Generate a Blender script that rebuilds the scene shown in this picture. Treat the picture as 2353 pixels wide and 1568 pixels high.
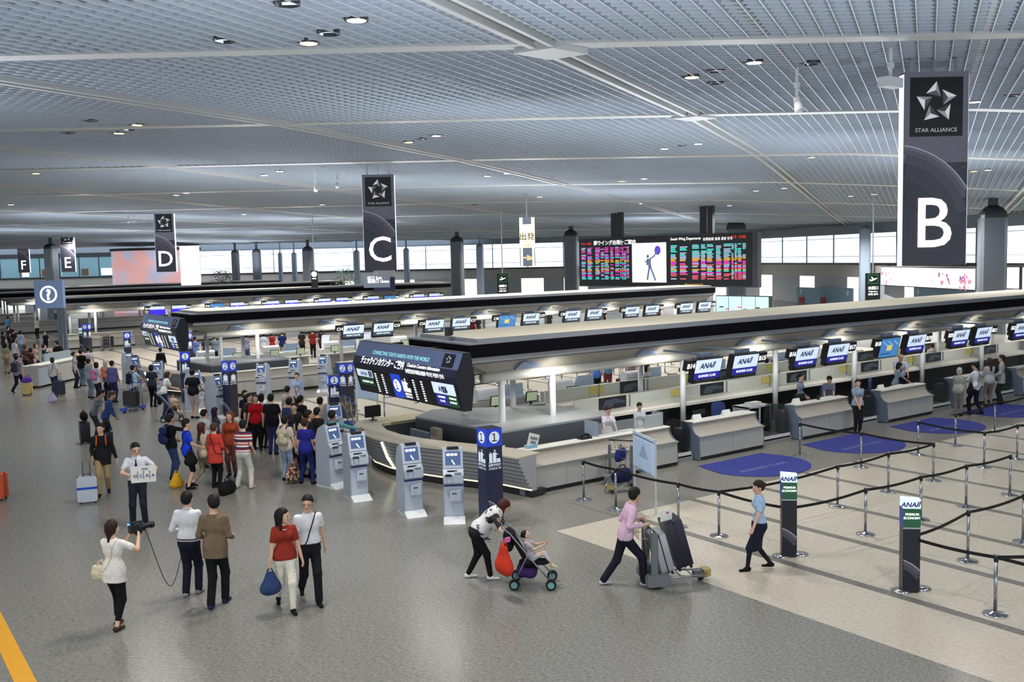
import bpy, math, random
import numpy as np
from mathutils import Vector, Matrix
for _o in list(bpy.data.objects): bpy.data.objects.remove(_o)
SC = bpy.context.scene; COL = SC.collection
# ---------------------------------------------------------------- camera, world, exposure
W, H, F = 2353, 1568, 2220.0
CX, CY, ROLL, CH = W/2, H/2, 0.0225, 5.4
PITCH = math.atan((CY-592.0)*math.cos(ROLL)/F)
AZ = math.radians(54.2)
FW = Vector((math.cos(AZ)*math.cos(PITCH), math.sin(AZ)*math.cos(PITCH), -math.sin(PITCH)))
R0 = Vector((math.sin(AZ), -math.cos(AZ), 0)); U0 = R0.cross(FW)
CR = R0*math.cos(ROLL) - U0*math.sin(ROLL); CU = U0*math.cos(ROLL) + R0*math.sin(ROLL)
EYE = Vector((0, 0, CH))
cam = bpy.data.cameras.new('camera'); camo = bpy.data.objects.new('camera', cam); COL.objects.link(camo)
cam.sensor_width = 36; cam.lens = F/W*36; cam.clip_end = 600; cam.clip_start = .1
_m = Matrix((CR, CU, -FW)).transposed().to_4x4(); _m.translation = EYE; camo.matrix_world = _m
SC.camera = camo
SC.view_settings.view_transform = 'Standard'; SC.view_settings.look = 'None'
SC.view_settings.gamma = 1; SC.view_settings.use_curve_mapping = False
SC.view_settings.exposure = 0.0
wd = bpy.data.worlds.new('world'); SC.world = wd; wd.use_nodes = True
wb = wd.node_tree.nodes['Background']; wb.inputs[0].default_value = (.79, .90, 1.0, 1); wb.inputs[1].default_value = 2.2
LAMP_W, UP_W = 1200.0, 2800.0
SC.cycles.max_bounces = 4; SC.cycles.diffuse_bounces = 2; SC.cycles.glossy_bounces = 2; SC.cycles.transmission_bounces = 3; SC.cycles.transparent_max_bounces = 8
SC.cycles.caustics_reflective = False; SC.cycles.caustics_refractive = False; SC.cycles.adaptive_threshold = .1
SC.cycles.sample_clamp_indirect = 3
def ray(x, y): return FW*F + CR*(x-CX) - CU*(y-CY)
def at(x, y, z=0.0):                       # point of the photo that lies at height z
    d = ray(x, y); return EYE + d*((z-CH)/d.z)
def atX(x, y, X): d = ray(x, y); return EYE + d*(X/d.x)
def atY(x, y, Y): d = ray(x, y); return EYE + d*(Y/d.y)
def deep(x, y, d): return EYE + ray(x, y)*(d/F)
# ---------------------------------------------------------------- materials
def lin(c):
    c = tuple(v/255 for v in c)
    return tuple(v/12.92 if v <= .04045 else ((v+.055)/1.055)**2.4 for v in c)
_M = {}
def mat(name, c, rough=.5, metal=0, emit=0, alpha=1, spec=.5, noise=0, nscale=20, trans=0):
    if name in _M: return _M[name]
    m = bpy.data.materials.new(name); m.use_nodes = True; _M[name] = m
    nt = m.node_tree; b = nt.nodes['Principled BSDF']; c4 = (*lin(c), 1)
    b.inputs['Base Color'].default_value = c4; b.inputs['Roughness'].default_value = rough
    b.inputs['Metallic'].default_value = metal; b.inputs['Specular IOR Level'].default_value = spec
    if emit: b.inputs['Emission Color'].default_value = c4; b.inputs['Emission Strength'].default_value = emit
    if emit: m.cycles.emission_sampling = 'NONE'
    if alpha < 1: b.inputs['Alpha'].default_value = alpha
    if trans: b.inputs['Transmission Weight'].default_value = trans
    if noise:
        tc = nt.nodes.new('ShaderNodeTexCoord'); n = nt.nodes.new('ShaderNodeTexNoise'); n.inputs['Scale'].default_value = nscale
        n.inputs['Detail'].default_value = 3
        r = nt.nodes.new('ShaderNodeMapRange'); r.inputs[1].default_value = .3; r.inputs[2].default_value = .7
        r.inputs[3].default_value = 1-noise; r.inputs[4].default_value = 1+noise
        x = nt.nodes.new('ShaderNodeVectorMath'); x.operation = 'SCALE'; x.inputs[0].default_value = c4[:3]
        nt.links.new(tc.outputs['Object'], n.inputs['Vector']); nt.links.new(n.outputs['Fac'], r.inputs[0])
        nt.links.new(r.outputs[0], x.inputs['Scale']); nt.links.new(x.outputs[0], b.inputs['Base Color'])
    return m
def wave_bump(m, scale, axis='X', strength=.5, dark=.5, c=None):
    nt = m.node_tree; b = nt.nodes['Principled BSDF']
    tc = nt.nodes.new('ShaderNodeTexCoord'); w = nt.nodes.new('ShaderNodeTexWave'); w.bands_direction = axis
    w.inputs['Scale'].default_value = scale; nt.links.new(tc.outputs['Object'], w.inputs['Vector'])
    bp = nt.nodes.new('ShaderNodeBump'); bp.inputs['Strength'].default_value = strength; bp.inputs['Distance'].default_value = .03
    nt.links.new(w.outputs['Fac'], bp.inputs['Height']); nt.links.new(bp.outputs[0], b.inputs['Normal'])
# ---------------------------------------------------------------- mesh builder
_TX = {}
def text_geo(s, bold):
    k = (s, bold)
    if k not in _TX:
        cu = bpy.data.curves.new('t', 'FONT'); cu.body = s; cu.offset = bold; cu.resolution_u = 3
        o = bpy.data.objects.new('t', cu); COL.objects.link(o); dg = bpy.context.evaluated_depsgraph_get()
        me = o.evaluated_get(dg).to_mesh()
        v = [(p.co.x, p.co.y) for p in me.vertices]; f = [tuple(p.vertices) for p in me.polygons]
        o.evaluated_get(dg).to_mesh_clear(); bpy.data.objects.remove(o); bpy.data.curves.remove(cu)
        _TX[k] = (v, f)
    return _TX[k]
class MB:
    def __init__(s): s.v, s.f, s.m = [], [], []; s.M = Matrix.Identity(4)
    def add(s, vs, fs, m=0):
        n = len(s.v); s.v += [tuple(s.M @ Vector(v)) for v in vs]
        for f in fs: s.f.append(tuple(i+n for i in f)); s.m.append(m)
        return s
    def box(s, lo, hi, m=0):
        x0, y0, z0 = lo; x1, y1, z1 = hi
        return s.add([(x0,y0,z0),(x1,y0,z0),(x1,y1,z0),(x0,y1,z0),(x0,y0,z1),(x1,y0,z1),(x1,y1,z1),(x0,y1,z1)],
                     [(0,3,2,1),(4,5,6,7),(0,1,5,4),(1,2,6,5),(2,3,7,6),(3,0,4,7)], m)
    def rbox(s, lo, hi, r, m=0, n=3, axis=2):      # box with rounded edges along one axis
        a = [i for i in range(3) if i != axis]; p = []
        for cx, cy, t0 in ((hi[a[0]]-r, hi[a[1]]-r, 0), (lo[a[0]]+r, hi[a[1]]-r, 90), (lo[a[0]]+r, lo[a[1]]+r, 180), (hi[a[0]]-r, lo[a[1]]+r, 270)):
            for i in range(n+1): t = math.radians(t0+90*i/n); p.append((cx+r*math.cos(t), cy+r*math.sin(t)))
        return s.prism(p, lo[axis], hi[axis], axis, m)
    def prism(s, poly, z0, z1, axis=2, m=0, mcap=None):
        a = [i for i in range(3) if i != axis]; vs = []
        for z in (z0, z1):
            for p in poly: q = [0,0,0]; q[a[0]] = p[0]; q[a[1]] = p[1]; q[axis] = z; vs.append(q)
        n = len(poly); s.add(vs, [(i, (i+1) % n, n+(i+1) % n, n+i) for i in range(n)], m)
        return s.add(vs, [tuple(range(n))[::-1], tuple(range(n, 2*n))], m if mcap is None else mcap)
    def quad(s, a, b, c, d, m=0): return s.add([a, b, c, d], [(0,1,2,3)], m)
    def cyl(s, a, b, r, n=12, m=0, r2=None):
        a, b = Vector(a), Vector(b); r2 = r if r2 is None else r2; d = (b-a).normalized()
        x = d.orthogonal().normalized(); y = d.cross(x); vs = []
        for p, q in ((a, r), (b, r2)):
            for i in range(n): t = 2*math.pi*i/n; vs.append(p + (x*math.cos(t)+y*math.sin(t))*q)
        return s.add(vs, [(i, (i+1) % n, n+(i+1) % n, n+i) for i in range(n)]+[tuple(range(n))[::-1], tuple(range(n, 2*n))], m)
    def tube(s, pts, r, n=8, m=0):
        pts = [Vector(p) for p in pts]; vs = []; x = None
        for i, p in enumerate(pts):
            d = (pts[min(i+1, len(pts)-1)]-pts[max(i-1, 0)]).normalized()
            x = d.orthogonal().normalized() if x is None else (x-d*x.dot(d)).normalized()
            y = d.cross(x)
            for k in range(n): t = 2*math.pi*k/n; vs.append(p+(x*math.cos(t)+y*math.sin(t))*r)
        fs = [(i*n+k, i*n+(k+1) % n, (i+1)*n+(k+1) % n, (i+1)*n+k) for i in range(len(pts)-1) for k in range(n)]
        return s.add(vs, fs+[tuple(range(n))[::-1], tuple(range((len(pts)-1)*n, len(pts)*n))], m)
    def lathe(s, prof, c=(0,0,0), n=20, m=0):
        vs = [(c[0]+r*math.cos(2*math.pi*k/n), c[1]+r*math.sin(2*math.pi*k/n), c[2]+z) for r, z in prof for k in range(n)]
        fs = [(i*n+k, i*n+(k+1) % n, (i+1)*n+(k+1) % n, (i+1)*n+k) for i in range(len(prof)-1) for k in range(n)]
        return s.add(vs, fs+[tuple(range(n))[::-1], tuple(range((len(prof)-1)*n, len(prof)*n))], m)
    def ball(s, c, r, m=0, n=10):
        r = (r, r, r) if not hasattr(r, '__len__') else r
        vs = [(c[0]+r[0]*math.sin(math.pi*i/n)*math.cos(2*math.pi*k/n), c[1]+r[1]*math.sin(math.pi*i/n)*math.sin(2*math.pi*k/n), c[2]+r[2]*math.cos(math.pi*i/n)) for i in range(1, n) for k in range(n)]
        t = len(vs); vs += [(c[0], c[1], c[2]+r[2]), (c[0], c[1], c[2]-r[2])]
        fs = [(i*n+k, (i+1)*n+k, (i+1)*n+(k+1) % n, i*n+(k+1) % n) for i in range(n-2) for k in range(n)]
        fs += [(t, k, (k+1) % n) for k in range(n)]+[(t+1, (n-2)*n+(k+1) % n, (n-2)*n+k) for k in range(n)]
        return s.add(vs, fs, m)
    def torus(s, c, R, r, axis=1, m=0, n=20, k=6):
        vs = []
        for i in range(n):
            a = 2*math.pi*i/n
            for j in range(k):
                b = 2*math.pi*j/k; q = (R+r*math.cos(b))*math.cos(a); w = (R+r*math.cos(b))*math.sin(a); h = r*math.sin(b)
                p = (q, h, w) if axis == 1 else ((h, q, w) if axis == 0 else (q, w, h)); vs.append((c[0]+p[0], c[1]+p[1], c[2]+p[2]))
        return s.add(vs, [(i*k+j, i*k+(j+1) % k, ((i+1) % n)*k+(j+1) % k, ((i+1) % n)*k+j) for i in range(n) for j in range(k)], m)
    def text(s, t, o, x, y, h, m=0, bold=0.0, align=.5, w=None, squash=1):
        # o: baseline anchor, x/y unit directions, h: letter height in metres
        v, f = text_geo(t, bold)
        if not v: return s
        o, x, y = Vector(o), Vector(x).normalized(), Vector(y).normalized()
        x0, x1 = min(p[0] for p in v), max(p[0] for p in v); k = h/.70; kx = k*squash
        if w: kx = w/(x1-x0)
        return s.add([o + x*((p[0]-x0-(x1-x0)*align)*kx) + y*(p[1]*k) for p in v], f, m)
    def build(s, name, mats, parent=None, smooth=False, loc=None):
        me = bpy.data.meshes.new(name); me.from_pydata(s.v, [], s.f)
        for x in (mats if isinstance(mats, (list, tuple)) else [mats]): me.materials.append(x)
        me.polygons.foreach_set('material_index', s.m)
        if smooth: me.shade_smooth(); 
        if smooth == 'auto': me.set_sharp_from_angle(angle=math.radians(35))
        me.update(); o = bpy.data.objects.new(name, me); COL.objects.link(o)
        if parent: o.parent = parent
        if loc is not None: o.location = loc
        return o
def thing(name, label, cat, loc=(0,0,0), rz=0, group=None):
    o = bpy.data.objects.new(name, None); COL.objects.link(o); o.empty_display_size = .2
    o.location = loc; o.rotation_euler = (0, 0, rz); o['label'] = label; o['category'] = cat
    if group: o['group'] = group
    return o
def tag(o, label, cat, group=None, kind=None):
    o['label'] = label; o['category'] = cat
    if group: o['group'] = group
    if kind: o['kind'] = kind
    return o
def struct(o): o['kind'] = 'structure'; return o
_CH = {}
def kids(o):
    if not _CH or o.name not in _CH: _CH[o.name] = [c for c in bpy.data.objects if c.parent == o]
    return _CH[o.name]
def dup(root, loc, rz, label, group=None):
    _CH.clear()
    def rec(o, par):
        c = o.copy(); COL.objects.link(c); c.parent = par
        for k in [q for q in bpy.data.objects if q.parent == o]: rec(k, c)
        return c
    r = rec(root, None); r.location = loc; r.rotation_euler = (0, 0, rz); r['label'] = label
    if group: r['group'] = group
    return r
def rz_of(phi): return AZ-math.radians(phi)-math.pi/2    # phi: 0 = facing away from the viewer, 90 = to the right; local +Y is forward
WHITE = mat('white_paint', (225,228,232), .45); BLACK = mat('black_plastic', (18,18,22), .4)
DARK = mat('dark_grey', (48,50,56), .5); STEEL = mat('brushed_steel', (190,192,196), .28, .9)
CHROME = mat('chrome', (215,215,220), .12, 1); RUBBER = mat('black_rubber', (14,14,15), .8)
PAPER = mat('paper', (240,240,236), .8)
# ================================================================ floor
def floor_material(name, c1, c2, rough, sc=(1, 1, 1)):
    m = mat(name, c1, rough, spec=.4); nt = m.node_tree; b = nt.nodes['Principled BSDF']
    tc = nt.nodes.new('ShaderNodeTexCoord'); mp = nt.nodes.new('ShaderNodeMapping'); mp.inputs['Scale'].default_value = sc
    n1 = nt.nodes.new('ShaderNodeTexNoise'); n1.inputs['Scale'].default_value = 14; n1.inputs['Detail'].default_value = 6; n1.inputs['Roughness'].default_value = .85
    n2 = nt.nodes.new('ShaderNodeTexNoise'); n2.inputs['Scale'].default_value = .35; n2.inputs['Detail'].default_value = 2
    cr = nt.nodes.new('ShaderNodeValToRGB'); cr.color_ramp.elements[0].position = .36; cr.color_ramp.elements[1].position = .64
    cr.color_ramp.elements[0].color = (*lin(c1), 1); cr.color_ramp.elements[1].color = (*lin(c2), 1)
    mr = nt.nodes.new('ShaderNodeMapRange'); mr.inputs[1].default_value = .3; mr.inputs[2].default_value = .7; mr.inputs[3].default_value = rough-.02; mr.inputs[4].default_value = rough+.03
    L = nt.links.new
    L(tc.outputs['Object'], mp.inputs[0]); L(mp.outputs[0], n1.inputs['Vector']); L(tc.outputs['Object'], n2.inputs['Vector'])
    L(n1.outputs['Fac'], cr.inputs[0]); L(cr.outputs[0], b.inputs['Base Color']); L(n2.outputs['Fac'], mr.inputs[0]); L(mr.outputs[0], b.inputs['Roughness'])
    return m
FG = floor_material('floor_granite', (92,92,89), (160,159,151), .22, (1, 2.6, 1))
FB = floor_material('floor_beige_stone', (186,179,164), (214,206,190), .24)
FD = floor_material('floor_stripe_stone', (104,103,98), (132,130,122), .26)
FY = mat('yellow_line', (232,168,40), .4)
ISL = [19.5, 40.5, 70.6, 91.1, 108.0]         # front edge of each island canopy along Y
IX0, IX1 = 12.75, 44.6
fm = MB()
xs = [-70, IX0-1.18]; x = 13.3
xb = [IX0-1.18]
while x < 46: xs_ = (x, x+.2); xb += [x, x+.2]; x += 1.97
xb.append(47.0)
zones = []                                    # beige queue areas in front of / behind each island
for i, y in enumerate(ISL):
    lo = -14.0 if i == 0 else ISL[i-1]+7.6; zones.append((lo, y-4.82))
zones.append((ISL[-1]+7.6, 125))
yb = [-30]
for a, b in zones: yb += [a, b]
yb.append(150)
def fcell(x0, x1, y0, y1, m): fm.quad((x0,y0,0),(x1,y0,0),(x1,y1,0),(x0,y1,0), m)
fcell(-90, xb[0], -40, 190, 0); fcell(47, 130, -40, 190, 0); fcell(xb[0], 47, -40, zones[0][0], 0)
for i, (a, b) in enumerate(zones):
    for j in range(len(xb)-1): fcell(xb[j], xb[j+1], a, b, 2 if j % 2 else 1)
    fcell(xb[0], 47, b, zones[i+1][0] if i+1 < len(zones) else 190, 0)
struct(fm.build('floor', [FG, FB, FD]))
p, q = at(0,1405), at(85,1568); d = (q-p); n_ = Vector((d.y,-d.x,0)).normalized()
w_ = (at(0,1500)-p).dot(n_)
a_ = p-d*3; b_ = q+d*2
ym = MB().quad(a_+Vector((0,0,.004)), b_+Vector((0,0,.004)), b_+n_*w_*1.0+Vector((0,0,.004)), a_+n_*w_*1.0+Vector((0,0,.004)))
struct(ym.build('trim_1', FY))
# ================================================================ ceiling: rhombic louvre over a roof plane
TM = math.tan(math.radians(23.3)); FH = Vector((math.cos(AZ), math.sin(AZ), 0))
_hd = [-40, 0, 12, 19.6, 31.4, 42.7, 53, 80, 114, 128]; _hz = [3.3, 3.7, 4.0, 4.17, 4.45, 4.40, 4.15, 3.55, 2.95, 2.75]
_wl = [Vector(q) for q in ((40,-30),(71.2,35.1),(74.2,40.4),(88.3,73.5),(74.5,92.2),(62.1,112.3),(20.1,142.6),(-60,196))]
def ch(d, u=0.0):                              # the vault comes down toward the window walls
    z = CH + float(np.interp(d, _hd, _hz)); p = R0*u + FH*d; p = Vector((p.x, p.y)); D = 99
    for a, b in zip(_wl[:-1], _wl[1:]):
        e = b-a; t = max(0, min(1, (p-a).dot(e)/e.length_squared)); D = min(D, (p-a-e*t).length)
    e = _wl[3]-_wl[2]; 
    return z-(z-7.75)*(1-min(D, 30)/30)**1.4
def cp(u, d, dz=0): p = R0*u + FH*d; return Vector((p.x, p.y, ch(d, u)+dz))
def useg(w): return [-w]+[q for q in (-60,-40,-20,0,15,25,35,45,55,65,75) if abs(q) < w-3]+[w]
LV = mat('louvre_aluminium', (188,198,212), .5, .0); LM = mat('louvre_lit_edge', (236,240,244), .35); RF = mat('roof_underside', (48,52,58), .8)  # LM: lit look of the blade edges put into a paler colour
BMT = mat('ceiling_beam', (196,198,200), .4); BMG = mat('ceiling_beam_groove', (120,122,120), .6)
ds = [-26,-14,-6,0,6,10,14,17,19.6,23,27,31.4,35,39,42.7,46,49,53,60,70,80,95,105,114,122]
c_ = MB()
us = [-95,-60,-40,-20,0,15,25,35,45,55,65,75,100]
for a, b in zip(ds[:-1], ds[1:]):
    for p_, q_ in zip(us[:-1], us[1:]): c_.quad(cp(p_,a,.55), cp(q_,a,.55), cp(q_,b,.55), cp(p_,b,.55))
struct(c_.build('ceiling', RF))
c_ = MB(); LH, TH = .20, .008
u0 = -7.54
d = -8.0
while d < 121:
    w = 40+abs(d)*.62
    us = useg(w) if d > 5 else [-w, w]
    for a_, b_ in zip(us[:-1], us[1:]):
        for sgn in (-1, 1): c_.quad(cp(a_,d+sgn*TH,0), cp(b_,d+sgn*TH,0), cp(b_,d+sgn*TH,LH), cp(a_,d+sgn*TH,LH))
        c_.quad(cp(a_,d-TH,0), cp(b_,d-TH,0), cp(b_,d+TH,0), cp(a_,d+TH,0))
    d += .305
u = u0 - 4.33*30
while u < 100:
    for a, b in zip(ds[2:-1], ds[3:]):
        ua, ub = u+a*TM, u+b*TM
        if abs(ua) > 46+abs(b)*.62 and abs(ub) > 46+abs(b)*.62: continue
        TM_ = .009
        for sgn in (-1, 1): c_.quad(cp(ua+sgn*TM_,a,-.03), cp(ub+sgn*TM_,b,-.03), cp(ub+sgn*TM_,b,LH), cp(ua+sgn*TM_,a,LH))
        c_.quad(cp(ua-TM_,a,-.03), cp(ua+TM_,a,-.03), cp(ub+TM_,b,-.03), cp(ub-TM_,b,-.03), 1)
    u += .361
struct(c_.build('ceiling.001', [LV, LM]))
def strip_m(mb, u, w, z0, z1, m=0):
    for a, b in zip(ds[2:-1], ds[3:]):
        p = [cp(u+a*TM-w,a,z0), cp(u+a*TM+w,a,z0), cp(u+b*TM+w,b,z0), cp(u+b*TM-w,b,z0)]
        t = [cp(u+a*TM-w,a,z1), cp(u+a*TM+w,a,z1), cp(u+b*TM+w,b,z1), cp(u+b*TM-w,b,z1)]
        mb.add(p+t, [(0,1,2,3),(0,3,7,4),(1,5,6,2),(4,7,6,5)], m)
def strip_n(mb, d, w, z0, z1, m=0):
    us = useg(45+abs(d)*.65)
    for a, b in zip(us[:-1], us[1:]):
        p = [cp(a,d-w,z0), cp(b,d-w,z0), cp(b,d+w,z0), cp(a,d+w,z0), cp(a,d-w,z1), cp(b,d-w,z1), cp(b,d+w,z1), cp(a,d+w,z1)]
        mb.add(p, [(0,3,2,1),(0,1,5,4),(2,3,7,6),(4,5,6,7)], m)
n = 1
for k in range(-24, 25):
    u = u0+4.33*k
    if u > 60: break
    b_ = MB(); n += 1
    if k % 3 == 0:
        strip_m(b_, u-.22, .07, -.12, .2, 0); strip_m(b_, u+.22, .05, -.12, .2, 0); strip_m(b_, u, .2, .0, .2, 1)
    else: strip_m(b_, u, .10, .03, .2, 1 if k % 3 == 1 else 0)
    struct(b_.build('trim_%d' % n, [BMT, BMG]))
for k in range(0, 28):
    d = 15.4+4.0*k - (.35 if k > 7 else 0)
    if d > 119: break
    b_ = MB(); n += 1
    if (k-1) % 3 == 0: strip_n(b_, d, .26, -.05, .2)
    else: strip_n(b_, d, .07, .04, .2, 1)
    struct(b_.build('trim_%d' % n, [BMT, BMG]))
for k, dd in ((0,19.6),(0,31.4)):
    p = cp(u0+dd*TM, dd, -.16); b_ = MB(); n += 1
    b_.add([p+FH*-.55, p+R0*.75+FH*.1, p+FH*.6, p+R0*-.75-FH*.1, p+FH*-.5+Vector((0,0,.25)), p+R0*.7+Vector((0,0,.25)), p+FH*.5+Vector((0,0,.25)), p-R0*.7+Vector((0,0,.25))],
           [(0,3,2,1),(0,1,5,4),(1,2,6,5),(2,3,7,6),(3,0,4,7)])
    struct(b_.build('trim_%d' % n, BMT))
# ---------------- recessed downlights (real lamps)
def hitceil(x, y):
    d = ray(x, y); t0, t1 = 1.0/F, 200.0/F
    for _ in range(60):
        t = (t0+t1)/2; p = EYE+d*t; dd = p.dot(FH)
        if p.z < ch(dd, p.dot(R0)): t0 = t
        else: t1 = t
    return EYE+d*t0
LW = mat('lamp_white', (255,250,240), .5, emit=9); LY = mat('lamp_warm', (255,220,130), .5, emit=7)
LC = mat('lamp_cool', (225,235,255), .3, emit=5); RIM = mat('lamp_trim', (70,74,80), .3, .6)
def downlight_mesh(kind):
    t = thing('ceiling_light', '', 'ceiling light')
    MB().lathe([(.20,.12),(.21,0),(.17,0),(.165,.12)], n=20).build('light_trim', RIM, t, True)
    if kind == 'c': MB().lathe([(.0,.06),(.10,.05),(.13,.08),(.15,.12)], n=16).build('lamp', LC, t, True)
    else: MB().lathe([(.0,.0),(.165,.0),(.165,.03)], n=20).build('lamp', LW if kind == 'w' else LY, t)
    return t
DL = [(819,44,'w'),(709,97,'y'),(515,92,'c'),(755,75,'c'),(660,7,'c'),(1733,142,'w'),(1590,176,'y'),(1645,162,'c'),(1865,145,'c'),(1645,190,'c'),
 (315,286,'y'),(273,305,'y'),(208,276,'c'),(158,305,'c'),(296,297,'c'),(1003,311,'w'),(939,326,'y'),(970,319,'c'),(103,388,'w'),(82,398,'y'),(643,393,'w'),(607,402,'w'),
 (1604,330,'w'),(1527,341,'w'),(1567,334,'c'),(1943,353,'w'),(1865,361,'y'),(2325,219,'c'),(2240,233,'w'),(2270,390,'w'),(2237,393,'y'),(428,443,'w'),(405,448,'w'),
 (1480,409,'w'),(1430,415,'y'),(1802,432,'w'),(1737,438,'w'),(2008,446,'w'),(1955,450,'w'),(1165,398,'w'),(1120,404,'w'),(1240,452,'w'),(1475,465,'w'),(1676,472,'w'),(740,470,'w'),(25,470,'w'),(50,345,'c'),(1090,470,'c'),(560,492,'w')]
protos = {k: downlight_mesh(k) for k in 'wyc'}; used = set()
KN = {'w': 'round white', 'y': 'round warm yellow', 'c': 'small cool sparkling'}
def spot(loc, wt, col=(1,.96,.9)):  # serves the fixture lamps and the added fill spots
    l = bpy.data.lights.new('lamp_or_fill', 'SPOT'); l.energy = wt; l.spot_size = math.radians(150); l.spot_blend = 1; l.shadow_soft_size = .2; l.color = col
    o = bpy.data.objects.new('lamp_or_fill_spot', l); COL.objects.link(o); o.location = loc; return o
for i, (x, y, k) in enumerate(DL):
    p = hitceil(x, y); p.z -= .03
    near = min((abs(x-a)+abs(y-b), n_) for a, b, n_ in ((2140,170,'the B banner'),(876,400,'the C banner'),(384,490,'the D banner'),(1280,125,'the beam crossing'),(1600,272,'the second beam crossing'),(1535,535,'the departures board'),(0,0,'the top left corner'),(2353,200,'the right edge'),(159,530,'the E banner'),(700,0,'the top edge'),(1210,500,'the yellow hanging sign')))[1]
    lab = '%s ceiling light in the louvred ceiling, %s %s' % (KN[k], ['nearest to', 'second nearest to', 'third nearest to', 'fourth nearest to', 'farther from', 'sixth nearest to','seventh nearest to','eighth nearest to','ninth nearest to'][sum(1 for u_ in used if u_[0] == near and u_[1] == k)], near)
    used.add((near, k, i))
    if k in protos and not protos[k].get('placed'): o = protos[k]; o.location = p; o['label'] = lab; o['placed'] = 1; o['group'] = KN[k]+' ceiling lights'
    else: o = dup(protos[k], p, 0, lab)
    if k != 'c' and p.dot(FH) > 14: spot(p-Vector((0,0,.08)), LAMP_W*(2.2 if p.dot(FH) > 45 else 1))
for u, d in ((-9,9),(-2,8),(6,9),(13,12),(-3,1),(5,1),(-16,14),(20,18)):       # added spots outside the frame, over the viewer, to light the foreground
    if d > 0: spot(cp(u, d, -.1), LAMP_W)
for k in protos.values():
    if 'placed' in k: del k['placed']

    for q in kids(k): pass
for o in bpy.data.objects:
    if 'placed' in o: del o['placed']
def ceiling_fill(x, y, z=3.62, w=UP_W):             # added upward spots without fixtures, brighten the louvred ceiling
    l = bpy.data.lights.new('ceiling_fill', 'SPOT'); l.energy = w; l.spot_size = math.radians(165); l.spot_blend = 1; l.shadow_soft_size = .15; l.color = (.88,.94,1)
    o = bpy.data.objects.new('ceiling_fill_spot', l); COL.objects.link(o); o.location = (x, y, z); o.rotation_euler = (math.pi, 0, 0)
for i, y in enumerate(ISL):
    for x in ((16, 24, 32, 40) if i < 4 else (34, 42)): ceiling_fill(x, y+1.5, 3.62, UP_W*.7)
for u, d in ((-45,70),(-45,100),(-20,88),(0,84),(0,104),(18,92),(18,108),(-20,108),(30,84),(34,70),(38,58),(26,60)):  # added spots without fixtures, brighten the far walls and fascia
    spot(cp(u, d, -.15), LAMP_W*(5.5 if u > -30 else 1.6))
for x, y in ((-6,16),(-8,40),(-10,70),(-8,100),(2,-3),(14,2),(30,2),(60,60),(55,20),(5,-6),(-14,4),(6,9),(0,24)): ceiling_fill(x, y, 3.6, UP_W*.95)  # more added fill, hanging in open air
for i, y in enumerate(ISL[:4]):                # lamps over the counters, under each canopy
    for x in (15.5, 19.5, 23.7, 27.9, 32.1, 36.3, 41): o_ = spot((x, y-.35, 2.62), 85, (1, .97, .9)); o_.rotation_euler = (math.radians(42), 0, 0); o_.data.shadow_soft_size = .12; spot((x+.6, y+3.4, 2.72), 70, (1, .97, .9))
# ================================================================ far walls, windows, columns
Z = Vector((0, 0, 1))
WL = [(-40,-30),(40,-30),(71.2,35.1),(74.2,40.4),(88.3,73.5),(74.5,92.2),(62.1,112.3),(40.8,127.7),(20.1,142.6),(-60,196)]
hp = MB(); hp.add([(x, y, -.01) for x, y in [(-80,-30)]+WL[1:]+[(-80,196)]], [tuple(range(11))])
struct(hp.build('floor.001', FG))
FASC = mat('fascia_panel', (190,187,180), .5); FASB = mat('trim_black', (20,20,26), .4); WFR = mat('window_frame', (120,140,160), .4, .3)
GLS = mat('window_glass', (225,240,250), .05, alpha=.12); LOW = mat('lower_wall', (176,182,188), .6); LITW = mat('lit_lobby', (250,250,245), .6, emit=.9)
SHUT = mat('blue_shutter', (120,150,170), .5); wave_bump(SHUT, 1.6, 'X', .8); wave_bump(FASC, 1.2, 'X', .6)
GREY = mat('grey_wall', (140,150,162), .6); TEAL = mat('teal_glass', (120,160,172), .15, .2); BROWN = mat('brown_wood', (120,95,70), .6)
def frame(a, b): a, b = Vector(a), Vector(b); d = b-a; return math.atan2(d.y, d.x), d.length
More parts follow.
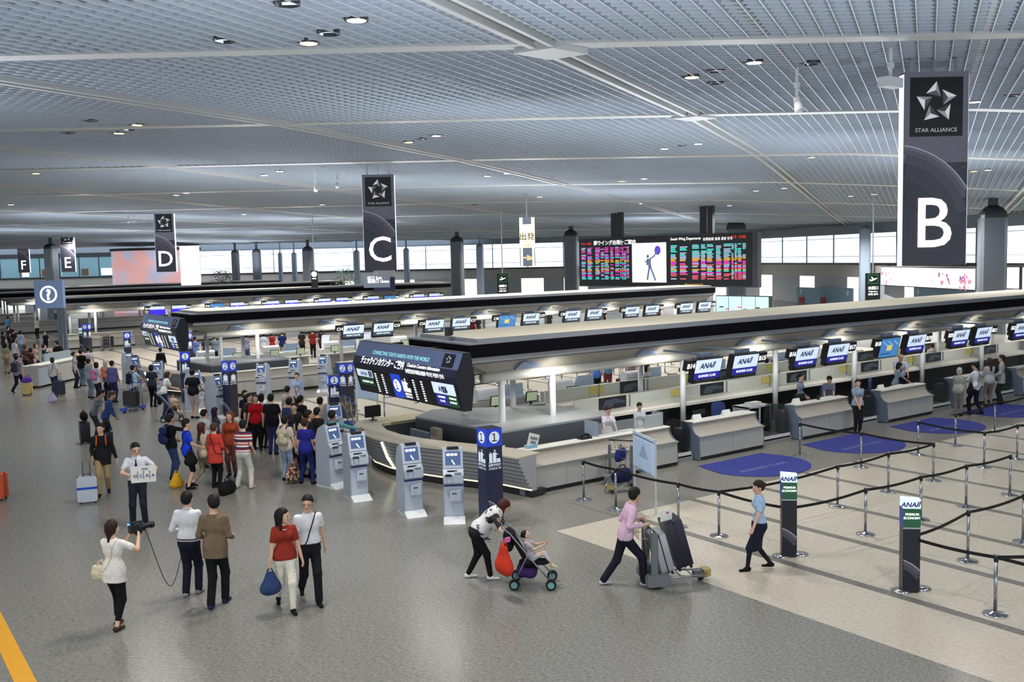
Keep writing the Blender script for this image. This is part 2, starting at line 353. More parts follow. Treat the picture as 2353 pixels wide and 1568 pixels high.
for i in range(1, len(WL)-1):
    a, b = WL[i+1], WL[i]                     # left to right in the picture
    rz, L = frame((*a, 0), (*b, 0)); nm = i
    def put(mb, name, mats):
        o = mb.build(name, mats); o.location = (*a, 0); o.rotation_euler = (0, 0, rz); return struct(o)
    top = 9.2
    w = MB().box((0,0,2.8),(L,.25,3.98)).box((0,0,7.25 if i > 3 else 6.9),(L,.3,8.4), 1)
    k = 0.0
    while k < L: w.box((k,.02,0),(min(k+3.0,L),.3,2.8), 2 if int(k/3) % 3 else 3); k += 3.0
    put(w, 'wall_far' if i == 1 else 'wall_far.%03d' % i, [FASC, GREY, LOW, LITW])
    put(MB().box((-.1,-.12,3.98),(L,.3,4.16)), 'trim_%d' % (80+i), FASB)
    if i >= len(WL)-3:
        w = MB().box((0,.1,4.16),(L,.3,7.3)).box((0,.02,6.7),(L,.09,7.25),1)
        for q in range(int(L/2.6)): w.box((q*2.6,.04,4.16),(q*2.6+.08,.1,6.7), 1); w.box((q*2.6+.3,.07,4.3),(q*2.6+.3+.9*(q % 3),.1,5.2), 2 if q % 2 else 3)
        put(w, 'wall_left' if i == len(WL)-2 else 'wall_left.001', [TEAL, DARK, LITW, BROWN]); continue
    f = MB(); n = max(2, int(L/4.6))
    for j in range(n+1): x = L*j/n; f.box((x-.045,.05,4.16),(x+.045,.15,7.25))
    f.box((0,.05,4.75),(L,.12,4.80)).box((0,.02,7.1),(L,.2,7.3)).box((0,.05,6.5),(L,.1,6.55))
    o = put(f, 'window_%d' % nm, WFR); g = MB().box((0,.1,4.16),(L,.12,7.2)).build('glass', GLS, o)
# lower details on the right-hand wall: shutters 7 8 9 and doorways
def wall_item(x0, x1, yt, yb, d0, d1, name, label, cat, group=None, th=.12):
    a, b = deep(x0, yt, d0), deep(x1, yt, d1); z1 = (a.z+b.z)/2; z0 = (deep(x0, yb, d0).z+deep(x1, yb, d1).z)/2
    rz, L = frame(a.xy.to_3d(), b.xy.to_3d()); t = thing(name, label, cat, (a.x, a.y, z0), rz, group); return t, L, z1-z0
wd_ = lambda x: float(np.interp(x, [905,1295,1745,2242,2353], [124,116,109,74.5,68.5]))
for x0, x1, n in ((1830,1880,'7'),(1880,1960,'8'),(2100,2240,'9')):
    t, L, h = wall_item(x0, x1, 661, 700, wd_(x0)-1.6, wd_(x1)-1.6, 'roller_shutter', 'blue ribbed shutter with small number %s below the beige fascia' % n, 'shutter', 'blue shutters')
    MB().box((0,0,0),(L,.1,h)).build('shutter_panel', SHUT, t)
    MB().text(n, (.8 if n != '8' else L-.8, -.03, h-.75), (1,0,0), (0,0,1), .5, 0, .01).build('number', PAPER, t)
    MB().box((.5,-.04,h-1.9),(1.4,-.02,h-1.0)).build('notice', mat('red_notice', (150,40,60), .6), t)
t, L, h = wall_item(2025, 2243, 614, 662, wd_(2025)-2.4, wd_(2243)-2.4, 'advertising_screen', 'long glowing white and pink advertising screen high on the right wall', 'screen')
ADW = mat('advert_white', (255,252,250), .4, emit=1.3); ADP = mat('advert_pink', (205,130,150), .4, emit=.8); ADV = mat('advert_violet', (150,110,160), .4, emit=.6)
MB().box((0,.0,0),(L,.3,h)).build('housing', DARK, t)
m_ = MB().box((.1,-.04,.08),(L-.1,-.01,h-.08), 0); rnd = random.Random(3)
for k in range(46):
    x = rnd.choice([rnd.uniform(.2,2.2), rnd.uniform(L*.58,L*.8), rnd.uniform(L*.85,L-.6)]); z = rnd.uniform(.15,h-.5); s_ = rnd.uniform(.06,.26)
    m_.prism([(x+s_*rnd.uniform(.4,1)*math.cos(a*1.05), z+s_*rnd.uniform(.5,1.2)*math.sin(a*1.05)) for a in range(6)], -.06, -.045, 1, rnd.choice([1,1,2]))
m_.build('picture', [ADW, ADP, ADV], t)
t, L, h = wall_item(2313, 2345, 612, 666, 67, 66, 'wall_screen', 'bright white panel beside the thick column at the right edge', 'screen')
MB().box((0,0,0),(L,.2,h)).build('housing', DARK, t); MB().box((.08,-.03,.08),(L-.08,-.01,h-.08)).build('picture', ADW, t)
# ---- columns
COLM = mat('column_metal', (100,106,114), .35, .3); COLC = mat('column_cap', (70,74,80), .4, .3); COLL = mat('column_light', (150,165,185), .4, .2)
def column(x, w_px, d, ytop, light=False, name='column'):
    p = deep(x, 600, d); w = w_px*d/F/2; zt = deep(x, ytop+ w_px*.42, d).z; zn = deep(x, ytop, d).z
    rot = AZ-math.pi/2+math.radians(28); m = MB(); c = [(w*1.0*math.cos(a), w*1.0*math.sin(a)) for a in [math.radians(q) for q in (8,82,98,172,188,262,278,352)]]
    m.prism(c, 0, zt, 2, 0)
    k = [1, .97, .88, .7, .42, .32]; zz = [zt + (zn-zt)*q for q in (0, .25, .5, .75, .92, 1)]
    vs = [(px*s_, py*s_, z) for s_, z in zip(k, zz) for px, py in c]; n = 8
    m.add(vs, [(i*n+j, i*n+(j+1) % n, (i+1)*n+(j+1) % n, (i+1)*n+j) for i in range(5) for j in range(n)], 1)
    m.cyl((0,0,zn-.05),(0,0,ch(Vector((p.x,p.y,0)).dot(FH), Vector((p.x,p.y,0)).dot(R0))+.1), w*.3, 10, 1)
    o = m.build(name, [COLL if light else COLM, COLC if not light else COLL]); o.location = (p.x, p.y, 0); o.rotation_euler = (0,0,rot); return struct(o)
for a in ((2279,70,60,472),(1692,54,92,505),(1313,36,98,528),(1051,32,104,543),(708,26,113,566),(590,20,116,572),(541,18,118,574),(118,30,100,560)): column(*a)
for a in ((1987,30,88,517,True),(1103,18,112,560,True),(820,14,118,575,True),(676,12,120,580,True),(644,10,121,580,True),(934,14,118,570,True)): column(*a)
# ---- pink lit drum and things on the upper level at the far left
p = deep(360, 600, 116); r_ = 96*116/F
PK = mat('pink_lit_wall', (235,205,215), .5, emit=.55); nt = PK.node_tree  # pink light falling on the wall is put into its colour and glow
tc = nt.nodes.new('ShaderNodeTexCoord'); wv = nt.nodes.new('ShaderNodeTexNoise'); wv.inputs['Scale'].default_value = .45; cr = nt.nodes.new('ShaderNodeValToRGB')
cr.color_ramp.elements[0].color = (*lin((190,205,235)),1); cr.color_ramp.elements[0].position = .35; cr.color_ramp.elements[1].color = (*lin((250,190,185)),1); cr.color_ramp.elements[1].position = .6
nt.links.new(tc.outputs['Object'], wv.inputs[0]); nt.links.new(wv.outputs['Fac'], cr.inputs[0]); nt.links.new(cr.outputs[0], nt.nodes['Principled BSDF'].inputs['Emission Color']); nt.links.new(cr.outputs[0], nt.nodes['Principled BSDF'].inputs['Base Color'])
t = thing('exhibition_drum', 'round pink-lit wall drum on the upper level behind the D banner', 'drum', (p.x, p.y, 0))
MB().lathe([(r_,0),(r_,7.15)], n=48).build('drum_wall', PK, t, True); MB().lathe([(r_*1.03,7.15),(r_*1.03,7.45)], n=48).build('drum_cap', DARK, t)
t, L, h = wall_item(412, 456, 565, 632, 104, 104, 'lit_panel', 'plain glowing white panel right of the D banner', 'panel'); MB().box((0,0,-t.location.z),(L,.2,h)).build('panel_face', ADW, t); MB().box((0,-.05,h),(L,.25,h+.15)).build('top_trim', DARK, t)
# ================================================================ island canopies
CANW = mat('canopy_cream_top', (236,228,204), .6); CANB = mat('canopy_black_band', (12,11,18), .8, spec=.1); wave_bump(CANB, 3.2, 'X', .5)
CANL = mat('canopy_silver', (168,170,174), .35, .2); CANS = mat('canopy_soffit', (176,170,158), .55); CANE = mat('canopy_step', (140,144,152), .6)
TUB = mat('beam_ivory', (232,232,222), .4); WDG = mat('soffit_glint', (150,170,200), .3, .3)  # WDG: blue glint of the folded soffit panels, put into their colour
LEN, DEP = 31.85, 2.9
def canopy():
    t = thing('counter_canopy', '', 'canopy')
    MB().box((.32,.07,3.34),(LEN-.3,DEP-.1,3.43), 1).box((.33,.08,3.425),(LEN-.31,DEP-.11,3.435), 0).box((0,0,3.30),(LEN,DEP,3.34), 1).build('roof_deck', [CANW, CANE], t)
    MB().box((.02,-.01,2.98),(LEN-.02,DEP+.01,3.30)).build('black_band', CANB, t)
    MB().box((.06,.06,2.84),(LEN-.06,DEP-.06,2.97)).box((.12,.12,2.8),(LEN-.12,DEP-.12,3.0),1).build('silver_lip', [CANL, DARK], t)
    s = MB(); prof = [(.1,2.82),(.5,2.5),(DEP-.5,2.5),(DEP-.1,2.82)]
    s.prism([(y,z) for y,z in prof], .9, LEN-.3, 0, 0)
    s.add([(.12,.1,2.82),(.12,DEP-.1,2.82),(.9,.5,2.5),(.9,DEP-.5,2.5),(.9,.1,2.82),(.9,DEP-.1,2.82)], [(0,1,3,2),(0,2,4),(1,5,3)], 0)
    s.build('soffit', CANS, t)
    k = 1.7
    while k < LEN-2: MB().add([(k,.16,2.76),(k+.25,.17,2.76),(k+.8,.36,2.60),(k-.08,.40,2.56),(k,.08,2.74),(k+.78,.32,2.56),(k-.08,.33,2.53)], [(0,1,2,3),(4,6,5),(0,4,1),(4,5,2,1),(0,3,6,4)]).build('glint_wedge', WDG, t); k += 4.2
    MB().tube([(.75,.55,2.38),(1.3,.55,2.38),(LEN-.5,.55,2.38)], .13, 12).build('tube_beam', TUB, t, True)
    MB().tube([(.75,DEP-.55,2.38),(LEN-.5,DEP-.55,2.38)], .13, 12).build('tube_beam', TUB, t, True)
    for k, x in enumerate([1.35, 3.0, 7.9, 12.1, 16.3, 20.5, 24.7, 28.9]):
        for y in (.55, DEP-.55): MB().cyl((x,y,0),(x,y,2.42), .085, 14).build('post', WHITE, t, True)
    return t
cn = canopy()
CL = ['nearest and lowest in the picture, over the business class counters', 'second from the viewer, over the row lettered C', 'third from the viewer, over the counters with blue screens', 'fourth from the viewer, a thin dark line far back', 'farthest of the thin dark canopy lines']
for i, y in enumerate(ISL):
    lab = 'long black edged check-in canopy, ' + CL[i]
    if i == 0: cn.location = (IX0, y, 0); cn['label'] = lab; cn['group'] = 'check-in canopies'
    else: dup(cn, (IX0, y, 0), 0, lab)
MB_ = MB().cyl((0,0,0),(0,0,.22), .09, 14).box((-.07,-.12,.02),(.07,-.08,.2),1)
o = MB_.build('camera_dome', [DARK, BLACK]); o.location = at(1030,772,3.47); tag(o, 'small dark sensor standing on the cream top of the nearest canopy', 'sensor')
# ================================================================ banners
STG = [mat('star_light', (225,225,228), .4, emit=.35), mat('star_mid', (160,160,165), .4, emit=.2), mat('star_dark', (85,85,92), .4, emit=.05)]
BNF = mat('banner_face', (46,46,58), .35, emit=.25); BNT = mat('banner_face_top', (98,96,110), .35, emit=.3); BNK = mat('banner_black', (8,8,12), .35)
BNW = mat('banner_white', (255,255,255), .5, emit=1.6); STRIP = mat('light_strip', (225,235,255), .4, emit=1.1); BNE = mat('banner_edge', (150,155,170), .4, .4)
PL = [mat('planet_%d' % k, c, .4, emit=.25) for k, c in enumerate([(190,186,198),(104,101,116),(86,83,98),(72,70,84),(60,59,72),(50,50,63)])]
def star(mb, c, x, y, r, m0, lift):
    c, x, y = Vector(c), Vector(x), Vector(y); n = x.cross(y)
    for k in range(5):
        a = -k*2*math.pi/5
        def P_(u, v, h=0): return c + x*((u*math.cos(a)-v*math.sin(a))*r) + y*((u*math.sin(a)+v*math.cos(a))*r) + n*(h+lift)
        A, B, C_, D = P_(0,1), P_(-.50,.44), P_(.20,.27), P_(-.06,.57,.04*r)
        mb.add([A,B,D], [(0,1,2)], m0); mb.add([B,C_,D], [(0,1,2)], m0+2); mb.add([C_,A,D], [(0,1,2)], m0+1)
def arcs(mb, cx, cz, rr, x0, x1, z0, z1, y, m0, bands):
    # concentric printed arcs clipped to the rectangle
    for (r0, r1, m) in bands:
        n = 150
        for i in range(n):
            a, b = math.pi*i/n*.6+.0, math.pi*(i+1)/n*.6+.0
            q = [(cx+r*math.cos(t), cz+r*math.sin(t)) for r, t in ((r0*rr,a),(r1*rr,a),(r1*rr,b),(r0*rr,b))]
            if all(x0 <= u <= x1 and z0 <= v <= z1 for u, v in q): mb.add([(u, y, v) for u, v in q], [(0,1,2,3)], m0+m)
def banner(letter, x, y0, h, lab):
    HT, WD, TK = 4.3, 1.5, .26
    d = F*HT/h; a = deep(x, y0+h, d); t = thing('hanging_banner', lab, 'banner', a, rz_of(0), 'tall letter banners')
    hw = WD/2
    MB().box((-hw+.03,-TK/2,0),(hw-.03,TK/2,HT)).build('banner_body', BNF, t)
    MB().box((-hw+.018,-TK/2+.01,0),(-hw+.03,TK/2-.01,HT-.04)).build('light_strip', STRIP, t); MB().box((hw-.03,-TK/2+.01,0),(hw-.018,TK/2-.01,HT-.04)).build('light_strip', STRIP, t)
    f = -TK/2; g = MB().box((-hw+.03,f-.006,HT-2.0),(hw-.03,f,HT), 1).box((-hw+.16,f-.014,HT-1.42),(hw-.16,f-.006,HT-.12), 2)
    g.box((-hw+.03,f-.004,HT-2.5),(hw-.03,f,HT-2.0), 9)
    star(g, (0,f-.016,HT-.68), (1,0,0), (0,0,1), .47, 5, .0)
    g.text('STAR ALLIANCE', (0,f-.016,HT-1.32), (1,0,0), (0,0,1), .085, 3, .012, w=.94)
    g2 = [(.99,1.0,0),(.955,.99,1),(.90,.955,2),(.80,.90,3),(.62,.80,4),(.4,.62,5)]
    arcs(g, -1.0, .74, 1.98, -hw+.03, hw-.03, .9, HT-1.44, f-.010, 10, g2)
    for q in range(3): g.add([(hw-.03,f-.009,HT-1.62-q*.22),(hw-.03,f-.009,HT-1.635-q*.22),(.25-.1*q,f-.009,HT-1.99-q*.2),(.25-.1*q,f-.009,HT-1.98-q*.2)], [(0,1,2,3)], 12)
    g.build('printed_face', [BNF, BNT, BNK, PAPER, BNW, *STG, BNE, BNF, *PL], t)
    MB().text(letter, (0,f-.02,.42), (1,0,0), (0,0,1), 1.12, 0, .004).build('letter', BNW, t)
    for k in (-.5, 0, .5): MB().cyl((k,0,HT),(k,0,HT+max(.3, ch(a.dot(FH))-a.z-HT+.1)), .055 if k else .03, 10).build('hanger', STEEL, t)
for q in (('B',2140,176,434,'largest dark banner with letter B and a star emblem, right of the picture'),('C',876,404,218,'dark banner with letter C and a star emblem, above the black canopy'),('D',384,490,135,'dark banner with letter D in front of the pink glowing wall'),
          ('E',159,530,95,'small dark banner with letter E right of the dark far column'),('F',57,548,79,'smallest full banner, letter F, near the left edge')): banner(*q)
banner('G', -7, 560, 68, 'banner cut off by the left edge of the photo')
# ================================================================ other signs
def panel_sign(x0, x1, yt, yb, d0, d1, name, label, cat, th=.12): return wall_item(x0, x1, yt, yb, d0, d1, name, label, cat)
DB_ = mat('board_black', (26,28,34), .4); SCR = [mat('led_'+n, c, .5, emit=e) for n, c, e in (('cyan',(70,215,205),.65),('magenta',(225,60,190),.7),('amber',(235,175,60),.6),('orange',(215,90,110),.6),('white',(170,190,215),.6),('red',(230,50,40),1.2))]
t, L, h = wall_item(1329, 1741, 541, 660, 81, 69, 'departure_board', 'huge black flight departure board with coloured rows hanging from the ceiling', 'departure board')
MB().box((0,0,0),(L,.5,h)).build('housing', mat('board_grey', (70,74,84), .4), t)
b = MB(); b.box((.1,-.02,.1),(L-.45,0,h-.05), 0); rnd = random.Random(5)
for (xa, xb2, top) in ((.35, L*.315, h-.8), (L*.555, L-.95, h-.8)):
    cols = [0,.13,.3,.42,.5,.62,.72,.82,.86,.9,.96]; wdt = [.09,.1,.1,.07,.09,.07,.09,.03,.03,.05,.05]
    for r in range(23):
        z = top-.03-r*(h-1.35)/23; c = rnd.choice([0,0,1,1,1,2,3,4] if xa < 1 else ([0,0,0,0,4] if r < 10 else [3,1,1,1,4,0]))
        if r in (9, 10, 16): c = 2
        for q, wq in zip(cols, wdt):
            if rnd.random() < .85: b.box((xa+q*(xb2-xa),-.04,z-.05),(xa+min(1,q+wq*rnd.uniform(.7,1.1))*(xb2-xa),-.021,z+.035), 1+(c if rnd.random() < .85 else 4))
        b.box((xa,-.035,z-.11),(xb2,-.021,z-.095), 7)
b.build('flight_rows', [DB_, *SCR, mat('row_line', (46,60,64), .5)], t)
b = MB(); b.text('南ウイング出発便ご案内', (L*.10,-.04,h-.58), (1,0,0), (0,0,1), .28, 0, .01, 0).text('South Wing Departures', (L*.555,-.04,h-.42), (1,0,0), (0,0,1), .2, 0, .0, 0).text('出発航班 信息 출발 안내', (L*.73,-.04,h-.5), (1,0,0), (0,0,1), .17, 0, 0, 0)
b.text('9:15  16:02', (.35,-.04,h-.55), (1,0,0), (0,0,1), .17, 1, .01, 0).text('9:15  15:02', (L*.87,-.04,h-.42), (1,0,0), (0,0,1), .2, 1, .01, 0).text('Please proceed to the', (L*.68,-.04,.16), (1,0,0), (0,0,1), .13, 2, 0, .5).build('board_text', [BNW, SCR[5], SCR[2]], t)
b = MB().box((L*.335,-.05,.35),(L*.53,-.02,h-.55), 0); c0 = L*.43
b.tube([(c0-.1,-.06,.55),(c0+.1,-.06,1.5),(c0+.1,-.06,2.2)], .08, 6, 1).tube([(c0+.7,-.06,.5),(c0+.25,-.06,1.5),(c0+.1,-.06,2.2)], .08, 6, 1).tube([(c0+.1,-.06,2.2),(c0+.05,-.06,1.7)], .2, 6, 1)
b.tube([(c0+.1,-.06,2.15),(c0+.55,-.06,2.4),(c0+.85,-.06,2.75)], .06, 6, 1).tube([(c0,-.06,2.1),(c0-.3,-.06,1.95)], .06, 6, 1).ball((c0-.05,-.06,2.4), (.12,.02,.14), 1).ball((c0+.9,-.06,2.85), (.3,.02,.36), 2)
b.build('poster', [mat('poster_white', (250,250,255), .4, emit=1.1), mat('poster_figure', (110,125,165), .5, emit=.3), mat('poster_violet', (90,70,200), .5, emit=.8)], t)
for u in (.215, .255, .72, .76): MB().box((L*u-.22,.1,h),(L*u+.22,.4,h+2.2)).build('hanging_post', DARK, t)
# yellow departures pylon
t, L, h = wall_item(1193, 1228, 500, 612, 60, 60, 'hanging_sign', 'tall yellow and white lit sign with an arrow, hanging left of the departures board', 'sign')
YL = mat('sign_lit_yellow', (255,240,200), .5, emit=1.3); SGB = mat('sign_blue_grey', (120,132,150), .5, emit=.3); AR = mat('sign_arrow', (240,215,160), .5, emit=.8); OL = mat('sign_olive', (105,90,40), .5)
b = MB().box((0,0,h*.38),(L,.15,h), 0).box((0,0,0),(L,.15,h*.38), 1).box((.05,-.01,0),(.18,-.0,h), 0).box((L-.18,-.01,0),(L-.05,0,h), 0).box((.2,-.02,h*.86),(L-.2,-.005,h), 1)
b.text('出発', (L/2,-.02,h*.55), (1,0,0), (0,0,1), .34, 3, .015).text('Departures', (L/2,-.02,h*.49), (1,0,0), (0,0,1), .08, 3).text('出发 출발', (L/2,-.02,h*.41), (1,0,0), (0,0,1), .11, 3)
b.text('→', (L/2,-.02,h*.13), (1,0,0), (0,0,1), .3, 2, .05, w=.62).build('sign_face', [YL, SGB, AR, OL], t); MB().cyl((L/2,.07,h),(L/2,.07,h+2), .05).build('hanger', STEEL, t)
EXG = mat('exit_green', (40,140,80), .5, emit=.5); BKL = mat('sign_dark', (24,28,30), .4)
def plane_icon(mb, c, r, m, y=-.03):
    P_ = [(-.9,-.15),(-.55,-.25),(-.1,-.05),(.35,.1),(.8,.35),(1,.55),(.85,.65),(.5,.5),(.25,.42),(-.45,.95),(-.6,.9),(-.2,.3),(-.6,.12),(-.8,.35),(-.95,.3)]
    mb.prism([(c[0]+a*r, c[1]+b*r) for a, b in P_], y, y+.012, 1, m)
for x0, x1, yt, yb, d, lab in ((1990,2023,628,692,60,'dark departures exit sign with a plane symbol beside the advertising screen'),(1142,1167,629,682,75,'dark exit sign with a plane symbol below the yellow hanging sign')):
    t, L, h = wall_item(x0, x1, yt, yb, d, d, 'exit_sign', lab, 'sign')
    b = MB().box((0,0,0),(L,.15,h), 0).box((L*.15,-.015,h*.62),(L*.85,-.0,h*.95), 2).box((L*.19,-.02,h*.64),(L*.81,-.01,h*.93), 0); plane_icon(b, (L*.5,h*.74), L*.27, 1)
    b.text('出国口', (L/2,-.03,h*.42), (1,0,0), (0,0,1), L*.17, 1, .02).text('Departure', (L/2,-.03,h*.32), (1,0,0), (0,0,1), L*.1, 1, .01).text('出境 출국', (L/2,-.03,h*.21), (1,0,0), (0,0,1), L*.12, 1, .01)
    b.build('sign_face', [BKL, BNW, EXG], t); MB().cyl((L*.5,.07,h),(L*.5,.07,ch(t.location.dot(FH))-t.location.z+.15), .04).build('hanger', STEEL, t)
# large video wall behind island C
t, L, h = wall_item(1645, 1768, 680, 750, 61, 58, 'video_wall', 'pale cyan video wall of route maps beyond the end of the second canopy', 'screen')
b = MB().box((0,0,-1),(L,.3,h), 0).box((.05,-.02,.4),(L-.05,-.0,h-.05), 1)
for k in range(1, 4): b.box((L*k/4-.02,-.03,.4),(L*k/4+.02,-.01,h-.05), 2)
for k in range(7): b.box((.3+k*.45,-.035,h-.75-.12*(k % 3)),(.6+k*.45,-.02,h-.68-.12*(k % 3)), 3 if k % 2 else 4)
b.box((.1,-.03,.45),(L*.7,-.02,.75), 3).build('screen_face', [DARK, mat('screen_cyan', (185,235,240), .4, emit=1.0), WFR, mat('screen_red', (225,80,80), .4, emit=.8), DARK], t)
# question mark sign on its posts
t, L, h = wall_item(77, 142, 645, 709, 51.5, 51.5, 'information_sign', 'square blue-grey sign with a white question mark in a ring on two posts', 'sign')
IB = mat('info_blue', (112,136,172), .5, emit=.25)
MB().box((0,0,0),(L,.3,h)).build('sign_box', IB, t)
b = MB(); n = 40
for i in range(n):
    a, c_2 = 2*math.pi*i/n, 2*math.pi*(i+1)/n; q = h*.31; r2 = h*.245
    b.add([(L/2+q*math.cos(a),-.01,h/2+q*math.sin(a)),(L/2+q*math.cos(c_2),-.01,h/2+q*math.sin(c_2)),(L/2+r2*math.cos(c_2),-.01,h/2+r2*math.sin(c_2)),(L/2+r2*math.cos(a),-.01,h/2+r2*math.sin(a))], [(0,1,2,3)])
b.text('?', (L/2,-.015,h*.32), (1,0,0), (0,0,1), h*.36, 0, .04).build('question_mark', BNW, t)
for u in (.78, .96): MB().box((L*u-.08,.05,-(t.location.z)),(L*u+.08,.25,0)).build('post', mat('post_grey', (96,106,120), .4, .4), t)
# small signs by the far foliage
t, L, h = wall_item(835, 895, 632, 652, 72, 72, 'direction_sign', 'low blue-grey direction sign with white lines just below the C banner', 'sign')
MB().box((0,0,-.3),(L,.2,h), 0).text('出口 Exit', (.3,-.02,h*.5), (1,0,0), (0,0,1), .2, 1, .01, 0).text('搭乗口 Gates', (.3,-.02,h*.1), (1,0,0), (0,0,1), .2, 1, .01, 0).build('sign_face', [SGB, BNW], t); MB().cyl((L/2,.1,h),(L/2,.1,ch(t.location.dot(FH))-t.location.z+.15), .04).build('hanger', STEEL, t)
t, L, h = wall_item(858, 906, 622, 652, 76, 76, 'wall_display', 'dark and blue video panel directly behind the bottom of the C banner', 'screen')
MB().box((0,0,-.6),(L,.3,h*.5), 0).box((0,0,h*.5),(L,.3,h+.2), 1).build('panel_face', [mat('panel_navy', (30,40,70), .4, emit=.3), mat('panel_pale', (150,150,160), .4, emit=.3)], t); MB().cyl((L/2,.1,h),(L/2,.1,ch(t.location.dot(FH))-t.location.z+.15), .04).build('hanger', STEEL, t)
t, L, h = wall_item(714, 729, 622, 652, 70, 70, 'round_sign', 'narrow dark sign with a white disc left of the far green tree', 'sign')
MB().box((0,0,-.3),(L,.15,h), 0).lathe([(0,0),(.2,0)], n=3, m=0).ball((L/2,-.02,h*.72), (.2,.02,.2), 1).box((.1,-.02,h*.35),(L-.1,0,h*.42), 1).build('sign_face', [BKL, BNW], t); MB().cyl((L/2,.1,h),(L/2,.1,ch(t.location.dot(FH))-t.location.z+.15), .04).build('hanger', STEEL, t)
# far trees
LEAF = [mat('foliage_%d' % k, c, .7) for k, c in enumerate([(70,96,84),(100,128,108)])]
for (x, y0, y1, d, lab) in ((790,618,655,92,'green indoor tree behind the canopies, left of the C banner'),(510,622,650,100,'small green tree in the gap between far fascias below the D banner')):
    p = deep(x, y1, d); t = thing('indoor_tree', lab, 'tree', (p.x, p.y, 0)); zt = deep(x, y0, d).z
    MB().cyl((0,0,0),(0,0,zt-1), .12, 8).build('trunk', BROWN, t); m = MB(); rnd = random.Random(int(x))
    for k in range(700):
        r = rnd.random()**.5*1.25; a = rnd.uniform(0, 6.28); z = zt-rnd.uniform(0, 2.9); r *= .6+.4*math.sin((zt-z)/2.9*3.1); s_ = .09
        c = Vector((r*math.cos(a), r*math.sin(a), z)); u = Vector((rnd.uniform(-1,1), rnd.uniform(-1,1), rnd.uniform(-1,1))).normalized()*s_; v = u.orthogonal().normalized()*s_*.6
        m.add([c-u, c+v, c+u, c-v], [(0,1,2,3)], k % 2)
    m.build('foliage', LEAF, t)
# hanging ceiling spotlights
for x, y0, y1, k, lab in ((1831,158,235,.34,'white spotlight on a rod under the ceiling left of the B banner'),(725,396,432,.28,'tilted white spotlight hanging left of the C banner'),(774,385,424,.24,'second small spotlight on a rod just left of the C banner'),(295,485,508,.2,'small spotlight on a rod left of the D banner'),(307,483,505,.2,'small spotlight second left of the D banner'),(2046,112,190,.3,'boxed camera on a rod at the upper left corner of the B banner')):
    p = hitceil(x, y0); dd = (p-EYE).dot(FW); q = deep(x, y1, dd); t = thing('ceiling_spotlight', lab, 'spotlight', (q.x, q.y, q.z))
    ln = p.z-q.z+.15; MB().cyl((0,0,k*.4),(0,0,ln), .035*k/.3, 8).box((-.05,-.05,k),(.05,.05,k+.12)).build('rod', WHITE, t)
    if x == 2046: o = MB().box((-.28,-.12,-.1),(.28,.12,.1)).build('lamp_head', WHITE, t)
    else: o = MB().cyl((0,0,.16*k),(-.1*k,-.3*k,-.6*k), .22*k, 16, 0, .34*k).ball((0,0,.2*k), .25*k).build('lamp_head', WHITE, t, True)
# ================================================================ hanging counter displays
NAVY = mat('screen_navy', (40,44,150), .4, emit=.55); SWH = mat('screen_white', (205,222,240), .4, emit=.8); LOGO = mat('logo_navy', (30,44,110), .5); SGR = mat('screen_slate', (70,90,115), .4, emit=.4)
SBL = mat('screen_blue', (60,40,235), .4, emit=.9); NUMB = mat('number_white', (255,255,255), .5, emit=1.2); MAPB = mat('screen_map', (70,130,190), .4, emit=.7); MAPY = mat('screen_map_yellow', (220,200,110), .4, emit=.7)
def slab(mb, x0, z0, x1, z1, y, m, t=.006): return mb.box((x0,y-t,z0),(x1,y,z1), m)
def airline(mb, cx, z, h, y, m):       # wordmark with two leaning bars
    mb.text('ANA', (cx-h*.75,y,z), (1,0,0), (.25,0,1), h, m, .03)
    for k in (0, .36): mb.add([(cx+h*(.75+k),y,z),(cx+h*(1.0+k),y,z),(cx+h*(1.45+k),y,z+h*1.15),(cx+h*(1.2+k),y,z+h*1.15)], [(0,1,2,3)], m)
